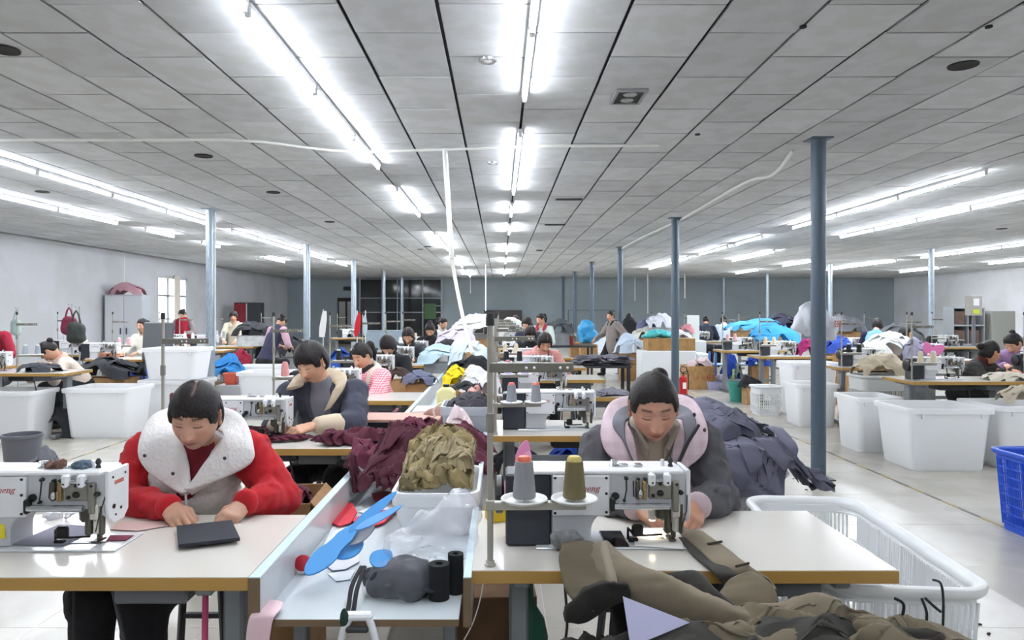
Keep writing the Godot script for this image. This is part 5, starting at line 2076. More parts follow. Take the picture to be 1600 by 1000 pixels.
func white_vest() -> void:
	var o := Vector3(-1.2, 0, -2.82)
	var p := near_pose(o, {
		"pelvis": Vector3(-1.2, 0.55, -2.84), "chest": Vector3(-1.165, 0.82, -2.68), "neck": Vector3(-1.11, 0.985, -2.60), "head": Vector3(-1.078, 1.108, -2.50), "look": Vector3(19, 4, -3),
		"sh": [Vector3(-0.945, 0.955, -2.64), Vector3(-1.335, 0.945, -2.66)], "el": [Vector3(-0.815, 0.785, -2.63), Vector3(-1.365, 0.785, -2.56)],
		"wr": [Vector3(-0.875, 0.822, -2.435), Vector3(-1.128, 0.815, -2.395)],
		"hand": [[Vector3(-0.045, -0.045, 0.093), Vector3(0.1, 0.8, 0.5), 0.62], [Vector3(0.135, -0.035, 0.125), Vector3(-0.15, 0.9, 0.35), 0.85, 0.5]],
		"knee": [Vector3(-1.21, 0.50, -2.40), Vector3(-1.40, 0.50, -2.42)], "ankle": [Vector3(-1.16, 0.09, -2.30), Vector3(-1.42, 0.09, -2.45)],
	})
	var white := mt("#dcd8d6", 0.55, 0.0, "quilt")
	white.rim_enabled = true
	white.rim = 0.2
	white.normal_enabled = true
	white.normal_texture = grain("puckers", 0.035, 7.0, 256, true)
	white.normal_scale = 0.35
	white.uv1_triplanar = true
	white.uv1_scale = Vector3.ONE * 3.0
	var n := person("worker in a white quilted vest over red fleece sleeves, folding a dark cloth", p, {
		"lod": 0, "skin": "#bd917b", "hair": {"line": 0.037, "side": -0.008, "nape": -0.07, "thick": 0.014, "fringe": true, "part": 0.008, "bun": [Vector3(0, -0.02, -0.105), 0.035]},
		"top": white, "top_name": "vest", "sleeves": mt("#b3141f", 0.95, 0.0, "fleece"), "inner": mt("#6d1322", 0.92, 0.0, "cloth"), "open": 0.0, "collar": "none", "puff": 1.06, "fat": 1.12, "crease": 11.0, "fold": 0.012, "quilt": 0.012, "legs": mt("#141317", 0.92, 0.0, "cloth"), "sleeve_fold": 0.014, "head_size": 1.02}, o)
	# wide lapels and the stand behind the neck
	var b := B.new()
	var path := [at(290, 772, 2.50), at(262, 730, 2.52), at(250, 690, 2.56), at(262, 660, 2.66), at(300, 655, 2.72), at(352, 658, 2.66), at(372, 690, 2.55), at(350, 728, 2.51), at(293, 768, 2.495)]
	var half := [Vector3(-0.012, 0.0, 0.01), Vector3(-0.075, -0.012, 0.0), Vector3(-0.075, -0.015, 0.01), Vector3(-0.055, 0.03, -0.01), Vector3(0.0, 0.05, -0.03), Vector3(0.045, 0.03, -0.01), Vector3(0.06, -0.015, 0.01), Vector3(0.075, -0.005, 0.0), Vector3(0.012, 0.0, 0.01)]
	for i in path.size():
		path[i] -= o
	garment(b, path, half, 0.016, 5, 0.007)
	obj("collar", b, white, n, true)
	b = B.new()
	for q in [at(226, 712, 2.49), at(270, 740, 2.475), at(351, 716, 2.475)]:
		b.ball(q - o, Vector3(0.0065, 0.0065, 0.004), Basis(), 6)
	obj("snap", b, mt("#4a4648", 0.35, 0.6), n)
	b = B.new()
	b.tube([at(290, 772, 2.49) - o, at(291, 790, 2.475) - o, at(292, 812, 2.48) - o], 0.004, 6)
	obj("zip", b, mt("#bdb6b3", 0.5), n)

func pink_vest() -> void:
	var o := Vector3(0.585, 0, -2.86)
	var p := near_pose(o, {
		"pelvis": Vector3(0.59, 0.55, -2.88), "chest": Vector3(0.565, 0.85, -2.72), "neck": Vector3(0.57, 1.0, -2.63), "head": Vector3(0.552, 1.135, -2.53), "look": Vector3(21, -5, 2),
		"sh": [Vector3(0.755, 0.985, -2.67), Vector3(0.385, 0.965, -2.67)], "el": [Vector3(0.80, 0.80, -2.56), Vector3(0.345, 0.795, -2.58)],
		"wr": [Vector3(0.672, 0.825, -2.38), Vector3(0.455, 0.822, -2.38)],
		"hand": [[Vector3(-0.085, -0.06, 0.15), Vector3(0.55, 0.75, 0.3), 0.55, 0.4], [Vector3(0.12, -0.05, 0.10), Vector3(-0.1, 0.9, 0.4), 0.6]],
		"knee": [Vector3(0.70, 0.50, -2.46), Vector3(0.46, 0.50, -2.46)], "ankle": [Vector3(0.7, 0.09, -2.36), Vector3(0.47, 0.09, -2.30)],
	})
	var plaid := checks(Color("#bca7ad"), Color("#c9b6bc"), 12, 2.2)
	var grey := mt("#4d4c50", 0.9, 0.0, "cloth")
	var n := person("worker in a pale pink checked hooded vest with charcoal sleeves, sewing a khaki strap", p, {
		"lod": 0, "skin": "#b68873", "hair": {"line": 0.056, "side": 0.0, "nape": -0.06, "thick": 0.011, "bun": [Vector3(0.03, 0.07, -0.1), 0.032]},
		"top": plaid, "top_name": "vest", "sleeves": grey, "inner": mt("#b5a898", 1.0, 0.0, "fleece"), "open": 0.16, "collar": "none", "puff": 1.1, "fat": 1.14, "crease": 10.0, "fold": 0.012, "sleeve_fold": 0.018, "cuff": mt("#b7a5a9", 0.9, 0.0, "cloth"), "head_size": 1.06, "wide": 1.05}, o)
	# fleece stand at the throat
	collar(n, p.neck + Vector3(0, 0.0, 0.012), Vector3(0, 0.9, 0.25).normalized(), Vector3.RIGHT, mt("#aaa091", 1.0, 0.0, "fleece"), 0.072, -0.05, 0.01)
	# the hood lying open round the neck: pink outside, grey lining
	for k in 2:
		var b := B.new()
		var path := [at(985, 728, 2.53), at(968, 695, 2.54), at(960, 664, 2.60), at(976, 644, 2.72), at(1020, 640, 2.80), at(1064, 642, 2.72), at(1082, 662, 2.60), at(1078, 696, 2.54), at(1060, 730, 2.53)]
		var half := [Vector3(-0.03, 0, 0.01), Vector3(-0.052, -0.02, 0.0), Vector3(-0.05, -0.006, 0.0), Vector3(-0.04, 0.045, -0.02), Vector3(0, 0.06, -0.02), Vector3(0.04, 0.05, -0.02), Vector3(0.052, 0.0, 0.0), Vector3(0.055, -0.02, 0.0), Vector3(0.03, 0, 0.01)]
		for i in path.size():
			path[i] -= o
			if k == 1:
				path[i] += Vector3(0.0, 0.012, 0.012) - half[i] * 0.30
				half[i] *= 0.5 if i > 1 and i < 7 else 0.1
		garment(b, path, half, 0.013 if k == 0 else 0.009, 9, 0.010)
		obj("hood" if k == 0 else "hood_lining", b, plaid if k == 0 else mt("#6a6a72", 0.9, 0.0, "cloth"), n, true)
	# black zip down the flap, toggles, cuffs
	var z := B.new()
	z.tube([at(1092, 664, 2.50) - o, at(1076, 690, 2.475) - o, at(1062, 720, 2.46) - o, at(1060, 742, 2.45) - o], 0.006, 6)
	obj("zip", z, mt("#18171a", 0.5), n)
	var t := B.new()
	for q in [at(1085, 648, 2.51), at(1101, 672, 2.52)]:
		t.ball(q - o, Vector3(0.006, 0.008, 0.005), Basis(), 6)
	obj("toggle", t, mt("#2a2528", 0.4), n)

func fleece_coat() -> void:
	var o := Vector3(-1.07, 0, -4.5)
	var p := near_pose(o, {
		"pelvis": Vector3(-1.07, 0.55, -4.52), "chest": Vector3(-1.07, 0.87, -4.36), "neck": Vector3(-1.08, 1.035, -4.27), "head": Vector3(-1.115, 1.175, -4.18), "look": Vector3(24, -24, 4),
		"sh": [Vector3(-0.89, 0.985, -4.32), Vector3(-1.275, 0.975, -4.28)], "el": [Vector3(-0.85, 0.83, -4.13), Vector3(-1.33, 0.80, -4.16)],
		"wr": [Vector3(-1.055, 0.835, -3.965), Vector3(-1.24, 0.825, -3.99)],
		"hand": [[Vector3(-0.14, -0.035, 0.06), Vector3(0.2, 0.85, 0.45), 0.6], [Vector3(0.12, -0.04, 0.08), Vector3(0, 0.9, 0.4), 0.6]],
		"knee": [Vector3(-0.95, 0.50, -4.12), Vector3(-1.2, 0.50, -4.12)], "ankle": [Vector3(-0.95, 0.09, -4.0), Vector3(-1.2, 0.09, -4.05)],
	})
	var navy := mt("#3b3d4a", 0.85, 0.0, "cloth")
	var n := person("young man in a charcoal coat with a wide beige fleece collar, guiding maroon cloth", p, {
		"lod": 0, "skin": "#d3a488", "hair": {"line": 0.034, "side": -0.012, "nape": -0.06, "thick": 0.021, "fringe": true},
		"top": navy, "top_name": "coat", "sleeves": navy, "inner": mt("#77757f", 0.9, 0.0, "cloth"), "open": 0.2, "collar": "none", "puff": 1.03, "fat": 1.12, "crease": 11.0, "fold": 0.012, "pushed": 0.55}, o)
	var b := B.new()
	var tan := mt("#c9b8a0", 0.95, 0.0, "cloth")
	for s in 2:                                                    # beige lower sleeves below the turned-back coat
		var e: Vector3 = p.el[s]
		var w: Vector3 = p.wr[s]
		b.tube([e.lerp(w, 0.30), e.lerp(w, 0.45), e.lerp(w, 0.7), e.lerp(w, 0.9), e.lerp(w, 0.97)], [0.056, 0.062, 0.058, 0.05, 0.036], 20)
	obj("under_sleeve", b, tan, n, true)
	b = B.new()
	var path := [at(512, 640, 4.175), at(528, 612, 4.18), at(531, 592, 4.26), at(498, 584, 4.38), at(470, 592, 4.25), at(464, 600, 4.17), at(460, 606, 4.15)]
	var half := [Vector3(0.022, 0.012, 0), Vector3(0.036, 0.02, 0.0), Vector3(0.026, 0.03, -0.02), Vector3(0, 0.04, -0.03), Vector3(-0.022, 0.025, -0.01), Vector3(-0.042, -0.002, 0.0), Vector3(-0.048, -0.012, 0.0)]
	for i in path.size():
		path[i] -= o
	garment(b, path, half, 0.012, 3, 0.006)
	obj("collar", b, mt("#c6b59c", 1.0, 0.0, "fleece"), n, true)

# ---------------------------------------------------------------- tubs and baskets on the floor
func tubs() -> void:
	tub(Vector3(-4.70, 0, -8.48), 0.76, 0.6, 0.585, "white plastic tub standing alone in front of the cream jacket's table leg", 0.22)
	tub(Vector3(-5.60, 0, -8.13), 0.72, 0.46, 0.585, "white plastic tub with a pink ribbon, cut off by the picture's edge", 0.0)
	tub(Vector3(-4.36, 0, -9.55), 0.80, 0.56, 0.57, "white plastic tub under another one, close to a galvanised post", 0.2)
	tub(Vector3(-4.36, 0.575, -9.55), 0.72, 0.52, 0.42, "white plastic tub stacked on top of another beside a galvanised post", 0.0)
	tub(Vector3(-3.30, 0, -10.0), 0.66, 0.55, 0.64, "white plastic tub behind the young man's sewing machine", 0.25)
	tub(Vector3(-3.95, 0, -11.6), 0.62, 0.5, 0.6, "white plastic tub between the second galvanised post and the young man", 0.0)
	tub(Vector3(4.17, 0, -6.80), 0.76, 0.62, 0.585, "large white plastic tub, nearest of those across the aisle, grey cloth showing through", 0.42, "#7d7f85")
	tub(Vector3(3.98, 0, -7.62), 0.46, 0.52, 0.58, "white plastic tub hidden by the nearest one across the aisle", 0.55, "#7f8187")
	tub(Vector3(4.07, 0, -9.24), 0.52, 0.5, 0.55, "white plastic tub partly behind the nearest blue post", 0.5, "#7f8187")
	tub(Vector3(4.45, 0, -10.2), 0.66, 0.5, 0.76, "tall white plastic tub under the row behind the white bag", 0.0)
	tub(Vector3(5.02, 0, -6.85), 0.72, 0.62, 0.60, "white plastic tub behind the blue crate, cloth strips spilling out", 0.4, "#85878c")
	basket(Vector3(3.83, 0, -10.15), 0.36, 0.34, 0.42, "#eceef0", "small white slotted basket on the floor beside the tubs", 0.0, 0.03, 3)
	basket(Vector3(4.50, 0, -8.32), 0.62, 0.42, 0.74, "#c9cac8", "pale grey slotted basket heaped with cream straps", 0.0, 0.03, 5)
	basket(Vector3(1.275, 0, -2.60), 0.46, 1.02, 0.665, "#eff1f2", "big white laundry basket standing at the end of the pink vest's table", -0.09, 0.017, 5, "basket", 0.05, 9)
	basket(Vector3(1.12, 0, -3.66), 0.50, 0.66, 0.72, "#c4c6c8", "pale slotted basket overflowing with grey-mauve cloth behind the pink vest", 0.0, 0.02, 6)
	basket(Vector3(3.70, 0, -4.52), 0.60, 0.74, 0.546, "#1f4fc0", "blue slotted plastic crate on the floor at the picture's edge", 0.0, 0.02, 7, "crate", 0.06)
	basket(Vector3(0.62, 0, -1.64), 0.74, 0.5, 0.53, "#d9dbdc", "low white basket under the heap of khaki trousers", 0.0, 0.03, 5)

# ---------------------------------------------------------------- builders for small things
func flat_piece(called: String, label: String, category: String, px: Array, h: float, thick: float, m: Material, group := "") -> MeshInstance3D:
	var poly := PackedVector2Array()
	var mid := Vector3.ZERO
	for q in px:
		mid += on(q[0], q[1], h) / px.size()
	for q in px:
		var p := on(q[0], q[1], h) - mid
		poly.append(Vector2(p.x, p.z))
	var b := B.new()
	b.prism(poly, -thick, 0.0, Transform3D(Basis(Vector3(1, 0, 0), Vector3(0, 0, 1), Vector3(0, -1, 0)), Vector3.ZERO), minf(0.001, thick * 0.4))
	return lone(called, b, m, label, category, group, false, mid)

func bundle(called: String, label: String, category: String, p: Vector3, r: Vector3, m: Material, rough := 0.35, cell := 0.0, group := "", settle := true) -> MeshInstance3D:
	var under := floor_under(p, p.y - r.y * 0.55)
	var gap := p.y - r.y * 0.8 - under
	if gap > 0.01 and settle:                   # nothing hangs in the air: let it down, or heap it up from what it lies on
		if gap < 0.14 or p.y < 0.5:
			p.y -= gap if gap < 0.10 else gap / 2
			r.y += 0.0 if gap < 0.10 else gap / 1.6
		else:
			carton(Vector3(p.x, under, p.z), Vector3(r.x * 1.5, gap, r.z * 1.5), "plain box standing under the %s" % " ".join(label.split(" ").slice(0, 10)), ["#a98357", "#c9cbcc", "#8d9094", "#b58f62"][hash(label) % 4])
	if category == "cloth" and r.x > 0.05:
		return crumple(called, label, p - Vector3(0, r.y * 0.8, 0), r, m, group)
	var s := Soft.new()
	var big := maxf(r.x, minf(maxf(r.y, r.z), r.x * 1.6))
	s.cell = cell if cell > 0.0 else big / 13.0
	s.noise = noise_of(hash(label) % 3000, 0.55 / big, true, 3)
	s.amp = big * rough
	s.egg(Vector3.ZERO, r * 0.85, Basis(), 0.02)
	s.egg(Vector3(r.x * 0.4, -r.y * 0.25, r.z * 0.2), r * Vector3(0.55, 0.65, 0.7), Basis(), 0.03)
	s.egg(Vector3(-r.x * 0.45, -r.y * 0.3, -r.z * 0.1), r * Vector3(0.5, 0.6, 0.8), Basis(), 0.03)
	var b := B.new()
	s.into(b)
	return lone(called, b, m, label, category, group, true, p)

# a heap of cloth: rumpled sheets lying over one another on a mound, foot at p
func crumple(called: String, label: String, p: Vector3, r: Vector3, m: Material, group := "") -> MeshInstance3D:
	var sd := hash(label) % 4000
	var h := r.y * 1.7
	var nz := noise_of(sd, 0.75 / r.x, true, 2)
	nz.fractal_gain = 0.4
	var nb := noise_of(sd + 3, 0.5 / r.x, false, 2)
	var b := B.new()
	var n := 24 if r.x * r.x / (p.z * p.z) > 0.0004 else 16
	for k in 3:
		var turn := k * 1.05 + sd * 0.37
		var w: float = r.x * [1.0, 0.85, 0.7][k]
		var d: float = r.z * [1.0, 0.75, 0.6][k]
		var off := Vector2(nb.get_noise_2d(k * 50.0, 3.0), nb.get_noise_2d(7.0, k * 50.0)) * r.x * 0.35
		var g := []
		for i in n + 1:
			var row := []
			for j in n + 1:
				var u := float(j) / n * 2 - 1
				var q := float(i) / n * 2 - 1
				var ex := u * w * (1.0 + 0.3 * nb.get_noise_2d(q * r.x * 1.6, k * 9.0))
				var ez := q * d * (1.0 + 0.3 * nb.get_noise_2d(k * 9.0, u * r.x * 1.6))
				var c := cos(turn) if k else 1.0
				var t := sin(turn) if k else 0.0
				var x := ex * c + ez * t * r.x / r.z + off.x * (1 if k else 0)
				var z := ez * c - ex * t * r.z / r.x + off.y * (1 if k else 0)
				var rad := x * x / (r.x * r.x) + z * z / (r.z * r.z)
				var dome := pow(maxf(1.0 - rad * 0.72, 0.0), 0.6)
				var y := h * dome * (0.82 + 0.35 * nb.get_noise_2d(x, z)) + h * 0.05 * k
				y += (h * 0.16 + r.x * 0.05) * (0.5 + nz.get_noise_2d(ex * 0.7 + nb.get_noise_2d(ez, ex) * r.x * 0.5, ez * 1.3)) * smooth01(0.0, 0.3, dome)
				row.append(Vector3(x, maxf(y, 0.004), z))
			g.append(row)
		b.sheet(g, 0.004)
	return lone(called, b, m, label, "cloth", group, true, p)

# a rounded blade shape, p0 to p1, thin
func blade(called: String, label: String, category: String, p0: Vector3, p1: Vector3, wide: float, normal: Vector3, m: Material, waist := 1.0, group := "") -> void:
	var y := (p1 - p0)
	var l := y.length()
	y = y.normalized()
	var x := y.cross(normal).normalized()
	var z := x.cross(y)
	var poly := PackedVector2Array()
	for i in 28:
		var a := TAU * i / 28
		var t := 0.5 - 0.5 * cos(a)
		var k := sqrt(maxf(sin(t * PI), 0.0)) * (1.0 - (1.0 - waist) * exp(-pow((t - 0.55) / 0.13, 2.0))) * (1.15 - 0.4 * t)
		poly.append(Vector2(wide * 0.5 * k * (1.0 if sin(a) > 0 else -1.0) * (1.0 if absf(sin(a)) > 1e-6 else 0.0), t * l))
	var clean := PackedVector2Array()
	for q in poly:
		if clean.is_empty() or clean[clean.size() - 1].distance_to(q) > 0.0005:
			clean.append(q)
	var b := B.new()
	b.prism(clean, -0.003, 0.003, Transform3D(Basis(x, y, z), Vector3.ZERO), 0.001)
	lone(called, b, m, label, category, group, false, p0)

func cord(called: String, label: String, category: String, pts: Array, r: float, m: Material, group := "") -> void:
	var cv := Curve3D.new()
	for i in pts.size():
		var a: Vector3 = pts[maxi(i - 1, 0)]
		var c: Vector3 = pts[mini(i + 1, pts.size() - 1)]
		cv.add_point(pts[i], (a - c) / 6.0, (c - a) / 6.0)
	var out := []
	for i in (pts.size() - 1) * 6 + 1:
		var t := float(i) / 6.0
		var k := mini(int(t), pts.size() - 2)
		out.append(cv.sample(k, t - k))
	var b := B.new()
	b.tube(out, r, 8)
	lone(called, b, m, label, category, group, true)

# ---------------------------------------------------------------- on and round the two near tables
func near_things() -> void:
	var slate := mt("#2b2c34", 0.9, 0.0, "cloth")
	flat_piece("folded_cloth", "dark slate folded cloth under the hands of the white vest", "cloth", [[276, 826], [362, 817], [375, 845], [279, 856]], TOP + 0.011, 0.010, slate)
	flat_piece("cloth_cutting", "lavender-grey cut piece lying behind the near machine's needle", "cloth", [[18, 851], [98, 853], [152, 830], [148, 823], [92, 820]], TOP + 0.0085, 0.002, mt("#83818f", 0.9, 0.0, "cloth"))
	flat_piece("cloth_cutting", "short maroon strip beside the near machine's presser foot", "cloth", [[166, 845], [196, 845], [209, 837], [172, 837]], TOP + 0.0085, 0.002, mt("#6a1f35", 0.9, 0.0, "cloth"))
	flat_piece("cloth_cutting", "pale pink cut pieces beside the sleeve of the white vest", "cloth", [[172, 828], [216, 830], [262, 822], [280, 815], [185, 816]], TOP + 0.003, 0.002, mt("#b99a94", 0.9, 0.0, "cloth"))
	var b := B.new()
	b.box(Vector3.ZERO, Vector3(0.048, 0.042, 0.002), 0.0006, Basis(Vector3(0, 0, 1), 0.12))
	lone("sticker", b, mt("#d9c92e", 0.5), "yellow warning sticker on the foot of the machine before the white vest", "sticker", "", false, Vector3(-1.585 + 0.084, TOP + 0.052, -2.16 + 0.0585))
	bundle("plastic_bag", "crumpled clear bag lying behind the near machine", "plastic bag", at(98, 797, 2.40), Vector3(0.10, 0.026, 0.06), mt("#c9ccd0", 0.24, 0.0, "haze_film"), 0.5)
	bundle("thread_waste", "twist of brown thread waste on top of the near machine", "thread waste", Vector3(-1.345, TOP + 0.243, -2.14), Vector3(0.028, 0.012, 0.02), mt("#6b4f45", 0.9, 0.0, "cloth"), 0.6, 0.0, "", false)
	bundle("cloth_cutting", "folded blue denim scrap on top of the near machine", "cloth", Vector3(-1.27, TOP + 0.243, -2.14), Vector3(0.026, 0.012, 0.022), mt("#52606f", 0.9, 0.0, "cloth"), 0.3, 0.0, "", false)
	# behind the near machine, on the floor
	b = B.new()
	b.lathe([Vector2(0, 0), Vector2(0.12, 0), Vector2(0.155, 0.36), Vector2(0.165, 0.37), Vector2(0.165, 0.395), Vector2(0.150, 0.395), Vector2(0.146, 0.36), Vector2(0.11, 0.02), Vector2(0, 0.02)], 28)
	lone("bucket", b, mt("#5e5f66", 0.45), "grey plastic bucket on the floor behind the near machine", "bucket", "", false, Vector3(-4.24, 0, -6.25))
	bundle("cloth_heap", "heap of grey cloth beside the grey bucket", "cloth", Vector3(-3.62, 0.20, -5.55), Vector3(0.16, 0.20, 0.15), mt("#6d6e74", 0.9, 0.0, "cloth"), 0.4)
	bundle("plastic_bag", "orange and white bag at the picture's edge by the grey bucket", "plastic bag", Vector3(-3.98, 0.22, -5.5), Vector3(0.10, 0.22, 0.10), mt("#dc8a72", 0.6), 0.3)
	carton(Vector3(-0.95, 0, -3.02), Vector3(0.34, 0.70, 0.34), "open cardboard box standing between the white vest and the young man", "#9b7650", 0.05, true)
	bundle("cloth_heap", "maroon cloth heaped in the open cardboard box", "cloth", Vector3(-0.96, 0.66, -3.03), Vector3(0.14, 0.09, 0.14), mt("#4d1a2b", 0.92, 0.0, "cloth"), 0.4)
	# the near thread stand's cones, phone and scraps
	cone(0.068, TOP + 0.190, 1.965, "#8c8d90", "#d86a52", "grey thread cone with red tip on the tall leaning stand")
	cone(0.208, TOP + 0.190, 1.965, "#6f6647", "#c8b568", "olive thread cone with yellow tip on the tall leaning stand")
	cone(-0.027 + 0.095, TOP + 0.190, 4.065, "#8c8e95", "#dd6a62", "slate thread cone with red tip on the second row's stand, the one by the pole", "", 0.95)
	cone(-0.027 + 0.235, TOP + 0.190, 4.065, "#8c8e95", "#dd6a62", "slate thread cone with red tip on the second row's stand, the one before the machine", "", 0.95)
	cone(-0.03 + 0.10, TOP + 0.19, 5.88, "#c9bde0", "#c06a70", "lilac thread cone on the third row's stand, by its pole", "", 1.0)
	cone(-0.03 + 0.24, TOP + 0.19, 5.88, "#c9bde0", "#c8c0d8", "lilac thread cone on the third row's stand, farther from its pole", "", 1.0)
	cone(LEFT_X + 0.02 + 0.095, TOP + 0.19, 5.67, "#d3908f", "#c98a88", "dusty pink thread cone on the stand just past the young man's shoulder", "", 1.0)
	var ph := thing("phone", "black mobile phone lying on the near table before the grey machine base", "phone", on(959, 843, TOP + 0.005), 0.0)
	b = B.new()
	b.box(Vector3.ZERO, Vector3(0.074, 0.008, 0.152), 0.003)
	obj("case", b, mt("#17181b", 0.4), ph)
	b = B.new()
	b.box(Vector3(0, 0.0042, 0), Vector3(0.068, 0.001, 0.146), 0.0004)
	obj("screen", b, mt("#0a0b0d", 0.06), ph)
	flat_piece("paper", "white paper under the presser foot of the near khaki work", "paper", [[992, 853], [1068, 858], [1062, 824], [988, 826]], TOP + 0.009, 0.001, mt("#f2f2f0", 0.6))
	bundle("cloth_cutting", "grey wad of lining against the base of the pink vest's machine", "cloth", Vector3(0.20, TOP + 0.04, -2.085), Vector3(0.049, 0.04, 0.024), mt("#7a7a7c", 0.9, 0.0, "cloth"), 0.35)
	b = B.new()
	b.lathe([Vector2(0, 0), Vector2(0.012, 0), Vector2(0.01, 0.006), Vector2(0.004, 0.01), Vector2(0.004, 0.03), Vector2(0, 0.032)], 12)
	lone("spool_pin", b, mt("#e9e9e4", 0.3), "little white spool pin beside the phone", "spool pin", "", false, on(918, 852, TOP))
	# lamp of the near machine: a small glowing lens and its spot
	var lamp := thing("needle_lamp", "small warm lamp under the arm of the pink vest's machine", "lamp", Vector3(0.158 + 0.318, TOP + 0.062, -2.20))
	b = B.new()
	b.lathe([Vector2(0, 0), Vector2(0.012, 0), Vector2(0.014, 0.03), Vector2(0, 0.03)], 12)
	obj("lamp_body", b, mt("#d8d8d2", 0.4), lamp)
	b = B.new()
	b.lathe([Vector2(0, -0.004), Vector2(0.009, -0.004), Vector2(0.010, -0.0005), Vector2(0, -0.0005)], 12)
	obj("lamp_lens", b, glow("#ffe9bd", 12.0), lamp)
	var sp := SpotLight3D.new()
	sp.name = "needle_spot"
	sp.spot_angle = 48.0
	sp.spot_angle_attenuation = 0.6
	sp.light_color = Color(1.0, 0.90, 0.70)
	sp.light_energy = 0.12
	sp.spot_range = 20.0
	sp.light_size = 0.008
	sp.shadow_enabled = true
	sp.position = Vector3(0, -0.008, 0)
	lamp.add_child(sp)
	sp.rotation = Vector3(-PI / 2 + 0.12, 0, -0.35)
	sp.rotation_order = EULER_ORDER_ZYX
	khaki()
	# on and under the second table across the trough
	blade("petal_cutout", "pink rounded cut-out standing up behind the grey cone, the taller one", "cut-out", at(812, 735, 2.42), at(823, 688, 2.43), 0.052, Vector3(0.1, 0.2, 1), mt("#e58fb8", 0.5))
	blade("petal_cutout", "pink rounded cut-out lying behind the grey cone, the lower one", "cut-out", at(782, 805, 2.40), at(828, 705, 2.42), 0.075, Vector3(0.1, 0.3, 1), mt("#eaa5c6", 0.5))
	b = B.new()
	b.box(Vector3.ZERO, Vector3(0.09, 0.05, 0.06), 0.004, Basis(Vector3.UP, 0.3))
	lone("small_box", b, mt("#d6b41f", 0.5), "yellow small box behind the leaning thread stand", "box", "", false, Vector3(0.0, TOP + 0.025, -2.40))
	# the heap behind the pink vest
	var grd := func(x: float, z: float) -> float:
		var h := 0.75 + 0.20 * exp(-(pow((x - 1.06) / 0.30, 2.0) + pow((z + 3.80) / 0.30, 2.0)))
		h -= maxf(0.0, x - 1.42) * 1.3 + maxf(0.0, z + 3.32) * 2.6 + maxf(0.0, 0.86 - x) * 1.4
		return maxf(h, 0.63)
	var mauve := [mt("#5d5c6c", 0.9, 0.0, "cloth"), mt("#686778", 0.9, 0.0, "cloth"), mt("#535261", 0.9, 0.0, "cloth")]
	var say := ["grey-mauve cloth piece at the bottom of the heap behind the pink vest", "grey-mauve cloth piece hanging over the basket's front behind the pink vest", "grey-mauve pointed piece drooping at the aisle end of the heap", "grey-mauve cloth piece on the far slope of the heap", "paler grey-mauve piece spread on top of the heap behind the pink vest", "grey-mauve narrow piece lying across the heap's crown", "grey-mauve strip with a blue tag at the heap's far end"]
	var where := [[1.10, 3.60, 0.2, 0.7, 0.6], [1.16, 3.36, 0.1, 0.34, 0.40], [1.48, 3.52, -0.5, 0.40, 0.26], [1.05, 3.96, 0.6, 0.46, 0.34], [1.02, 3.72, -0.3, 0.44, 0.36], [1.24, 3.66, 0.7, 0.36, 0.20], [0.92, 4.0, -0.2, 0.34, 0.2]]
	for i in 7:
		var q: Array = where[i]
		cloth_piece("cloth_piece", say[i], "cloth", mauve[i % 3], Vector3(q[0], 0.8, -q[1]), q[2], q[3], q[4], grd, 0.028, 0.012 * i, "grey-mauve pieces behind the pink vest", 5.0, 36, 0.03, Rect2(0.74, -4.14, 0.86, 0.90))
	for q in [[1142, 706, 1158, 768, 0.10], [1172, 700, 1176, 740, 0.09], [1200, 690, 1226, 735, 0.10], [1216, 672, 1243, 712, 0.08]]:
		b = B.new()
		var a0 := at(q[0], q[1], 3.30)
		var a1 := at(q[2], q[3], 3.22)
		garment(b, [a0 + Vector3(0, 0.0, -0.08), a0, (a0 + a1) / 2 + Vector3(0, 0, 0.03), a1], [Vector3(q[4] / 2, 0, 0), Vector3(q[4] / 2, -0.01, 0), Vector3(q[4] * 0.42, -0.01, 0.01), Vector3(0.008, 0, 0)], 0.006, int(q[0]), 0.012)
		lone("cloth_flap", b, mauve[int(q[0]) % 3], "grey-mauve flap hanging down from the heap, %s" % ["nearest the pink vest's sleeve", "short one beside it", "long one over the basket corner", "outermost one towards the aisle"][[1142, 1172, 1200, 1216].find(q[0])], "cloth", "hanging grey-mauve flaps", true)
	# under the tables
	carton(Vector3(-0.02, 0, -2.75), Vector3(0.30, 0.42, 0.30), "closed cardboard box on the floor under the near tables", "#6f5238", 0.05)
	cord("cable", "black cable hanging under the pink vest's table", "cable", [Vector3(0.185, 0.70, -2.0), Vector3(0.19, 0.55, -2.02), Vector3(0.14, 0.40, -2.05), Vector3(0.13, 0.1, -2.1)], 0.004, mt("#141416", 0.5))
	cord("cable", "black cable under the table of the white vest", "cable", [Vector3(-1.24, 0.70, -2.05), Vector3(-1.23, 0.50, -2.04), Vector3(-1.20, 0.25, -2.06), Vector3(-1.15, 0.02, -2.1)], 0.004, mt("#141416", 0.5))
	cord("ribbon", "pink ribbon hanging under the table of the white vest", "ribbon", [Vector3(-0.90, 0.72, -2.16), Vector3(-0.895, 0.60, -2.14), Vector3(-0.90, 0.45, -2.15), Vector3(-0.89, 0.30, -2.15)], 0.010, mt("#c9527c", 0.7, 0.0, "cloth"))
	cord("thread", "loose white thread hanging beside the trough's corner", "thread", [at(755, 912, 1.95), at(748, 945, 1.95), at(738, 975, 1.95), at(724, 1002, 1.95)], 0.0018, mt("#e6e2da", 0.8))
	b = B.new()
	b.lathe([Vector2(0, 0), Vector2(0.055, 0), Vector2(0.058, 0.10), Vector2(0.045, 0.16), Vector2(0.02, 0.20), Vector2(0.012, 0.22), Vector2(0.006, 0.30), Vector2(0, 0.30)], 16)
	lone("oil_bottle", b, mt("#1c5a45", 0.4), "dark green spouted oil bottle under the pink vest's table", "bottle", "", false, Vector3(0.10, 0.32, -2.30))
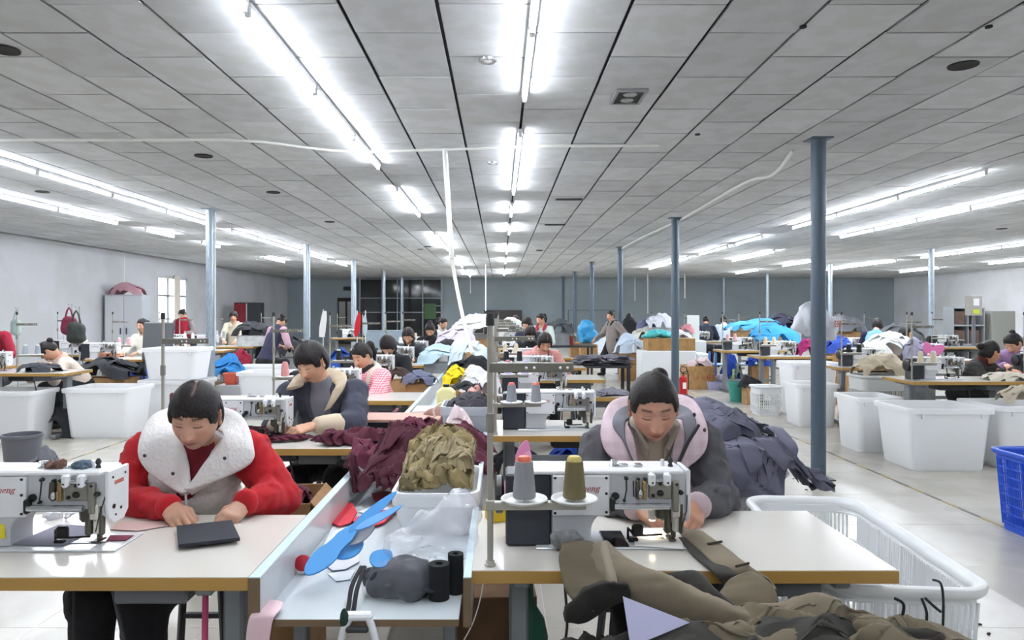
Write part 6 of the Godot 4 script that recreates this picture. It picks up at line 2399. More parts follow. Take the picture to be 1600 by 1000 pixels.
	b = B.new()
	b.box(Vector3(0, 0.16, 0), Vector3(0.16, 0.32, 0.16), 0.01)
	lone("box", b, mt("#404247", 0.6), "dark box on the floor that carries the green oil bottle", "box", "", false, Vector3(0.10, 0.0, -2.30))
	stool(Vector3(-1.2, 0, -2.84), "stool under the worker in the white vest")
	stool(Vector3(0.585, 0, -2.90), "stool under the worker in the pink vest")
	stool(Vector3(-1.07, 0, -4.54), "stool under the young man in the fleece collar")
	var ch := thing("chair", "maroon chair back seen behind the head of the white vest", "chair", Vector3(-1.93, 0, -4.45), 0.2)
	b = B.new()
	b.box(Vector3(0, 0.80, 0), Vector3(0.30, 0.34, 0.03), 0.01, Basis(Vector3.RIGHT, -0.12))
	obj("backrest", b, mt("#5e1c2a", 0.6), ch)
	b = B.new()
	b.box(Vector3(0, 0.44, 0.18), Vector3(0.36, 0.04, 0.36), 0.012)
	obj("seat", b, mt("#5e1c2a", 0.6), ch)
	for s in [[-1, 0], [1, 0], [-1, 1], [1, 1]]:
		b = B.new()
		b.bar(Vector3(s[0] * 0.15, 0.66 if s[1] == 0 else 0.43, 0.01 + s[1] * 0.32), Vector3(s[0] * 0.16, 0, -0.02 + s[1] * 0.36), 0.024, 0.024, 0.003)
		obj("leg", b, mt("#3c3d40", 0.5, 0.3), ch)

# the khaki trousers that hang over the near table's edge, and the heap before it
func khaki() -> void:
	var k1 := mt("#6c6250", 0.9, 0.0, "cloth")
	var k2 := mt("#7c715f", 0.9, 0.0, "cloth")
	var dk := mt("#3a3834", 0.9, 0.0, "cloth")
	var o := thing("khaki_trousers", "khaki trousers hanging from the pink vest's table, one end lying by the phone", "trousers")
	var b := B.new()
	garment(b, [at(905, 853, 2.06), at(908, 872, 1.98), at(914, 893, 1.92), at(918, 915, 1.87), at(922, 932, 1.84)],
		[Vector3(0.052, 0, 0), Vector3(0.062, 0, 0.01), Vector3(0.066, 0.0, 0.01), Vector3(0.062, 0.005, 0.01), Vector3(0.045, 0.012, 0.0)], 0.018, 3, 0.012)
	obj("pocket_end", b, k1, o, true)
	b = B.new()
	garment(b, [at(938, 858, 2.03), at(950, 880, 1.93), at(975, 900, 1.87), at(1020, 922, 1.82), at(1070, 945, 1.78), at(1130, 968, 1.74), at(1190, 985, 1.72)],
		[Vector3(0.03, 0.012, 0), Vector3(0.045, 0.02, 0.01), Vector3(0.05, 0.03, 0.01), Vector3(0.03, 0.045, 0.01), Vector3(0.015, 0.045, 0.01), Vector3(0.01, 0.04, 0.01), Vector3(0.0, 0.03, 0)], 0.022, 4, 0.016)
	obj("leg", b, k2, o, true)
	b = B.new()
	garment(b, [at(944, 856, 2.01), at(948, 878, 1.925), at(955, 905, 1.862), at(958, 922, 1.845)], [Vector3(0.014, 0, 0), Vector3(0.015, 0, 0), Vector3(0.015, 0, 0), Vector3(0.013, 0, 0)], 0.021, 6, 0.003)
	obj("seam_tape", b, mt("#8a7f70", 0.8, 0.0, "cloth"), o, true)
	b = B.new()
	garment(b, [at(1032, 903, 1.90), at(1075, 915, 1.86), at(1110, 945, 1.80), at(1150, 972, 1.76), at(1190, 990, 1.73)],
		[Vector3(0.02, 0.012, 0), Vector3(0.02, 0.04, 0), Vector3(0.01, 0.045, 0), Vector3(0.0, 0.04, 0), Vector3(0, 0.03, 0)], 0.015, 8, 0.012)
	obj("lining", b, dk, o, true)
	# the waistband that runs under the needle and over the edge, with its pouch
	o = thing("khaki_waistband", "khaki waistband strip running from the needle over the table's edge", "trousers")
	b = B.new()
	garment(b, [on(1078, 830, TOP + 0.012), on(1110, 855, TOP + 0.013), on(1142, 882, TOP + 0.014), at(1172, 908, 1.90), at(1185, 930, 1.86)],
		[Vector3(0.040, 0, 0.010), Vector3(0.045, 0, 0.010), Vector3(0.046, 0, 0.01), Vector3(0.046, 0.012, 0.01), Vector3(0.05, 0.015, 0)], 0.008, 12, 0.004)
	obj("strip", b, k2, o, true)
	b = B.new()
	for q in [[1106, 850, 1128, 846], [1150, 885, 1170, 880]]:
		b.tube([on(q[0], q[1], TOP + 0.024), on(q[2], q[3], TOP + 0.024)], 0.0035, 6)
	obj("stitching", b, mt("#3d3529", 0.9), o)
	b = B.new()
	garment(b, [at(1158, 912, 1.87), at(1160, 935, 1.83), at(1158, 962, 1.80), at(1160, 985, 1.78)], [Vector3(0.045, 0.02, 0), Vector3(0.085, 0.02, 0), Vector3(0.09, 0.0, 0.01), Vector3(0.06, -0.01, 0)], 0.035, 14, 0.014)
	obj("pouch", b, k1, o, true)
	b = B.new()
	garment(b, [on(1072, 842, TOP + 0.009), on(1100, 868, TOP + 0.009), on(1130, 893, TOP + 0.009), at(1150, 912, 1.89)], [Vector3(0.022, 0, 0.01), Vector3(0.03, 0, 0.01), Vector3(0.03, 0, 0.01), Vector3(0.03, 0.01, 0)], 0.005, 15, 0.003)
	obj("under_strip", b, dk, o, true)
	b = B.new()
	garment(b, [at(1166, 903, 1.885), at(1185, 915, 1.86), at(1200, 930, 1.84)], [Vector3(0.02, 0.012, 0), Vector3(0.026, 0.018, 0), Vector3(0.016, 0.018, 0)], 0.008, 16, 0.006)
	obj("black_patch", b, mt("#191817", 0.9, 0.0, "cloth"), o, true)
	# heap in front
	var g := func(x: float, z: float) -> float:
		return 0.545 + 0.115 * exp(-(pow((x - 0.66) / 0.46, 2.0) + pow((z + 1.72) / 0.18, 2.0))) - maxf(0.0, absf(x - 0.62) - 0.5) * 0.4
	var looks := [dk, k1, mt("#2a2926", 0.9, 0.0, "cloth"), k2, dk, k1]
	var say := ["dark grey trouser leg at the bottom of the khaki heap", "khaki leg crossing the heap before the near table", "black-brown pocket piece folded in the khaki heap", "light khaki fold on the ridge of the heap", "charcoal cloth lying along the front of the khaki heap", "khaki flap at the aisle end of the heap"]
	var wh := [[0.40, 1.66, 0.1, 0.62, 0.34], [0.74, 1.70, -0.2, 0.55, 0.26], [0.28, 1.72, 0.4, 0.26, 0.2], [0.80, 1.76, 0.15, 0.50, 0.14], [0.62, 1.60, 0.0, 0.9, 0.22], [1.00, 1.70, -0.3, 0.32, 0.24]]
	for i in 6:
		var q: Array = wh[i]
		cloth_piece("trouser_piece", say[i], "trousers", looks[i], Vector3(q[0], 0.7, -q[1]), q[2], q[3], q[4], g, 0.045, 0.009 * i, "khaki trousers heaped before the near table", 4.5, 40, 0.02)
	b = B.new()
	var tri := PackedVector2Array([Vector2(0, 0), Vector2(0.155, -0.062), Vector2(0.008, -0.115)])
	b.prism(tri, 0, 0.004, Transform3D(Basis(Vector3.RIGHT, -0.55) * Basis(Vector3.UP, -0.1), Vector3.ZERO), 0.001)
	lone("pocket_lining", b, mt("#b9b9d6", 0.9, 0.0, "cloth"), "pale lilac triangle of pocket lining on the khaki heap", "cloth", "", false, at(973, 932, 1.74))
	b = B.new()
	garment(b, [at(884, 960, 1.78), at(920, 945, 1.80), at(965, 930, 1.80), at(985, 928, 1.80)], [Vector3(0, 0.02, 0), Vector3(0.01, 0.05, 0.01), Vector3(0.012, 0.035, 0.01), Vector3(0, 0.012, 0)], 0.007, 21, 0.02)
	lone("trouser_piece", b, mt("#2b2a27", 0.9, 0.0, "cloth"), "black fold of trouser standing up beside the lilac lining", "trousers", "khaki trousers heaped before the near table", true)
	for q in [[[1398, 935, 1.9], [1412, 945, 1.9], [1408, 972, 1.9]], [[1440, 935, 2.06], [1448, 958, 2.05], [1446, 985, 2.05]], [[1445, 934, 2.06], [1460, 948, 2.05], [1470, 956, 2.05]]]:
		cord("dangling_string", "short black cord end dangling by the white laundry basket, %s" % ["out of the khaki heap", "straight down", "bent aside"][[1398, 1440, 1445].find(int(q[0][0]))], "cord", [at(q[0][0], q[0][1], q[0][2]), at(q[1][0], q[1][1], q[1][2]), at(q[2][0], q[2][1], q[2][2])], 0.004, mt("#1d1d1e", 0.8))
	cord("dangling_string", "long black cord looped over the rim of the white laundry basket", "cord", [at(1458, 906, 2.10), at(1470, 912, 2.06), at(1474, 940, 2.05), at(1473, 985, 2.05)], 0.0035, mt("#1d1d1e", 0.8))

# ---------------------------------------------------------------- in the trough
func trough_things() -> void:
	var base := 0.658
	var blue := mt("#3d8fd0", 0.6)
	blade("petal_cutout", "long blue cut-out blade lying across the trough, pointing to the far bin", "cut-out", at(478, 898, 2.02), at(560, 818, 2.22), 0.075, Vector3(0.2, 1, 0.5), blue, 0.7)
	blade("petal_cutout", "blue cut-out blade rising from the cluster towards the khaki bin", "cut-out", at(545, 832, 2.18), at(620, 768, 2.34), 0.036, Vector3(0.3, 0.7, 0.6), blue)
	blade("petal_cutout", "thin light blue cut-out blade lowest of the rising pair", "cut-out", at(555, 828, 2.16), at(628, 790, 2.3), 0.03, Vector3(0.2, 0.8, 0.5), mt("#5b9fdd", 0.6))
	blade("petal_cutout", "blue rounded cut-out half under the long blue blade", "cut-out", at(525, 872, 2.12), at(566, 845, 2.2), 0.08, Vector3(0, 1, 0.3), blue)
	blade("petal_cutout", "blue rounded cut-out showing through the clear bag", "cut-out", at(580, 882, 2.06), at(612, 862, 2.1), 0.07, Vector3(0, 1, 0.6), blue)
	blade("petal_cutout", "grey cut-out between the blue blades", "cut-out", at(545, 850, 2.16), at(585, 822, 2.22), 0.05, Vector3(0, 1, 0.4), mt("#9a9ca2", 0.6))
	flat_piece("petal_cutout", "red rounded cut-out lying by the trough's side board", "cut-out", [[517, 818], [522, 795], [535, 783], [552, 788], [558, 802], [548, 818], [530, 823]], base + 0.012, 0.004, mt("#c02436", 0.7))
	flat_piece("petal_cutout", "red long cut-out behind the blue blades", "cut-out", [[545, 812], [600, 798], [622, 796], [600, 818], [572, 826]], base + 0.010, 0.004, mt("#c02436", 0.7))
	flat_piece("cloth_cutting", "dark red and white cut piece before the khaki bin", "cloth", [[580, 772], [600, 768], [632, 774], [632, 782], [584, 782]], base + 0.008, 0.004, mt("#8c1626", 0.8))
	flat_piece("paper", "white cut paper lying under the blue blades", "paper", [[503, 858], [520, 822], [560, 822], [566, 842], [530, 862]], base + 0.003, 0.002, mt("#eef0f2", 0.7))
	flat_piece("paper", "lilac-white rounded paper in the middle of the trough", "paper", [[508, 884], [545, 868], [560, 862], [562, 878], [540, 890], [520, 892]], base + 0.004, 0.002, mt("#cfcfdd", 0.7))
	flat_piece("paper", "small white paper nearest the front of the trough", "paper", [[512, 897], [540, 893], [556, 890], [548, 906], [525, 909]], base + 0.002, 0.002, mt("#e6e9ec", 0.7))
	flat_piece("paper", "white sheet by the red cut-outs", "paper", [[560, 800], [600, 785], [632, 784], [632, 796], [590, 806]], base + 0.004, 0.002, mt("#ece4e4", 0.7))
	var b := B.new()
	b.lathe([Vector2(0, 0), Vector2(0.020, 0), Vector2(0.025, 0.004), Vector2(0.025, 0.026), Vector2(0.020, 0.03), Vector2(0, 0.03)], 18, Transform3D(Basis(Vector3.RIGHT, 1.2) , Vector3.ZERO))
	lone("thread_spool", b, mt("#b0182c", 0.5), "small red spool lying on the trough floor", "spool", "", false, on(470, 880, base + 0.026) + Vector3(0.012, 0, 0))
	# the black webbing and rolls
	for q in [[[565, 885, 2.1], [550, 915, 2.0], [545, 945, 1.93], [540, 975, 1.86]], [[570, 885, 2.1], [558, 920, 1.99], [553, 950, 1.92], [548, 966, 1.885]]]:
		b = B.new()
		var path := []
		var hw := []
		for p in q:
			path.append(at(p[0], p[1], p[2]))
			hw.append(Vector3(0.0065, 0, 0.003))
		garment(b, path, hw, 0.003, int(q[0][0]), 0.001)
		lone("webbing_strap", b, mt("#1b1c20", 0.8, 0.0, "cloth"), "black webbing strap hanging over the trough's front, %s" % ["the longer one" if q[0][0] < 566 else "the shorter one"], "strap", "", true)
	for q in [[686, 2.02, 0.030, 0.10], [712, 2.06, 0.023, 0.115]]:
		b = B.new()
		b.lathe([Vector2(0, 0), Vector2(q[2], 0), Vector2(q[2], q[3]), Vector2(q[2] * 0.4, q[3]), Vector2(q[2] * 0.4, q[3] - 0.01), Vector2(0, q[3] - 0.01)], 24)
		lone("webbing_roll", b, mt("#141518", 0.85, 0.0, "cloth"), "black roll of webbing standing in the trough corner, %s" % ["the thicker one" if q[2] > 0.025 else "the thinner one against the side board"], "roll", "", false, Vector3((q[0] - CX) * q[1] / F, base, -q[1]))
	flat_piece("webbing_strap", "short flat end of black webbing lying before the rolls", "strap", [[645, 934], [668, 934], [670, 918], [650, 918]], base + 0.004, 0.003, mt("#141518", 0.85))
	# the clear bag with dark cloth
	bundle("dark_cloth", "dark navy cloth packed in the clear bag", "packed cloth", at(628, 905, 2.06) + Vector3(0, 0.01, 0), Vector3(0.115, 0.068, 0.10), mt("#23252f", 0.75, 0.0, "cloth"), 0.22)
	bundle("dark_cloth", "brownish cloth seen through the top of the clear bag", "packed cloth", at(655, 868, 2.14), Vector3(0.055, 0.035, 0.05), mt("#6d625a", 0.9, 0.0, "cloth"), 0.3)
	var bagn := thing("plastic_bag", "big clear plastic bag lying open over the trough's corner", "plastic bag")
	for k in 2:
		var s := Soft.new()
		s.cell = 0.009
		s.noise = noise_of(31 + k, 5.5, true, 2)
		s.amp = 0.016 if k == 0 else 0.036
		if k == 0:
			s.egg(at(628, 903, 2.06), Vector3(0.124, 0.072, 0.106), Basis(Vector3(0, 0, 1), 0.3), 0.05)
		else:
			s.egg(at(640, 845, 2.13), Vector3(0.11, 0.055, 0.08), Basis(Vector3(0, 0, 1), 0.6), 0.05)
			s.egg(at(695, 830, 2.16), Vector3(0.115, 0.095, 0.09), Basis(Vector3(0, 0, 1), 0.4), 0.05)
			s.egg(at(718, 798, 2.2), Vector3(0.065, 0.075, 0.055), Basis(), 0.05)
			s.cap(at(725, 775, 2.22), at(728, 758, 2.22), 0.022, 0.010, 0.03)
		b = B.new()
		s.into(b)
		var film := mt("#f3f5ff", 0.13, 0.0, "bag%d" % k)
		film.transparency = BaseMaterial3D.TRANSPARENCY_ALPHA
		film.albedo_color.a = 0.05 if k == 0 else 0.20
		film.metallic_specular = 0.35 if k == 0 else 0.5
		film.normal_enabled = true
		film.normal_texture = grain("creases", 0.012, 7.0, 512, true)
		film.uv1_triplanar = true
		film.uv1_scale = Vector3.ONE * 3.5
		obj("bag_bottom" if k == 0 else "bag_mouth", b, film, bagn, true)
	# pink strip and the white clip at the front edge
	b = B.new()
	garment(b, [at(428, 938, 1.96), at(422, 948, 1.92), at(412, 960, 1.875), at(406, 975, 1.865), at(402, 1004, 1.87)], [Vector3(0.030, 0, 0.012), Vector3(0.034, 0, 0.012), Vector3(0.034, 0, 0), Vector3(0.033, 0.004, 0), Vector3(0.032, 0.004, 0)], 0.003, 6, 0.003)
	lone("ribbon", b, mt("#e3c3ca", 0.8, 0.0, "cloth"), "wide pale pink ribbon hanging over the trough's front corner", "ribbon", "", true)
	var c := thing("edge_clamp", "white plastic clamp gripping the front edge of the trough", "clamp", at(560, 972, 1.86))
	b = B.new()
	b.tube([Vector3(-0.045, -0.05, 0.01), Vector3(-0.035, -0.01, 0.012), Vector3(-0.02, 0.012, 0.0), Vector3(0.02, 0.016, -0.004), Vector3(0.035, 0.0, 0.01), Vector3(0.05, -0.05, 0.012)], 0.010, 10)
	obj("jaw", b, mt("#dddee4", 0.35), c, true)
	b = B.new()
	b.box(Vector3(0, 0.014, -0.004), Vector3(0.075, 0.018, 0.034), 0.006)
	obj("plate", b, mt("#dddee4", 0.35), c)
	b = B.new()
	b.box(Vector3(0, -0.012, 0.016), Vector3(0.06, 0.014, 0.02), 0.004)
	obj("roller", b, mt("#2a2b2e", 0.5), c)
	b = B.new()
	b.ball(Vector3.ZERO, Vector3(0.012, 0.03, 0.01), Basis(), 8)
	lone("green_tassel", b, mt("#1f3a30", 0.8, 0.0, "cloth"), "dark green tassel at the end of the webbing straps", "tassel", "", true, at(538, 968, 1.85))
	# the khaki bin
	var kp := Vector3(-0.235, base, -2.78)
	var kt := thing("plastic_bin", "white plastic bin in the trough heaped with khaki cloth", "bin", kp)
	obj("shell", tub_shape(0.30, 0.46, 0.165, 0.012), mt("#e9ebec", 0.35), kt)
	var kg := func(x: float, z: float) -> float:
		return 0.80 + 0.125 * exp(-(pow((x + 0.21) / 0.16, 2.0) + pow((z + 2.86) / 0.20, 2.0))) 
	var kh := [mt("#857752", 0.9, 0.0, "cloth"), mt("#76694a", 0.9, 0.0, "cloth"), mt("#94876a", 0.9, 0.0, "cloth")]
	var ks := ["khaki piece at the bottom of the bin in the trough", "khaki piece folded at the front of the trough bin", "khaki piece rolled along the side of the trough bin", "light khaki piece across the top of the trough bin", "khaki piece standing up at the back of the trough bin", "khaki scrap nearest the leaning stand in the trough bin", "olive piece tucked on the ribbon side of the trough bin"]
	var kw := [[-0.22, 2.78, 0.1, 0.34, 0.42], [-0.27, 2.66, 0.3, 0.24, 0.2], [-0.32, 2.82, 1.2, 0.3, 0.16], [-0.19, 2.84, -0.4, 0.30, 0.2], [-0.16, 3.0, 0.2, 0.26, 0.16], [-0.12, 2.74, 0.9, 0.2, 0.14], [-0.34, 2.94, 0.5, 0.2, 0.16]]
	for i in 7:
		var q: Array = kw[i]
		cloth_piece("khaki_piece", ks[i], "cloth", kh[i % 3], Vector3(q[0], 0.85, -q[1]), q[2], q[3], q[4], kg, 0.040, 0.008 * i, "khaki pieces in the trough bin", 7.0, 40, 0.0, Rect2(-0.366, -2.985, 0.262, 0.41))
	# maroon cloth behind it and on the young man's table
	var mg := func(x: float, z: float) -> float:
		var h := base + 0.004 + 0.20 * exp(-(pow((x + 0.46) / 0.17, 2.0) + pow((z + 3.30) / 0.32, 2.0))) + 0.15 * exp(-(pow((x + 0.22) / 0.2, 2.0) + pow((z + 3.55) / 0.25, 2.0)))
		return maxf(h, 0.776 if x < -0.625 else 0.0)
	var mr := [mt("#4f1a2c", 0.85, 0.0, "cloth"), mt("#5a2034", 0.85, 0.0, "cloth"), mt("#451626", 0.85, 0.0, "cloth")]
	var ms := ["maroon cloth spread on the end of the young man's table", "maroon cloth bulging highest over the trough's side board", "maroon cloth at the near foot of the maroon heap", "maroon cloth running behind the khaki bin", "maroon cloth piece close to the white box", "maroon fold hanging into the trough"]
	var mw := [[-0.80, 3.86, 0.1, 0.36, 0.26], [-0.50, 3.36, 0.4, 0.36, 0.36], [-0.46, 3.08, -0.3, 0.30, 0.24], [-0.24, 3.42, 0.1, 0.34, 0.3], [-0.20, 3.66, -0.2, 0.28, 0.24], [-0.38, 3.22, 0.9, 0.32, 0.2]]
	for i in 6:
		var q: Array = mw[i]
		cloth_piece("maroon_piece", ms[i], "cloth", mr[i % 3], Vector3(q[0], 0.8, -q[1]), q[2], q[3], q[4], mg, 0.045, 0.010 * i, "maroon pieces heaped over the trough", 5.0, 38, 0.01)
	flat_piece("cloth_cutting", "dark blue scrap with a white end before the maroon heap", "cloth", [[592, 742], [628, 735], [640, 742], [634, 750]], base + 0.006, 0.004, mt("#3b3d4d", 0.9))
	# farther along the trough
	b = B.new()
	b.box(Vector3(0, 0.055, 0), Vector3(0.20, 0.11, 0.18), 0.004)
	lone("white_box", b, mt("#e6eef2", 0.5), "white box standing in the trough before the brown board", "box", "", false, Vector3(-0.42, base, -3.96))
	bundle("fluff", "pink-white fluffy wad beside the white box", "cloth", at(735, 668, 4.0) + Vector3(-0.06, 0, 0), Vector3(0.10, 0.07, 0.09), mt("#ead6d8", 0.95, 0.0, "fleece"), 0.4)
	b = B.new()
	b.lathe([Vector2(0, 0), Vector2(0.036, 0), Vector2(0.036, 0.10), Vector2(0.014, 0.135), Vector2(0.014, 0.155), Vector2(0, 0.155)], 16)
	lone("spray_bottle", b, mt("#e6ecef", 0.3), "white plastic bottle with a narrow neck by the brown board", "bottle", "", false, Vector3(-0.46, base, -4.25))
	b = B.new()
	b.lathe([Vector2(0, 0), Vector2(0.045, 0), Vector2(0.045, 0.12), Vector2(0.04, 0.12), Vector2(0.04, 0.008), Vector2(0, 0.008)], 16)
	lone("clear_jar", b, mt("#e5d9d4", 0.2, 0.0, "haze_film"), "clear jar with pink contents at the trough's side board", "jar", "", false, Vector3(-0.57, base, -4.2))
	b = B.new()
	b.loft([rr(0.62, 0.30, 0.04, 0), rr(0.63, 0.31, 0.04, 0.004), rr(0.63, 0.31, 0.04, 0.018), rr(0.62, 0.30, 0.04, 0.022)])
	lone("brown_board", b, mt("#b48a7c", 0.55), "thin pinkish brown board lying across the trough", "board", "", false, Vector3(-0.70, 0.775, -4.62))
	bundle("brown_bag", "brown leather-like bag with a looped white cord in the trough", "bag", Vector3(-0.35, base + 0.11, -4.7), Vector3(0.22, 0.12, 0.14), mt("#85584c", 0.6), 0.12)
	cord("string_loop", "white cord loop in front of the brown bag", "cord", [at(680, 652, 4.5), at(678, 640, 4.5), at(690, 630, 4.5), at(706, 632, 4.5), at(711, 645, 4.5)], 0.006, mt("#e6dccb", 0.8))
	b = B.new()
	b.loft([rr(0.09, 0.07, 0.02, 0), rr(0.20, 0.13, 0.03, 0.0), rr(0.20, 0.13, 0.03, 0.17), rr(0.12, 0.10, 0.03, 0.21), rr(0.06, 0.06, 0.02, 0.22)])
	var jug := thing("oil_jug", "pale yellow plastic jug with a black cap standing past the brown bag", "jug", Vector3(-0.385, 0.79, -5.05))
	jug.scale = Vector3.ONE * 0.68
	obj("body", b, mt("#e9e4a6", 0.35), jug)
	b = B.new()
	b.lathe([Vector2(0, 0.22), Vector2(0.032, 0.22), Vector2(0.032, 0.25), Vector2(0, 0.25)], 14)
	obj("cap", b, mt("#23241f", 0.5), jug)
	b = B.new()
	b.box(Vector3(0, 0.06, 0), Vector3(0.4, 0.125, 0.3), 0.004)
	lone("packing_box", b, mt("#d7d3cb", 0.7), "low pale box in the trough that carries the yellow jug", "box", "", false, Vector3(-0.42, base, -5.1))
	var bg := thing("grey_tray", "grey-blue plastic tray bin full of dark cloth, before the second machine", "bin", Vector3(-0.19, 0.772, -4.30))
	obj("shell", tub_shape(0.30, 0.36, 0.15, 0.010), mt("#b3b9c2", 0.35, 0.0, "milky"), bg)
	bundle("dark_cloth", "dark grey cloth heaped in the grey-blue tray bin", "cloth", Vector3(-0.19, 0.90, -4.30), Vector3(0.13, 0.075, 0.14), mt("#3c3940", 0.85, 0.0, "cloth"), 0.4)
	# what carries those bundles
	carton(Vector3(-0.42, base, -10.4), Vector3(0.42, 0.28, 0.4), "small cardboard box on the trough by the dangling cable", "#b08a58", 0.2)
	carton(Vector3(-0.24, base, -9.2), Vector3(0.44, 0.34, 0.42), "long open cardboard box lying slantwise on the trough", "#b28d60", -0.35, true)
	var cl := [
		["yellow cloth bundle past the yellow jug", "#e4c81e", 712, 590, 5.9, 0.11, 0.09], ["black cloth bundle in the trough behind the yellow one", "#1c1d22", 735, 575, 6.6, 0.20, 0.09], ["white cloth with a black print beside the yellow bundle", "#dcdadb", 745, 595, 5.9, 0.14, 0.10],
		["dark checked cloth under the white one in the trough", "#26282c", 728, 610, 5.6, 0.13, 0.06], ["salmon pink cloth before the dark checked one", "#d9a49c", 738, 622, 5.3, 0.11, 0.05], ["white cloth strips by the leaning stand's pole", "#e6e2e6", 765, 600, 5.7, 0.09, 0.11],
		["pale blue printed cloth on the black worker's side of the trough", "#b9d2dc", 690, 556, 8.3, 0.26, 0.10], ["white-blue plastic wrapping beside the pale blue cloth", "#d8e6ec", 732, 553, 8.2, 0.22, 0.15], ["lilac-white cloth where the white collar sits", "#cdc5d0", 712, 528, 11.4, 0.30, 0.16], ["white cloth heap near the far end of the trough", "#e0e0dc", 745, 515, 12.6, 0.45, 0.22], ["black cloth between the carton and the lilac cloth", "#1e1e22", 705, 540, 10.2, 0.22, 0.07],
		["slate-blue cloth on the checked worker's trough side", "#5d6176", 655, 592, 6.8, 0.16, 0.06], ["dark brown bag on the floor beside the checked worker", "#3d2c28", 622, 586, 7.2, 0.12, 0.07],
	]
	for q in cl:
		var p := at(q[2], q[3], q[4])
		bundle("cloth_bundle", q[0], "cloth", p, Vector3(q[5], q[6], q[5] * 0.8), mt(q[1], 0.9, 0.0, "cloth"), 0.38)
	var under := [["black bag of cloth on the floor under the young man's table", -0.95, 4.0, 0.26, 0.30, "#1d1d21"], ["maroon cloth under the checked worker's table", -1.0, 6.0, 0.26, 0.26, "#431524"], ["mustard cloth under the checked worker's table end", -0.80, 6.5, 0.14, 0.30, "#d09a1c"], ["dark brown cloth under the bowl-haired worker's table", -1.0, 7.9, 0.28, 0.26, "#2c2422"],
		["black cloth under the second row's table across the trough", 0.25, 4.5, 0.26, 0.26, "#1f2024"], ["royal blue cloth under the third row's table across the trough", 0.75, 6.3, 0.30, 0.34, "#2148a8"], ["dark grey cloth under the third row's table across the trough", 0.15, 6.3, 0.22, 0.24, "#303136"], ["pink and white cloth under the second row's table", 0.55, 4.35, 0.18, 0.42, "#e2bfcb"],
		["dark cloth under the table of the cream jacket", -5.3, 8.45, 0.3, 0.34, "#26272b"], ["blue cloth under the table of the cream jacket", -5.75, 8.4, 0.22, 0.30, "#2c6f9c"], ["dark cloth under the table of the big white heap", 4.9, 9.3, 0.3, 0.36, "#2d2e33"]]
	for q in under:
		crumple("cloth_bundle", q[0], Vector3(q[1], 0.002, -q[2]), Vector3(q[3], q[4] / 1.7, q[3] * 0.8), mt(q[5], 0.9, 0.0, "cloth"))
	cloth_piece("grey_piece", "slate-grey cut piece draped over the end of the third row's table", "cloth", mt("#6d6c76", 0.9, 0.0, "cloth"), Vector3(0.98, 0.78, -6.05), 0.2, 0.34, 0.34, func(x: float, _z: float) -> float: return 0.775 - maxf(0.0, x - 1.09) * 3.0, 0.02, 0.0)
	cloth_piece("maroon_piece", "maroon piece held under the young man's needle", "cloth", mt("#521a2d", 0.9, 0.0, "cloth"), Vector3(-1.16, 0.785, -3.86), 0.3, 0.20, 0.10, func(_x: float, _z: float) -> float: return 0.779, 0.02, 0.0)
	cloth_piece("maroon_piece", "dark maroon pieces behind the young man's machine arm", "cloth", mt("#3f1222", 0.9, 0.0, "cloth"), Vector3(-1.36, 0.785, -4.02), -0.2, 0.24, 0.16, func(_x: float, _z: float) -> float: return 0.779, 0.025, 0.0)

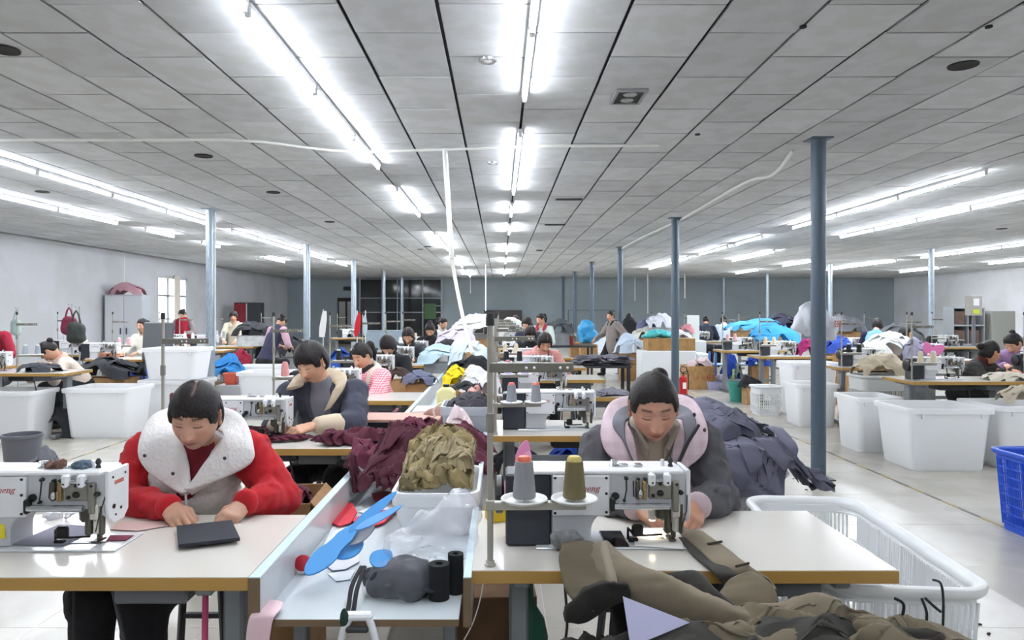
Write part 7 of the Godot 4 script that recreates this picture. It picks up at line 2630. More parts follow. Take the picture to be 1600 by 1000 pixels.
# ---------------------------------------------------------------- farther off
func far_things() -> void:
	var b := B.new()
	# lockers on the window side
	var lk := thing("steel_locker", "grey steel locker against the window-side wall with a pink bundle on top", "locker", Vector3(-9.3, 0, -17.6), 0.12)
	b = B.new()
	b.box(Vector3(0, 0.95, 0), Vector3(0.9, 1.9, 0.5), 0.008)
	obj("body", b, mt("#b9bdc2", 0.45, 0.1), lk)
	for s in [-1, 1]:
		b = B.new()
		b.box(Vector3(s * 0.22, 0.95, 0.255), Vector3(0.42, 1.82, 0.016), 0.004)
		var d := obj("door", b, mt("#cfd2d6", 0.4, 0.1), lk)
		b = B.new()
		b.box(Vector3(s * 0.22 - s * 0.15, 1.0, 0.268), Vector3(0.03, 0.16, 0.014), 0.003)
		obj("handle", b, mt("#4a4d52", 0.4, 0.4), d)
	bundle("pink_bundle", "pink and white bundle on top of the grey locker", "cloth", Vector3(-9.3, 2.0, -17.6), Vector3(0.4, 0.16, 0.2), mt("#c99aa5", 0.9, 0.0, "cloth"), 0.4)
	var rc := thing("red_cabinet", "dark red and black cabinet in the corner past the window", "cabinet", Vector3(-9.2, 0, -25.0))
	b = B.new()
	b.box(Vector3(0.3, 0.9, 0), Vector3(0.9, 1.8, 0.5), 0.01)
	obj("body", b, mt("#2b2f33", 0.5), rc)
	b = B.new()
	b.box(Vector3(0.07, 0.9, 0.26), Vector3(0.42, 1.74, 0.02), 0.004)
	obj("door", b, mt("#7d1a24", 0.45), rc)
	b = B.new()
	b.box(Vector3(0.30, 0.9, 0.265), Vector3(0.03, 1.74, 0.02), 0.004)
	obj("jamb_strip", b, mt("#c9c9c9", 0.5), rc)
	# boards against the back wall
	var fb := thing("framed_board", "dark board in a white frame leaning by the back wall", "board", at(746, 493, 31.8))
	fb.position.y = 0.82
	b = B.new()
	b.box(Vector3.ZERO, Vector3(0.56, 0.64, 0.03), 0.004)
	obj("panel", b, mt("#2b2524", 0.5), fb)
	b = B.new()
	for s in [-1, 1]:
		b.box(Vector3(s * 0.29, 0, 0.01), Vector3(0.03, 0.68, 0.04), 0.004)
		b.box(Vector3(0, s * 0.33, 0.01), Vector3(0.6, 0.03, 0.04), 0.004)
	obj("frame", b, mt("#d9d9d6", 0.5), fb)
	b = B.new()
	b.box(Vector3(0, 0.55, 0), Vector3(1.7, 1.1, 0.1), 0.01)
	lone("dark_board", b, mt("#332c2b", 0.6), "wide dark brown board standing at the end of the rows", "board", "", false, Vector3(at(786, 487, 31.6).x, 0.45, -31.6))
	b = B.new()
	b.box(Vector3(0, 0.25, 0), Vector3(2.6, 0.5, 0.6), 0.02)
	lone("low_cabinet", b, mt("#6a6a6a", 0.6), "low grey cabinet carrying the boards by the back wall", "cabinet", "", false, Vector3(at(775, 487, 31.6).x, -0.02, -31.7))
	var fn := thing("mesh_fence", "grey steel fence panel standing before the back wall", "fence", Vector3(at(888, 487, 30.8).x, 0, -30.8))
	b = B.new()
	for x in [0.0, 1.0, 2.0]:
		b.box(Vector3(x, 0.78, 0), Vector3(0.04, 1.56, 0.04), 0.004)
	obj("post", b, mt("#4c5863", 0.5, 0.3), fn)
	b = B.new()
	for y in [0.12, 1.54]:
		b.box(Vector3(1.0, y, 0), Vector3(2.0, 0.03, 0.03), 0.004)
	for i in 21:
		b.box(Vector3(i * 0.1, 0.83, 0), Vector3(0.006, 1.4, 0.006))
	obj("grid", b, mt("#5d6872", 0.5, 0.3), fn).set_meta("kind", "stuff")
	# white cabinets and foam boxes past the rows
	for q in [[928, 962, 521, 548, 21.0, "white foam box, upper one of the stack beside the walking woman"], [930, 965, 549, 578, 20.6, "white foam box, lower one of the stack beside the walking woman"]]:
		var p0 := at(q[0], q[3], q[4])
		var p1 := at(q[1], q[2], q[4])
		var h: float = p1.y - p0.y
		var y0: float = p0.y if q[2] < 540 else 0.0
		h = p1.y - y0
		b = B.new()
		b.box(Vector3(0, h / 2, 0), Vector3(p1.x - p0.x, h, 0.5), 0.02)
		lone("foam_box", b, mt("#dfe6ea", 0.6), q[5], "box", "", false, Vector3((p0.x + p1.x) / 2, y0, -q[4]))
	bundle("blue_sack", "bright blue plastic sack among the far blue posts", "sack", at(919, 520, 19.0), Vector3(0.30, 0.40, 0.3), mt("#2f8fc4", 0.4), 0.3)
	carton(Vector3(at(905, 500, 19.5).x, 0, -19.6), Vector3(0.5, 0.62, 0.5), "cardboard box under the bright blue sack", "#9c7a52")
	# tables with black legs: the pile of grey trousers, and one behind
	for q in [[1.02, 9.3, 0.72, 0.5, "narrow black table in the aisle carrying folded grey cloth"], [0.2, 14.6, 1.8, 0.7, "black-topped table behind the pink hooded worker"], [10.3, 18.0, 1.6, 0.7, "grey work bench in front of the steel cabinets"], [4.7, 15.2, 3.9, 0.8, "long grey table under the light blue cloth across the aisle"]]:
		var t := thing("work_table", q[4], "table", Vector3(q[0], 0, -q[1]))
		b = B.new()
		b.box(Vector3(q[2] / 2, 0.75, -q[3] / 2), Vector3(q[2], 0.035, q[3]), 0.006)
		obj("tabletop", b, mt("#303236" if q[0] < 5 else "#8d9194", 0.45), t)
		for s in [[0.05, 0.05], [0.95, 0.05], [0.05, 0.95], [0.95, 0.95]]:
			b = B.new()
			b.box(Vector3(q[2] * s[0], 0.37, -q[3] * s[1]), Vector3(0.045, 0.74, 0.045), 0.004)
			obj("leg", b, mt("#2d3034", 0.5, 0.3), t)
	var ft := func(_x: float, _z: float) -> float: return 0.77
	for i in 4:
		cloth_piece("grey_trousers", "%s layer of the grey trousers piled on the narrow black table" % ["bottom", "second", "third", "top"][i], "trousers", mt(["#55545c", "#6a6972", "#8d8c96", "#5f5e68"][i], 0.9, 0.0, "cloth"), Vector3(1.36, 0.77, -9.55), 0.05 * i, 0.72 - 0.05 * i, 0.46, ft, 0.022, 0.028 * i, "grey trousers on the narrow table", 5.0, 24)
	carton(Vector3(1.00, 0.0, -11.4), Vector3(0.52, 0.72, 0.5), "brown cardboard box with a white cloth, behind the pink hooded worker's elbow", "#a87f4c")
	# the block of white boxes with cartons on it, by the second blue post
	for q in [[1003, 1088, 548, 14.2, 0.69, "big white box carrying the cardboard box and the teal wrap", 1.05], [1089, 1110, 556, 14.7, 0.60, "white box half hidden by the second blue post", 0.5]]:
		b = B.new()
		var w: float = at(q[1], 487, q[3]).x - at(q[0], 487, q[3]).x
		b.box(Vector3(0, q[4] / 2, 0), Vector3(w, q[4], 0.6), 0.02)
		lone("white_box", b, mt("#e4e9e9", 0.5), q[5], "box", "", false, Vector3((at(q[0], 487, q[3]).x + at(q[1], 487, q[3]).x) / 2, 0, -q[3] - 0.3))
	carton(Vector3(at(1045, 487, 14.5).x, 0.69, -14.5), Vector3(0.95, 0.24, 0.5), "flat cardboard box on the big white box, under the teal wrap", "#a5804f", 0.0)
	bundle("teal_wrap", "teal plastic wrap heaped on the flat cardboard box", "plastic wrap", at(1025, 521, 14.5), Vector3(0.34, 0.13, 0.22), mt("#48b9bd", 0.3), 0.35)
	for q in [["white cloth bundle beside the teal wrap", "#e4e2d8", 1005, 522, 15.8, 0.24, 0.13], ["white printed bag behind the teal wrap", "#dcdfe8", 1030, 503, 15.8, 0.30, 0.16], ["navy and white cloth above the teal wrap", "#6b6f8c", 1010, 508, 16.0, 0.22, 0.12], ["pink cloth beyond the second blue post", "#d48f96", 1072, 515, 15.9, 0.16, 0.10], ["white heap of cloth beyond the second blue post", "#e6e6e2", 1064, 524, 15.75, 0.22, 0.10], ["pale blue cloth next to the black coat", "#c4d2e2", 985, 540, 15.2, 0.3, 0.2]]:
		bundle("cloth_bundle", q[0], "cloth", at(q[2], q[3], q[4]), Vector3(q[5], q[6], q[5] * 0.8), mt(q[1], 0.9, 0.0, "cloth"), 0.38)
	b = B.new()
	b.box(Vector3(0, 0.42, 0), Vector3(1.6, 0.84, 0.7), 0.02)
	lone("white_bench", b, mt("#d5dadb", 0.55), "long white bench holding the cloth beyond the second blue post", "bench", "", false, Vector3(3.78, 0, -15.95))
	b = B.new()
	b.box(Vector3(0, 0.28, 0), Vector3(0.28, 0.56, 0.02), 0.008)
	lone("white_board", b, mt("#e3e9e4", 0.5), "upright white board on the long bench near the navy back", "board", "", false, Vector3(at(1083, 526, 15.9).x, 0.841, -15.9))
	var wc := thing("cardboard_box", "tall cardboard box with red characters beside the fire extinguisher", "cardboard box", Vector3(at(1095, 487, 13.4).x, 0, -13.65), 0.0)
	b = B.new()
	for s in [-1, 1]:
		b.box(Vector3(s * 0.265, 0.22, 0), Vector3(0.008, 0.44, 0.5), 0.001)
		b.box(Vector3(0, 0.22, s * 0.246), Vector3(0.52, 0.44, 0.008), 0.001)
	b.box(Vector3(0, 0.004, 0), Vector3(0.53, 0.008, 0.49))
	obj("body", b, stained("#b1895a", 0.86, 0.012, 0.9, 0.85), wc)
	var glyphs := [[[0.5, 1, 0.5, 0.05], [0.5, 0.05, 0.35, 0.15], [0.25, 0.7, 0.08, 0.3], [0.75, 0.7, 0.92, 0.3]],
		[[0.1, 0.55, 0.18, 0.2], [0.35, 0.65, 0.4, 0.15], [0.4, 0.15, 0.75, 0.15], [0.75, 0.15, 0.8, 0.35], [0.5, 0.8, 0.6, 0.6], [0.8, 0.7, 0.92, 0.45]],
		[[0.05, 0.82, 0.4, 0.82], [0.2, 1, 0.1, 0.55], [0.1, 0.55, 0.42, 0.55], [0.25, 0.75, 0.25, 0.05], [0.05, 0.3, 0.45, 0.36], [0.55, 0.9, 0.9, 0.9], [0.9, 0.9, 0.55, 0.5], [0.65, 0.72, 0.95, 0.5], [0.55, 0.4, 0.92, 0.4], [0.73, 0.4, 0.73, 0.08], [0.5, 0.08, 0.97, 0.08]],
		[[0.22, 1, 0.28, 0.88], [0.05, 0.8, 0.48, 0.8], [0.22, 0.8, 0.08, 0.08], [0.2, 0.55, 0.42, 0.55], [0.42, 0.55, 0.36, 0.1], [0.65, 1, 0.52, 0.6], [0.6, 0.78, 0.95, 0.78], [0.85, 0.78, 0.5, 0.06], [0.58, 0.55, 0.95, 0.06]]]
	for i in 4:
		strokes(glyphs[i], 0.085, 0.011, mt("#a5352c", 0.6), wc, Vector3(-0.10 + i * 0.10, 0.19, 0.2508))
	bundle("cloth_bundle", "white and crimson cloth spilling out of the box with red characters", "cloth", Vector3(at(1098, 487, 13.4).x, 0.47, -13.65), Vector3(0.22, 0.09, 0.2), mt("#d9c4c6", 0.9, 0.0, "cloth"), 0.45)
	extinguisher(Vector3(at(1067.5, 487, 12.3).x, 0, -12.3))
	# small vessels on the aisle floor
	b = B.new()
	b.loft([rr(0.46, 0.3, 0.04, 0), rr(0.5, 0.34, 0.05, 0.13), rr(0.52, 0.36, 0.05, 0.135), rr(0.52, 0.36, 0.05, 0.15), rr(0.48, 0.32, 0.04, 0.15), rr(0.45, 0.29, 0.04, 0.015)])
	lone("plastic_tray", b, mt("#b6b4d6", 0.35), "lavender plastic tray on the aisle floor before the box with red characters", "tray", "", false, Vector3(at(1125, 487, 13.4).x, 0, -13.5))
	bundle("plastic_bag", "pale plastic bag lying in the lavender tray", "plastic bag", Vector3(at(1130, 487, 13.4).x, 0.2, -13.55), Vector3(0.2, 0.13, 0.14), mt("#c8cbe0", 0.3), 0.4)
	b = B.new()
	b.lathe([Vector2(0, 0), Vector2(0.11, 0), Vector2(0.145, 0.30), Vector2(0.155, 0.305), Vector2(0.155, 0.325), Vector2(0.14, 0.325), Vector2(0.10, 0.02), Vector2(0, 0.02)], 20)
	lone("bucket", b, mt("#2f8a7d", 0.45), "teal plastic bucket on the aisle floor", "bucket", "", false, Vector3(at(1155, 487, 11.5).x, 0, -11.6))
	carton(Vector3(at(1177, 487, 11.2).x, 0, -11.3), Vector3(0.22, 0.26, 0.25), "little cardboard box between the teal bucket and the white basket", "#a8855c")
	bundle("black_cloth", "black cloth heap on the little cardboard box", "cloth", Vector3(at(1177, 487, 11.2).x, 0.33, -11.3), Vector3(0.17, 0.09, 0.14), mt("#232226", 0.9, 0.0, "cloth"), 0.4)
	# the blue rack under the aisle table
	var rk := thing("blue_rack", "blue steel rack with shelves behind the teal bucket", "rack", Vector3(at(1165, 487, 13.6).x, 0, -13.9))
	for s in [[-1, -1], [-1, 1], [1, -1], [1, 1]]:
		b = B.new()
		b.box(Vector3(s[0] * 0.55, 0.34, s[1] * 0.2), Vector3(0.04, 0.68, 0.04), 0.004)
		obj("post", b, mt("#4a76b8", 0.5, 0.1), rk)
	for y in [0.22, 0.44]:
		b = B.new()
		b.box(Vector3(0, y, 0), Vector3(1.1, 0.025, 0.42), 0.003)
		obj("shelf", b, mt("#8aa7cc", 0.5, 0.1), rk)
	for q in [["royal blue cloth on the blue rack, nearest its aisle end", "#2447a8", 1140, 570, 0.18], ["royal blue cloth on the blue rack, the larger", "#2a4fb4", 1185, 565, 0.22], ["grey-green cloth on the blue rack", "#8f978d", 1150, 577, 0.14], ["lime green cloth on the blue rack", "#bfd79a", 1143, 577, 0.09]]:
		bundle("cloth_bundle", q[0], "cloth", at(q[2], q[3], 13.75), Vector3(q[4], 0.10, 0.15), mt(q[1], 0.9, 0.0, "cloth"), 0.35)
	# on the tables across the aisle
	for q in [["long light blue cloth over the far machines across the aisle", "#4fa6dc", 1180, 510, 15.6, 0.60, 0.12], ["light blue cloth draped behind the white bag", "#3f9bd6", 1210, 524, 13.1, 0.42, 0.16], ["dark cloth pile behind the white bag", "#3b3a4a", 1225, 506, 15.7, 0.4, 0.18], ["magenta cloth behind the nearest blue post", "#8f1f5c", 1262, 540, 11.4, 0.16, 0.14],
		["grey cloth pile in front of the far corner", "#73747c", 1320, 508, 15.6, 0.4, 0.18], ["blue cloth bundle by the white heap", "#2a49a0", 1310, 541, 11.35, 0.20, 0.14], ["big white cloth heap on the aisle table", "#e9ecec", 1388, 542, 9.6, 0.34, 0.16], ["white cloth hanging from the big heap towards the basket", "#e4e6e2", 1370, 556, 9.2, 0.20, 0.14], ["cream straps heaped in the pale grey basket", "#b9ad97", 1376, 574, 8.35, 0.30, 0.13], ["grey-white crumpled bag beside the cream straps", "#c9ccce", 1435, 570, 8.8, 0.20, 0.08],
		["cream cloth strips on the table of the dark florals", "#c9c2b2", 1575, 591, 7.35, 0.24, 0.05], ["cream strips spilling from the tub behind the blue crate", "#b9ae9c", 1592, 612, 6.9, 0.18, 0.08], ["grey cloth under the far bench", "#56575c", 1400, 530, 13.6, 0.5, 0.25], ["lilac-grey cloth on the aisle table past the white heap", "#8f8fa2", 1428, 546, 9.3, 0.16, 0.09],
		["orange-pink pieces on the white jumper's table", "#d99a7c", 165, 557, 10.9, 0.24, 0.04], ["dark grey cloth under the head of the cream jacket", "#3a3b42", 62, 573, 8.35, 0.22, 0.05], ["black cloth heap on the floor behind the cream jacket", "#26272b", 172, 578, 9.6, 0.4, 0.13], ["sky-blue bag on the floor by the first galvanised post", "#2f7fc0", 352, 582, 10.9, 0.28, 0.20], ["crimson bag under the tables by the first post", "#8a1730", 375, 562, 13.0, 0.2, 0.16], ["black cloth over the far window-side machine", "#232428", 398, 516, 14.6, 0.4, 0.14], ["royal blue cloth under the far tables behind the checked worker", "#2450a6", 530, 580, 13.0, 0.4, 0.38], ["black bags heaped between the posts", "#2a2b30", 440, 542, 15.0, 0.5, 0.28],
		["dark grey plastic heap past the white worker's row", "#46484d", 870, 512, 14.9, 0.34, 0.14], ["white cloth over the far machines of the trough row", "#dfe3e0", 800, 510, 14.9, 0.3, 0.16], ["red cloth on the black-topped table", "#8d1d2e", 886, 528, 14.9, 0.12, 0.10], ["grey-white cloth rolls on the black-topped table", "#b3b0ac", 888, 520, 15.0, 0.16, 0.09]]:
		var w := bundle("cloth_bundle", q[0], "cloth", at(q[2], q[3], q[4]), Vector3(q[5], q[6], q[5] * 0.7), mt(q[1], 0.9, 0.0, "cloth"), 0.36)
		w.get_meta("label")
	var bc := thing("low_locker", "blue-grey steel cabinet beyond the bowl-haired worker", "cabinet", Vector3(at(607, 487, 15.8).x, 0, -15.8))
	b = B.new()
	b.box(Vector3(0, 0.53, 0), Vector3(0.95, 1.06, 0.5), 0.01)
	obj("body", b, mt("#7d8a94", 0.5, 0.1), bc)
	for sx in [-1, 1]:
		b = B.new()
		b.box(Vector3(sx * 0.235, 0.53, 0.255), Vector3(0.45, 1.0, 0.014), 0.004)
		obj("door", b, mt("#8d9aa4", 0.45, 0.1), bc)
	b = B.new()
	b.lathe([Vector2(0, 0), Vector2(0.15, 0), Vector2(0.15, 0.02), Vector2(0.011, 0.03), Vector2(0.011, 1.52), Vector2(0, 1.52)], 12)
	lone("hook_pole", b, mt("#c9ccce", 0.4, 0.4), "thin standing pole behind the young man with a white towel", "pole", "", false, Vector3(at(505, 487, 12.0).x, 0, -12.0))
	b = B.new()
	garment(b, [at(507, 486, 11.97), at(506, 498, 11.96), at(504, 512, 11.96), at(503, 527, 11.96)], [Vector3(0.03, 0, 0), Vector3(0.05, 0.005, 0), Vector3(0.055, 0, 0), Vector3(0.05, 0, 0)], 0.012, 4, 0.012)
	lone("towel", b, mt("#e6e6e4", 0.9, 0.0, "cloth"), "white towel hung on a thin pole behind the young man", "towel", "", true)
	# pink fan-like cut-outs
	for q in [[1452, 552, 1446, 534, "pink cut-out wing beside the pale post, the upright one"], [1455, 552, 1476, 541, "pink cut-out wing beside the pale post, the one leaning away"], [1446, 570, 1466, 551, "pink cut-out wing beside the pale post, the lowest"]]:
		blade("petal_cutout", q[4], "cut-out", at(q[0], q[1], 9.1), at(q[2], q[3], 9.1), 0.13, Vector3(0, 0.1, 1), mt("#e87fb8", 0.5))
	# the white bag behind the nearest post
	var s := Soft.new()
	s.cell = 0.022
	s.noise = noise_of(66, 4.5, true, 3)
	s.amp = 0.035
	var zc := 6.41
	s.egg(at(1270, 500, zc), Vector3(0.16, 0.17, 0.12), Basis(), 0.06)
	s.cap(at(1258, 482, zc), at(1285, 462, zc), 0.05, 0.025, 0.08)
	s.cap(at(1250, 510, zc), at(1242, 514, zc), 0.05, 0.02, 0.06)
	s.cap(at(1295, 512, zc), at(1300, 525, zc), 0.09, 0.06, 0.06)
	s.cap(at(1295, 505, zc), at(1314, 494, zc), 0.06, 0.03, 0.05)
	b = B.new()
	s.into(b)
	var bag := thing("white_bag", "white plastic bag with red print tied behind the nearest blue post", "plastic bag", Vector3.ZERO)
	obj("body", b, mt("#dfe2ea", 0.3, 0.0, "plastic"), bag, true)
	var seal := [[0, 0, 1, 0], [1, 0, 1, 1], [1, 1, 0, 1], [0, 1, 0, 0], [0.3, 0.3, 0.7, 0.3], [0.7, 0.3, 0.7, 0.7], [0.7, 0.7, 0.3, 0.7], [0.3, 0.7, 0.3, 0.3]]
	strokes(seal, 0.05, 0.009, mt("#b04a44", 0.5), bag, at(1296, 510, 6.41) + Vector3(0, 0, 0.108))
	strokes(glyph_red(), 0.10, 0.012, mt("#9c4a4a", 0.5), bag, at(1256, 524, 6.41) + Vector3(0, 0, 0.128))
	# cabinets on the wall across
	var sc := thing("steel_shelf", "grey steel shelf unit with open compartments by the far side wall", "shelf unit", Vector3(12.25, 0, -18.6), 0.0)
	sc.scale.x = 0.42
	b = B.new()
	for x in [-0.95, -0.05, 0.95]:
		b.box(Vector3(x, 0.8, 0), Vector3(0.05, 1.6, 0.45), 0.004)
	obj("upright", b, mt("#8f9396", 0.5, 0.2), sc)
	for y in [0.1, 0.62, 1.12, 1.58]:
		b = B.new()
		b.box(Vector3(0, y, 0), Vector3(1.9, 0.04, 0.45), 0.004)
		obj("shelf", b, mt("#9a9ea1", 0.5, 0.2), sc)
	b = B.new()
	b.box(Vector3(0, 0.82, -0.215), Vector3(1.88, 1.5, 0.01))
	obj("back_panel", b, mt("#55514f", 0.6), sc)
	for q in [["brown carton on the upper shelf of the steel shelf unit", -0.5, 1.14], ["dark box on the middle shelf of the steel shelf unit", -0.5, 0.64], ["brown box on the middle shelf, farther along the steel shelf unit", 0.4, 0.64]]:
		carton(Vector3(12.25 + q[1] * 0.42, q[2] + 0.005, -18.6), Vector3(0.26, 0.34, 0.34), q[0], "#5e4a42")
	b = B.new()
	b.box(Vector3(0, 0.75, 0), Vector3(0.62, 1.5, 0.6), 0.015)
	lone("steel_cabinet", b, mt("#8a8a84", 0.4, 0.2), "plain grey steel cabinet beside the open shelf unit", "cabinet", "", false, Vector3(13.1, 0, -18.6))
	var cb := thing("control_box", "grey control box with a yellow label on a pole by the steel shelves", "control box", Vector3(10.9, 0, -16.2))
	b = B.new()
	b.box(Vector3(0, 1.62, 0), Vector3(0.26, 0.46, 0.22), 0.008)
	obj("housing", b, mt("#a29f98", 0.45, 0.1), cb)
	b = B.new()
	b.box(Vector3(-0.01, 1.70, 0.112), Vector3(0.13, 0.16, 0.003))
	obj("paper_label", b, mt("#e9e9e9", 0.6), cb)
	b = B.new()
	b.box(Vector3(-0.01, 1.48, 0.112), Vector3(0.14, 0.10, 0.003))
	obj("yellow_label", b, mt("#c8d23a", 0.5), cb)
	b = B.new()
	b.box(Vector3(0, 0.70, 0), Vector3(0.06, 1.40, 0.06), 0.005)
	b.box(Vector3(0, 0.01, 0), Vector3(0.4, 0.02, 0.4), 0.005)
	obj("stand", b, mt("#6f7275", 0.5, 0.3), cb)
	var wl := thing("steel_locker", "white steel locker at the picture's edge beyond the dark florals", "locker", Vector3(11.55, 0, -15.0))
	b = B.new()
	b.box(Vector3(0.2, 0.8, 0), Vector3(0.9, 1.6, 0.5), 0.01)
	obj("body", b, mt("#d6d9e2", 0.4), wl)
	b = B.new()
	b.box(Vector3(0.0, 0.8, 0.255), Vector3(0.43, 1.5, 0.014), 0.003)
	var dd := obj("door", b, mt("#e0e2ea", 0.4), wl)
	b = B.new()
	b.box(Vector3(-0.08, 0.95, 0.266), Vector3(0.03, 0.12, 0.012), 0.003)
	obj("handle", b, mt("#4a4d52", 0.4), dd)
	b = B.new()
	b.box(Vector3(0, 0.06, 0), Vector3(0.3, 0.12, 0.25), 0.01)
	lone("brown_box", b, mt("#8a5c36", 0.7), "brown box on top of the white steel locker", "box", "", false, Vector3(11.75, 1.602, -15.0))
	# bags hung on stands by the window side
	hung_bag(at(108, 505, 11.2), 0.13, 0.20, "#6d1a35", "maroon handbag hung on the stand before the lockers")
	hung_bag(at(119, 515, 11.1), 0.15, 0.24, "#2c3330", "dark green tote bag hung beside the maroon one")
	hung_bag(at(25, 508, 12.4), 0.09, 0.20, "#a9bdb8", "pale green cloth bag hung on a stand by the wall")
	blade("cloth_streamer", "red cloth streamer tied to a far thread stand", "cloth", at(556, 527, 11.5), at(562, 487, 11.5), 0.10, Vector3(0, 0, 1), mt("#c0202c", 0.8, 0.0, "cloth"))
	blade("cloth_streamer", "pale blue cloth streamer beside the red one", "cloth", at(570, 525, 11.6), at(570, 492, 11.6), 0.09, Vector3(0, 0, 1), mt("#bcd3da", 0.8, 0.0, "cloth"))
	for q in [[558, 11.55, "red"], [571, 11.65, "pale blue"]]:
		var sp := at(q[0], 485, q[1])
		b = B.new()
		b.lathe([Vector2(0, 0), Vector2(0.15, 0), Vector2(0.15, 0.02), Vector2(0.011, 0.03), Vector2(0.011, sp.y), Vector2(0, sp.y)], 12)
		lone("hook_pole", b, mt("#c9ccce", 0.4, 0.4), "thin standing pole that carries the %s streamer" % q[2], "pole", "", false, Vector3(sp.x, 0, sp.z))
	b = B.new()
	b.box(Vector3(0, 0.17, 0), Vector3(0.22, 0.34, 0.2), 0.01)
	lone("blue_box", b, mt("#1f58c4", 0.5), "royal blue box under the table of the white jumper", "box", "", false, Vector3(at(219, 487, 10.9).x, 0.3, -10.9))
	b = B.new()
	b.box(Vector3(0, 0.15, 0), Vector3(0.3, 0.3, 0.3), 0.01)
	lone("wooden_block", b, mt("#a8805a", 0.7), "wooden crate under the royal blue box", "crate", "", false, Vector3(at(219, 487, 10.9).x, 0.0, -10.9))
	carton(Vector3(at(190, 487, 10.4).x, 0, -10.25), Vector3(0.45, 0.5, 0.18), "cardboard box under the front of the white jumper's table", "#b58a58")
	b = B.new()
	var gc := thing("padded_chair", "grey padded chair with a tall back beside the white jumper", "chair", Vector3(at(247, 553, 10.2).x, 0, -10.2))
	b.box(Vector3(0, 1.05, 0), Vector3(0.44, 0.56, 0.05), 0.02, Basis(Vector3.RIGHT, -0.1))
	obj("backrest", b, mt("#5b5c60", 0.6), gc)
	b = B.new()
	b.box(Vector3(0, 0.46, 0.2), Vector3(0.46, 0.07, 0.44), 0.025)
	obj("seat", b, mt("#5b5c60", 0.6), gc)
	for sx in [[-0.2, 0.0], [0.2, 0.0], [-0.2, 0.4], [0.2, 0.4]]:
		b = B.new()
		b.bar(Vector3(sx[0], 0.8 if sx[1] == 0.0 else 0.44, sx[1]), Vector3(sx[0], 0, sx[1]), 0.03, 0.03, 0.004)
		obj("leg", b, mt("#3c3d40", 0.5, 0.3), gc)
	b = B.new()
	b.loft([rr(0.15, 0.12, 0.02, 0), rr(0.19, 0.16, 0.02, 0.14), rr(0.2, 0.17, 0.02, 0.14), rr(0.2, 0.17, 0.02, 0.16), rr(0.17, 0.14, 0.02, 0.16), rr(0.14, 0.11, 0.02, 0.02)])
	lone("plastic_tray", b, mt("#c85a44", 0.5), "small brick-red plastic bin behind the young man's machine", "bin", "", false, Vector3(at(362, 487, 9.9).x, 0.46, -9.9))
	b = B.new()
	b.box(Vector3(0, 0.23, 0), Vector3(0.4, 0.46, 0.3), 0.01)
	lone("grey_box", b, mt("#a5a6a8", 0.6), "grey box under the small brick-red bin", "box", "", false, Vector3(at(366, 487, 9.9).x, 0, -9.9))

func hung_bag(p: Vector3, w: float, h: float, hex: String, label: String) -> void:
	var o := thing("hanging_bag", label, "bag", p)
	var hp := B.new()
	hp.tube([Vector3(0, -p.y, -w * 0.6), Vector3(0, h * 1.5, -w * 0.6), Vector3(0, h * 1.5, 0.02)], 0.012, 8)
	lone("hook_pole", hp, mt("#a5a8aa", 0.4, 0.5), "thin hook pole on which the %s hangs" % label.split(" hung")[0], "pole", "", false, p)
	var s := Soft.new()
	s.cell = 0.02
	s.noise = noise_of(hash(label) % 100, 6.0)
	s.amp = 0.015
	s.egg(Vector3(0, -h * 0.2, 0), Vector3(w, h * 0.75, w * 0.45), Basis(), 0.03)
	s.cap(Vector3(-w * 0.6, -h * 0.6, 0), Vector3(w * 0.6, -h * 0.6, 0), w * 0.35, w * 0.35, 0.06)
	s.cap(Vector3(-w * 0.55, h * 0.25, 0), Vector3(w * 0.55, h * 0.25, 0), w * 0.2, w * 0.2, 0.06)
	var b := B.new()
	s.into(b)
	obj("body", b, mt(hex, 0.6), o, true)
	b = B.new()
	b.tube([Vector3(-w * 0.5, h * 0.35, 0), Vector3(-w * 0.25, h * 1.0, 0), Vector3(0, h * 1.25, 0), Vector3(w * 0.25, h * 1.0, 0), Vector3(w * 0.5, h * 0.35, 0)], 0.014, 8)
	obj("strap", b, mt(hex, 0.6), o, true)

func extinguisher(p: Vector3) -> void:
	var o := thing("fire_extinguisher", "red fire extinguisher with a white label standing beside a blue post", "fire extinguisher", p)
	var b := B.new()
	b.lathe([Vector2(0, 0), Vector2(0.066, 0), Vector2(0.072, 0.01), Vector2(0.072, 0.30), Vector2(0.06, 0.335), Vector2(0.025, 0.355), Vector2(0.022, 0.38), Vector2(0, 0.38)], 24)
	obj("cylinder", b, mt("#b31a1c", 0.3), o)
	b = B.new()
	b.lathe([Vector2(0.0728, 0.15), Vector2(0.0732, 0.151), Vector2(0.0732, 0.249), Vector2(0.0728, 0.25)], 24)
	b = B.new()
	var g := []
	for i in 9:
		var a := lerpf(0.35, 1.25, i / 8.0)
		g.append([Vector3(0.0735 * sin(a - 0.7), 0.14, 0.0735 * cos(a - 0.7)), Vector3(0.0735 * sin(a - 0.7), 0.25, 0.0735 * cos(a - 0.7))])
	b.sheet(g, 0.001)
	obj("label_plate", b, mt("#ecebe6", 0.5), o)
	b = B.new()
	b.box(Vector3(0, 0.40, 0), Vector3(0.03, 0.04, 0.03), 0.004)
	b.bar(Vector3(0.0, 0.42, 0), Vector3(0.09, 0.45, 0), 0.02, 0.012, 0.003)
	b.bar(Vector3(0.0, 0.40, 0), Vector3(0.085, 0.39, 0), 0.02, 0.012, 0.003)
	obj("handle", b, mt("#1c1c1e", 0.5), o)
	b = B.new()
	b.tube([Vector3(-0.015, 0.40, 0), Vector3(-0.06, 0.46, 0.01), Vector3(-0.02, 0.53, 0.01), Vector3(0.05, 0.50, 0.01), Vector3(0.088, 0.38, 0.01), Vector3(0.088, 0.12, 0.01)], 0.010, 8)
	obj("hose", b, mt("#1c1c1e", 0.6), o, true)

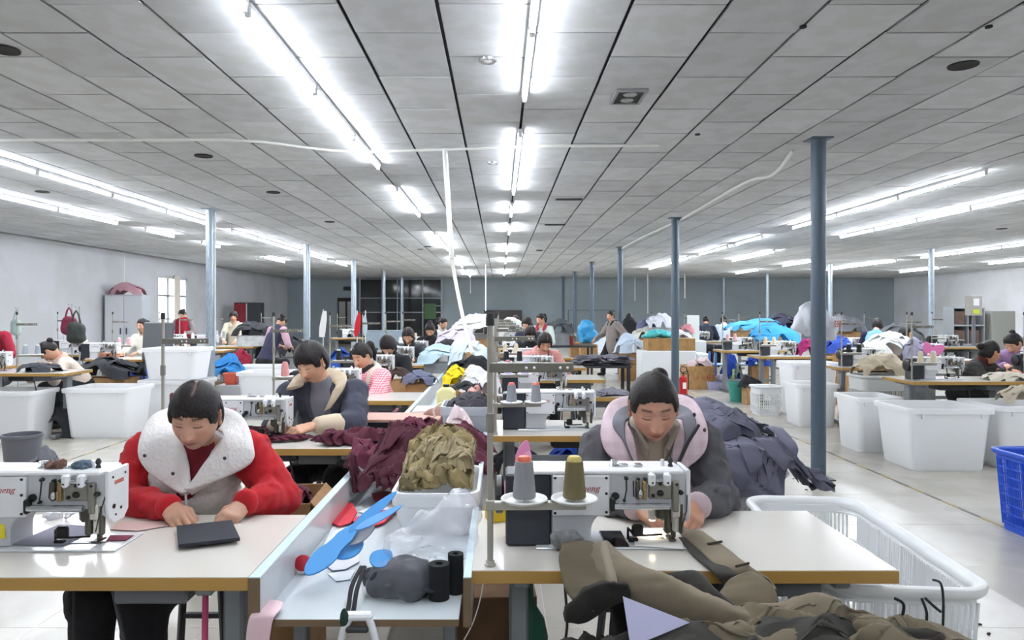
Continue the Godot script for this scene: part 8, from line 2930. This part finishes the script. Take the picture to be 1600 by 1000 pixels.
# ---------------------------------------------------------------- under the ceiling and on the walls
func small_things() -> void:
	var white := mt("#e4e4df", 0.5)
	var up := func(px: float, py: float) -> Vector3:
		var p := at(px, py, F * (CEIL - EYE) / (CY - py))
		return p + Vector3(0, -0.032, 0)
	cord("conduit", "white cable run across the ceiling above the near tables", "cable", [up.call(0, 213), up.call(180, 213), up.call(380, 214), up.call(540, 231), up.call(700, 228), up.call(850, 223), up.call(1030, 222)], 0.013, white)
	var c0: Vector3 = up.call(695, 228)
	var c1 := at(706, 405, -c0.z)
	cord("drop_pipe", "white pipe dropping from the ceiling over the trough", "pipe", [c0, c0.lerp(c1, 0.5), c1], 0.024, white)
	cord("hose", "white hose swinging from the drop pipe down to the trough heap", "hose", [c1, at(712, 440, -c0.z), at(722, 490, -c0.z - 0.2), at(738, 552, -c0.z - 0.6)], 0.017, mt("#e9e4d8", 0.5))
	cord("cable", "white cable sagging along the ceiling beside the blue posts", "cable", [up.call(1238, 232), up.call(1206, 262) + Vector3(0, -0.05, 0), up.call(1160, 283), up.call(1060, 339) + Vector3(0.05, 0, 0), up.call(1000, 370), up.call(968, 388)], 0.018, white)
	for q in [[759, 412, 486, "thin white pipe hanging at the far end of the trough"], [735, 432, 458, "short grey cable hanging near the far tubes"], [1012, 428, 490, "white pipe hanging beyond the walking woman"], [1070, 428, 466, "white pipe hanging past the second blue post"], [992, 438, 470, "thin white pipe hanging behind the walking woman"], [194, 397, 470, "thin conduit down the wall beside the lockers"]]:
		var p: Vector3 = up.call(q[0], q[1])
		if q[0] == 194:
			p = Vector3(WEST + 0.03, 2.95, -WEST / (q[0] - CX) * F * 1.0)
			p.z = -(WEST * F / (q[0] - CX))
		p.y = CEIL + 0.03
		p.z = maxf(p.z, -31.0)
		p.x = at(q[0], 400, -p.z).x
		cord("drop_pipe", q[3], "pipe", [p, Vector3(p.x, lerpf(p.y, at(q[0], q[2], -p.z).y, 0.5), p.z), Vector3(p.x, at(q[0], q[2], -p.z).y, p.z)], 0.02 if q[0] > 700 else 0.012, white)
	# fittings let into the ceiling
	for q in [[762, 93, 0.055, "round chrome downlight in the ceiling nearest the camera"], [770, 254, 0.055, "round chrome downlight in the ceiling, second over the trough"]]:
		var p: Vector3 = up.call(q[0], q[1])
		p.y = CEIL - 0.006
		var o := thing("downlight", q[3], "downlight", p)
		var b := B.new()
		b.lathe([Vector2(0.030, 0.004), Vector2(0.034, -0.004), Vector2(0.046, -0.012), Vector2(0.055, -0.006), Vector2(0.057, 0.006)], 28)
		obj("ring", b, mt("#bfc2c4", 0.2, 0.9), o)
		b = B.new()
		b.ball(Vector3(0, 0.0, 0), Vector3(0.03, 0.014, 0.03), Basis(), 12)
		obj("lens", b, mt("#e9eaec", 0.1, 0.3), o)
	var p2: Vector3 = up.call(982, 150)
	p2.y = CEIL - 0.008
	var gr := thing("square_downlight", "square ceiling fitting with two dark lamps", "ceiling light", p2)
	var b := B.new()
	for s in [-1, 1]:
		b.box(Vector3(s * 0.10, 0, 0), Vector3(0.025, 0.02, 0.32), 0.004)
		b.box(Vector3(0, 0, s * 0.15), Vector3(0.2, 0.02, 0.025), 0.004)
	obj("frame", b, mt("#8f9192", 0.4, 0.3), gr)
	b = B.new()
	b.box(Vector3(0, 0.004, 0), Vector3(0.19, 0.006, 0.29))
	obj("recess", b, mt("#121213", 0.6), gr)
	for s in [-1, 1]:
		b = B.new()
		b.ball(Vector3(0, -0.002, s * 0.065), Vector3(0.05, 0.014, 0.05), Basis(), 10)
		obj("lamp", b, mt("#9c9ea0", 0.25, 0.5), gr)
	var n := 0
	for q in [[1505, 101, 0.085], [7, 77, 0.08], [318, 243, 0.085], [427, 300, 0.085], [515, 346, 0.085], [66, 299, 0.08], [668, 385, 0.09], [1090, 209, 0.022], [1255, 40, 0.018], [1545, 40, 0.018], [657, 389, 0.07], [843, 391, 0.08], [1565, 357, 0.09]]:
		n += 1
		var p: Vector3 = up.call(q[0], q[1])
		p.y = CEIL - 0.005
		b = B.new()
		b.lathe([Vector2(0, -0.003), Vector2(q[2] * 0.86, -0.003), Vector2(q[2], -0.006), Vector2(q[2] * 1.02, 0.003), Vector2(0, 0.003)], 20)
		var words := ["dark open lamp hole in the ceiling above the blue crate", "dark open lamp hole in the ceiling at the top corner by the picture's edge", "small dark lamp hole over the window side, nearer than its neighbours", "small dark lamp hole in the ceiling, next after it towards the posts", "small dark lamp hole farther over the window side", "small dark lamp hole near the window-side tubes", "dark ceiling mark near the far tubes", "worn dark spot at a tile corner by the nearest post", "dark nick at a tile seam over the aisle", "dark nick at a tile seam at the far top corner", "dark lamp hole beside the far tubes", "dark lamp hole over the far end of the trough", "dark lamp hole beyond the outer tubes"]
		lone("lamp_hole", b, mt("#1d1b1a", 0.8), words[n - 1], "lamp hole", "", false, p)
	n = 0
	for q in [[889, 311], [867, 351]]:
		var p: Vector3 = up.call(q[0], q[1])
		p.y = CEIL - 0.006
		b = B.new()
		b.box(Vector3.ZERO, Vector3(0.36, 0.012, 0.12), 0.004)
		lone("ceiling_vent", b, mt("#262626", 0.7), ["dark oblong vent in the ceiling, nearer of two", "dark oblong vent in the ceiling, farther of two"][n], "vent", "", false, p)
		n += 1
	# stools under the rest of the near workers
	for i in range(2, 6):
		stool(Vector3(-1.15, 0, -LEFT_Z[i] - 0.98), "stool at the %s table along the trough" % nth(i + 1), "#4a4d52")
	# scraps on the floor
	for q in [[1240, 748], [1530, 975], [1545, 990], [1395, 945], [1260, 765], [1330, 690]]:
		b = B.new()
		b.box(Vector3.ZERO, Vector3(0.022, 0.006, 0.013), 0.002, Basis(Vector3.UP, q[0] * 0.7))
		lone("cloth_scrap", b, mt("#2a2926", 0.9), "tiny dark scrap dropped on the bare aisle floor", "cloth scrap", "tiny scraps on the aisle floor", false, on(q[0], q[1], 0.004))

func glyph_red() -> Array:
	return [[0.1, 0.9, 0.9, 0.9], [0.5, 1.0, 0.5, 0.7], [0.2, 0.7, 0.8, 0.7], [0.25, 0.55, 0.75, 0.55], [0.25, 0.55, 0.25, 0.35], [0.75, 0.55, 0.75, 0.35], [0.25, 0.35, 0.75, 0.35], [0.1, 0.22, 0.9, 0.22], [0.3, 0.1, 0.7, 0.1]]

# printed characters: flat bars in a unit square
func strokes(list: Array, size: float, thick: float, m: Material, parent: Node3D, where: Vector3) -> void:
	var b := B.new()
	for s in list:
		b.bar(Vector3(s[0], s[1], 0) * size, Vector3(s[2], s[3], 0) * size, 0.0012, thick) if absf(s[0] - s[2]) > absf(s[1] - s[3]) else b.bar(Vector3(s[0], s[1], 0) * size, Vector3(s[2], s[3], 0) * size, thick, 0.0012)
	var o := obj("printed_character", b, m, parent)
	o.position = where
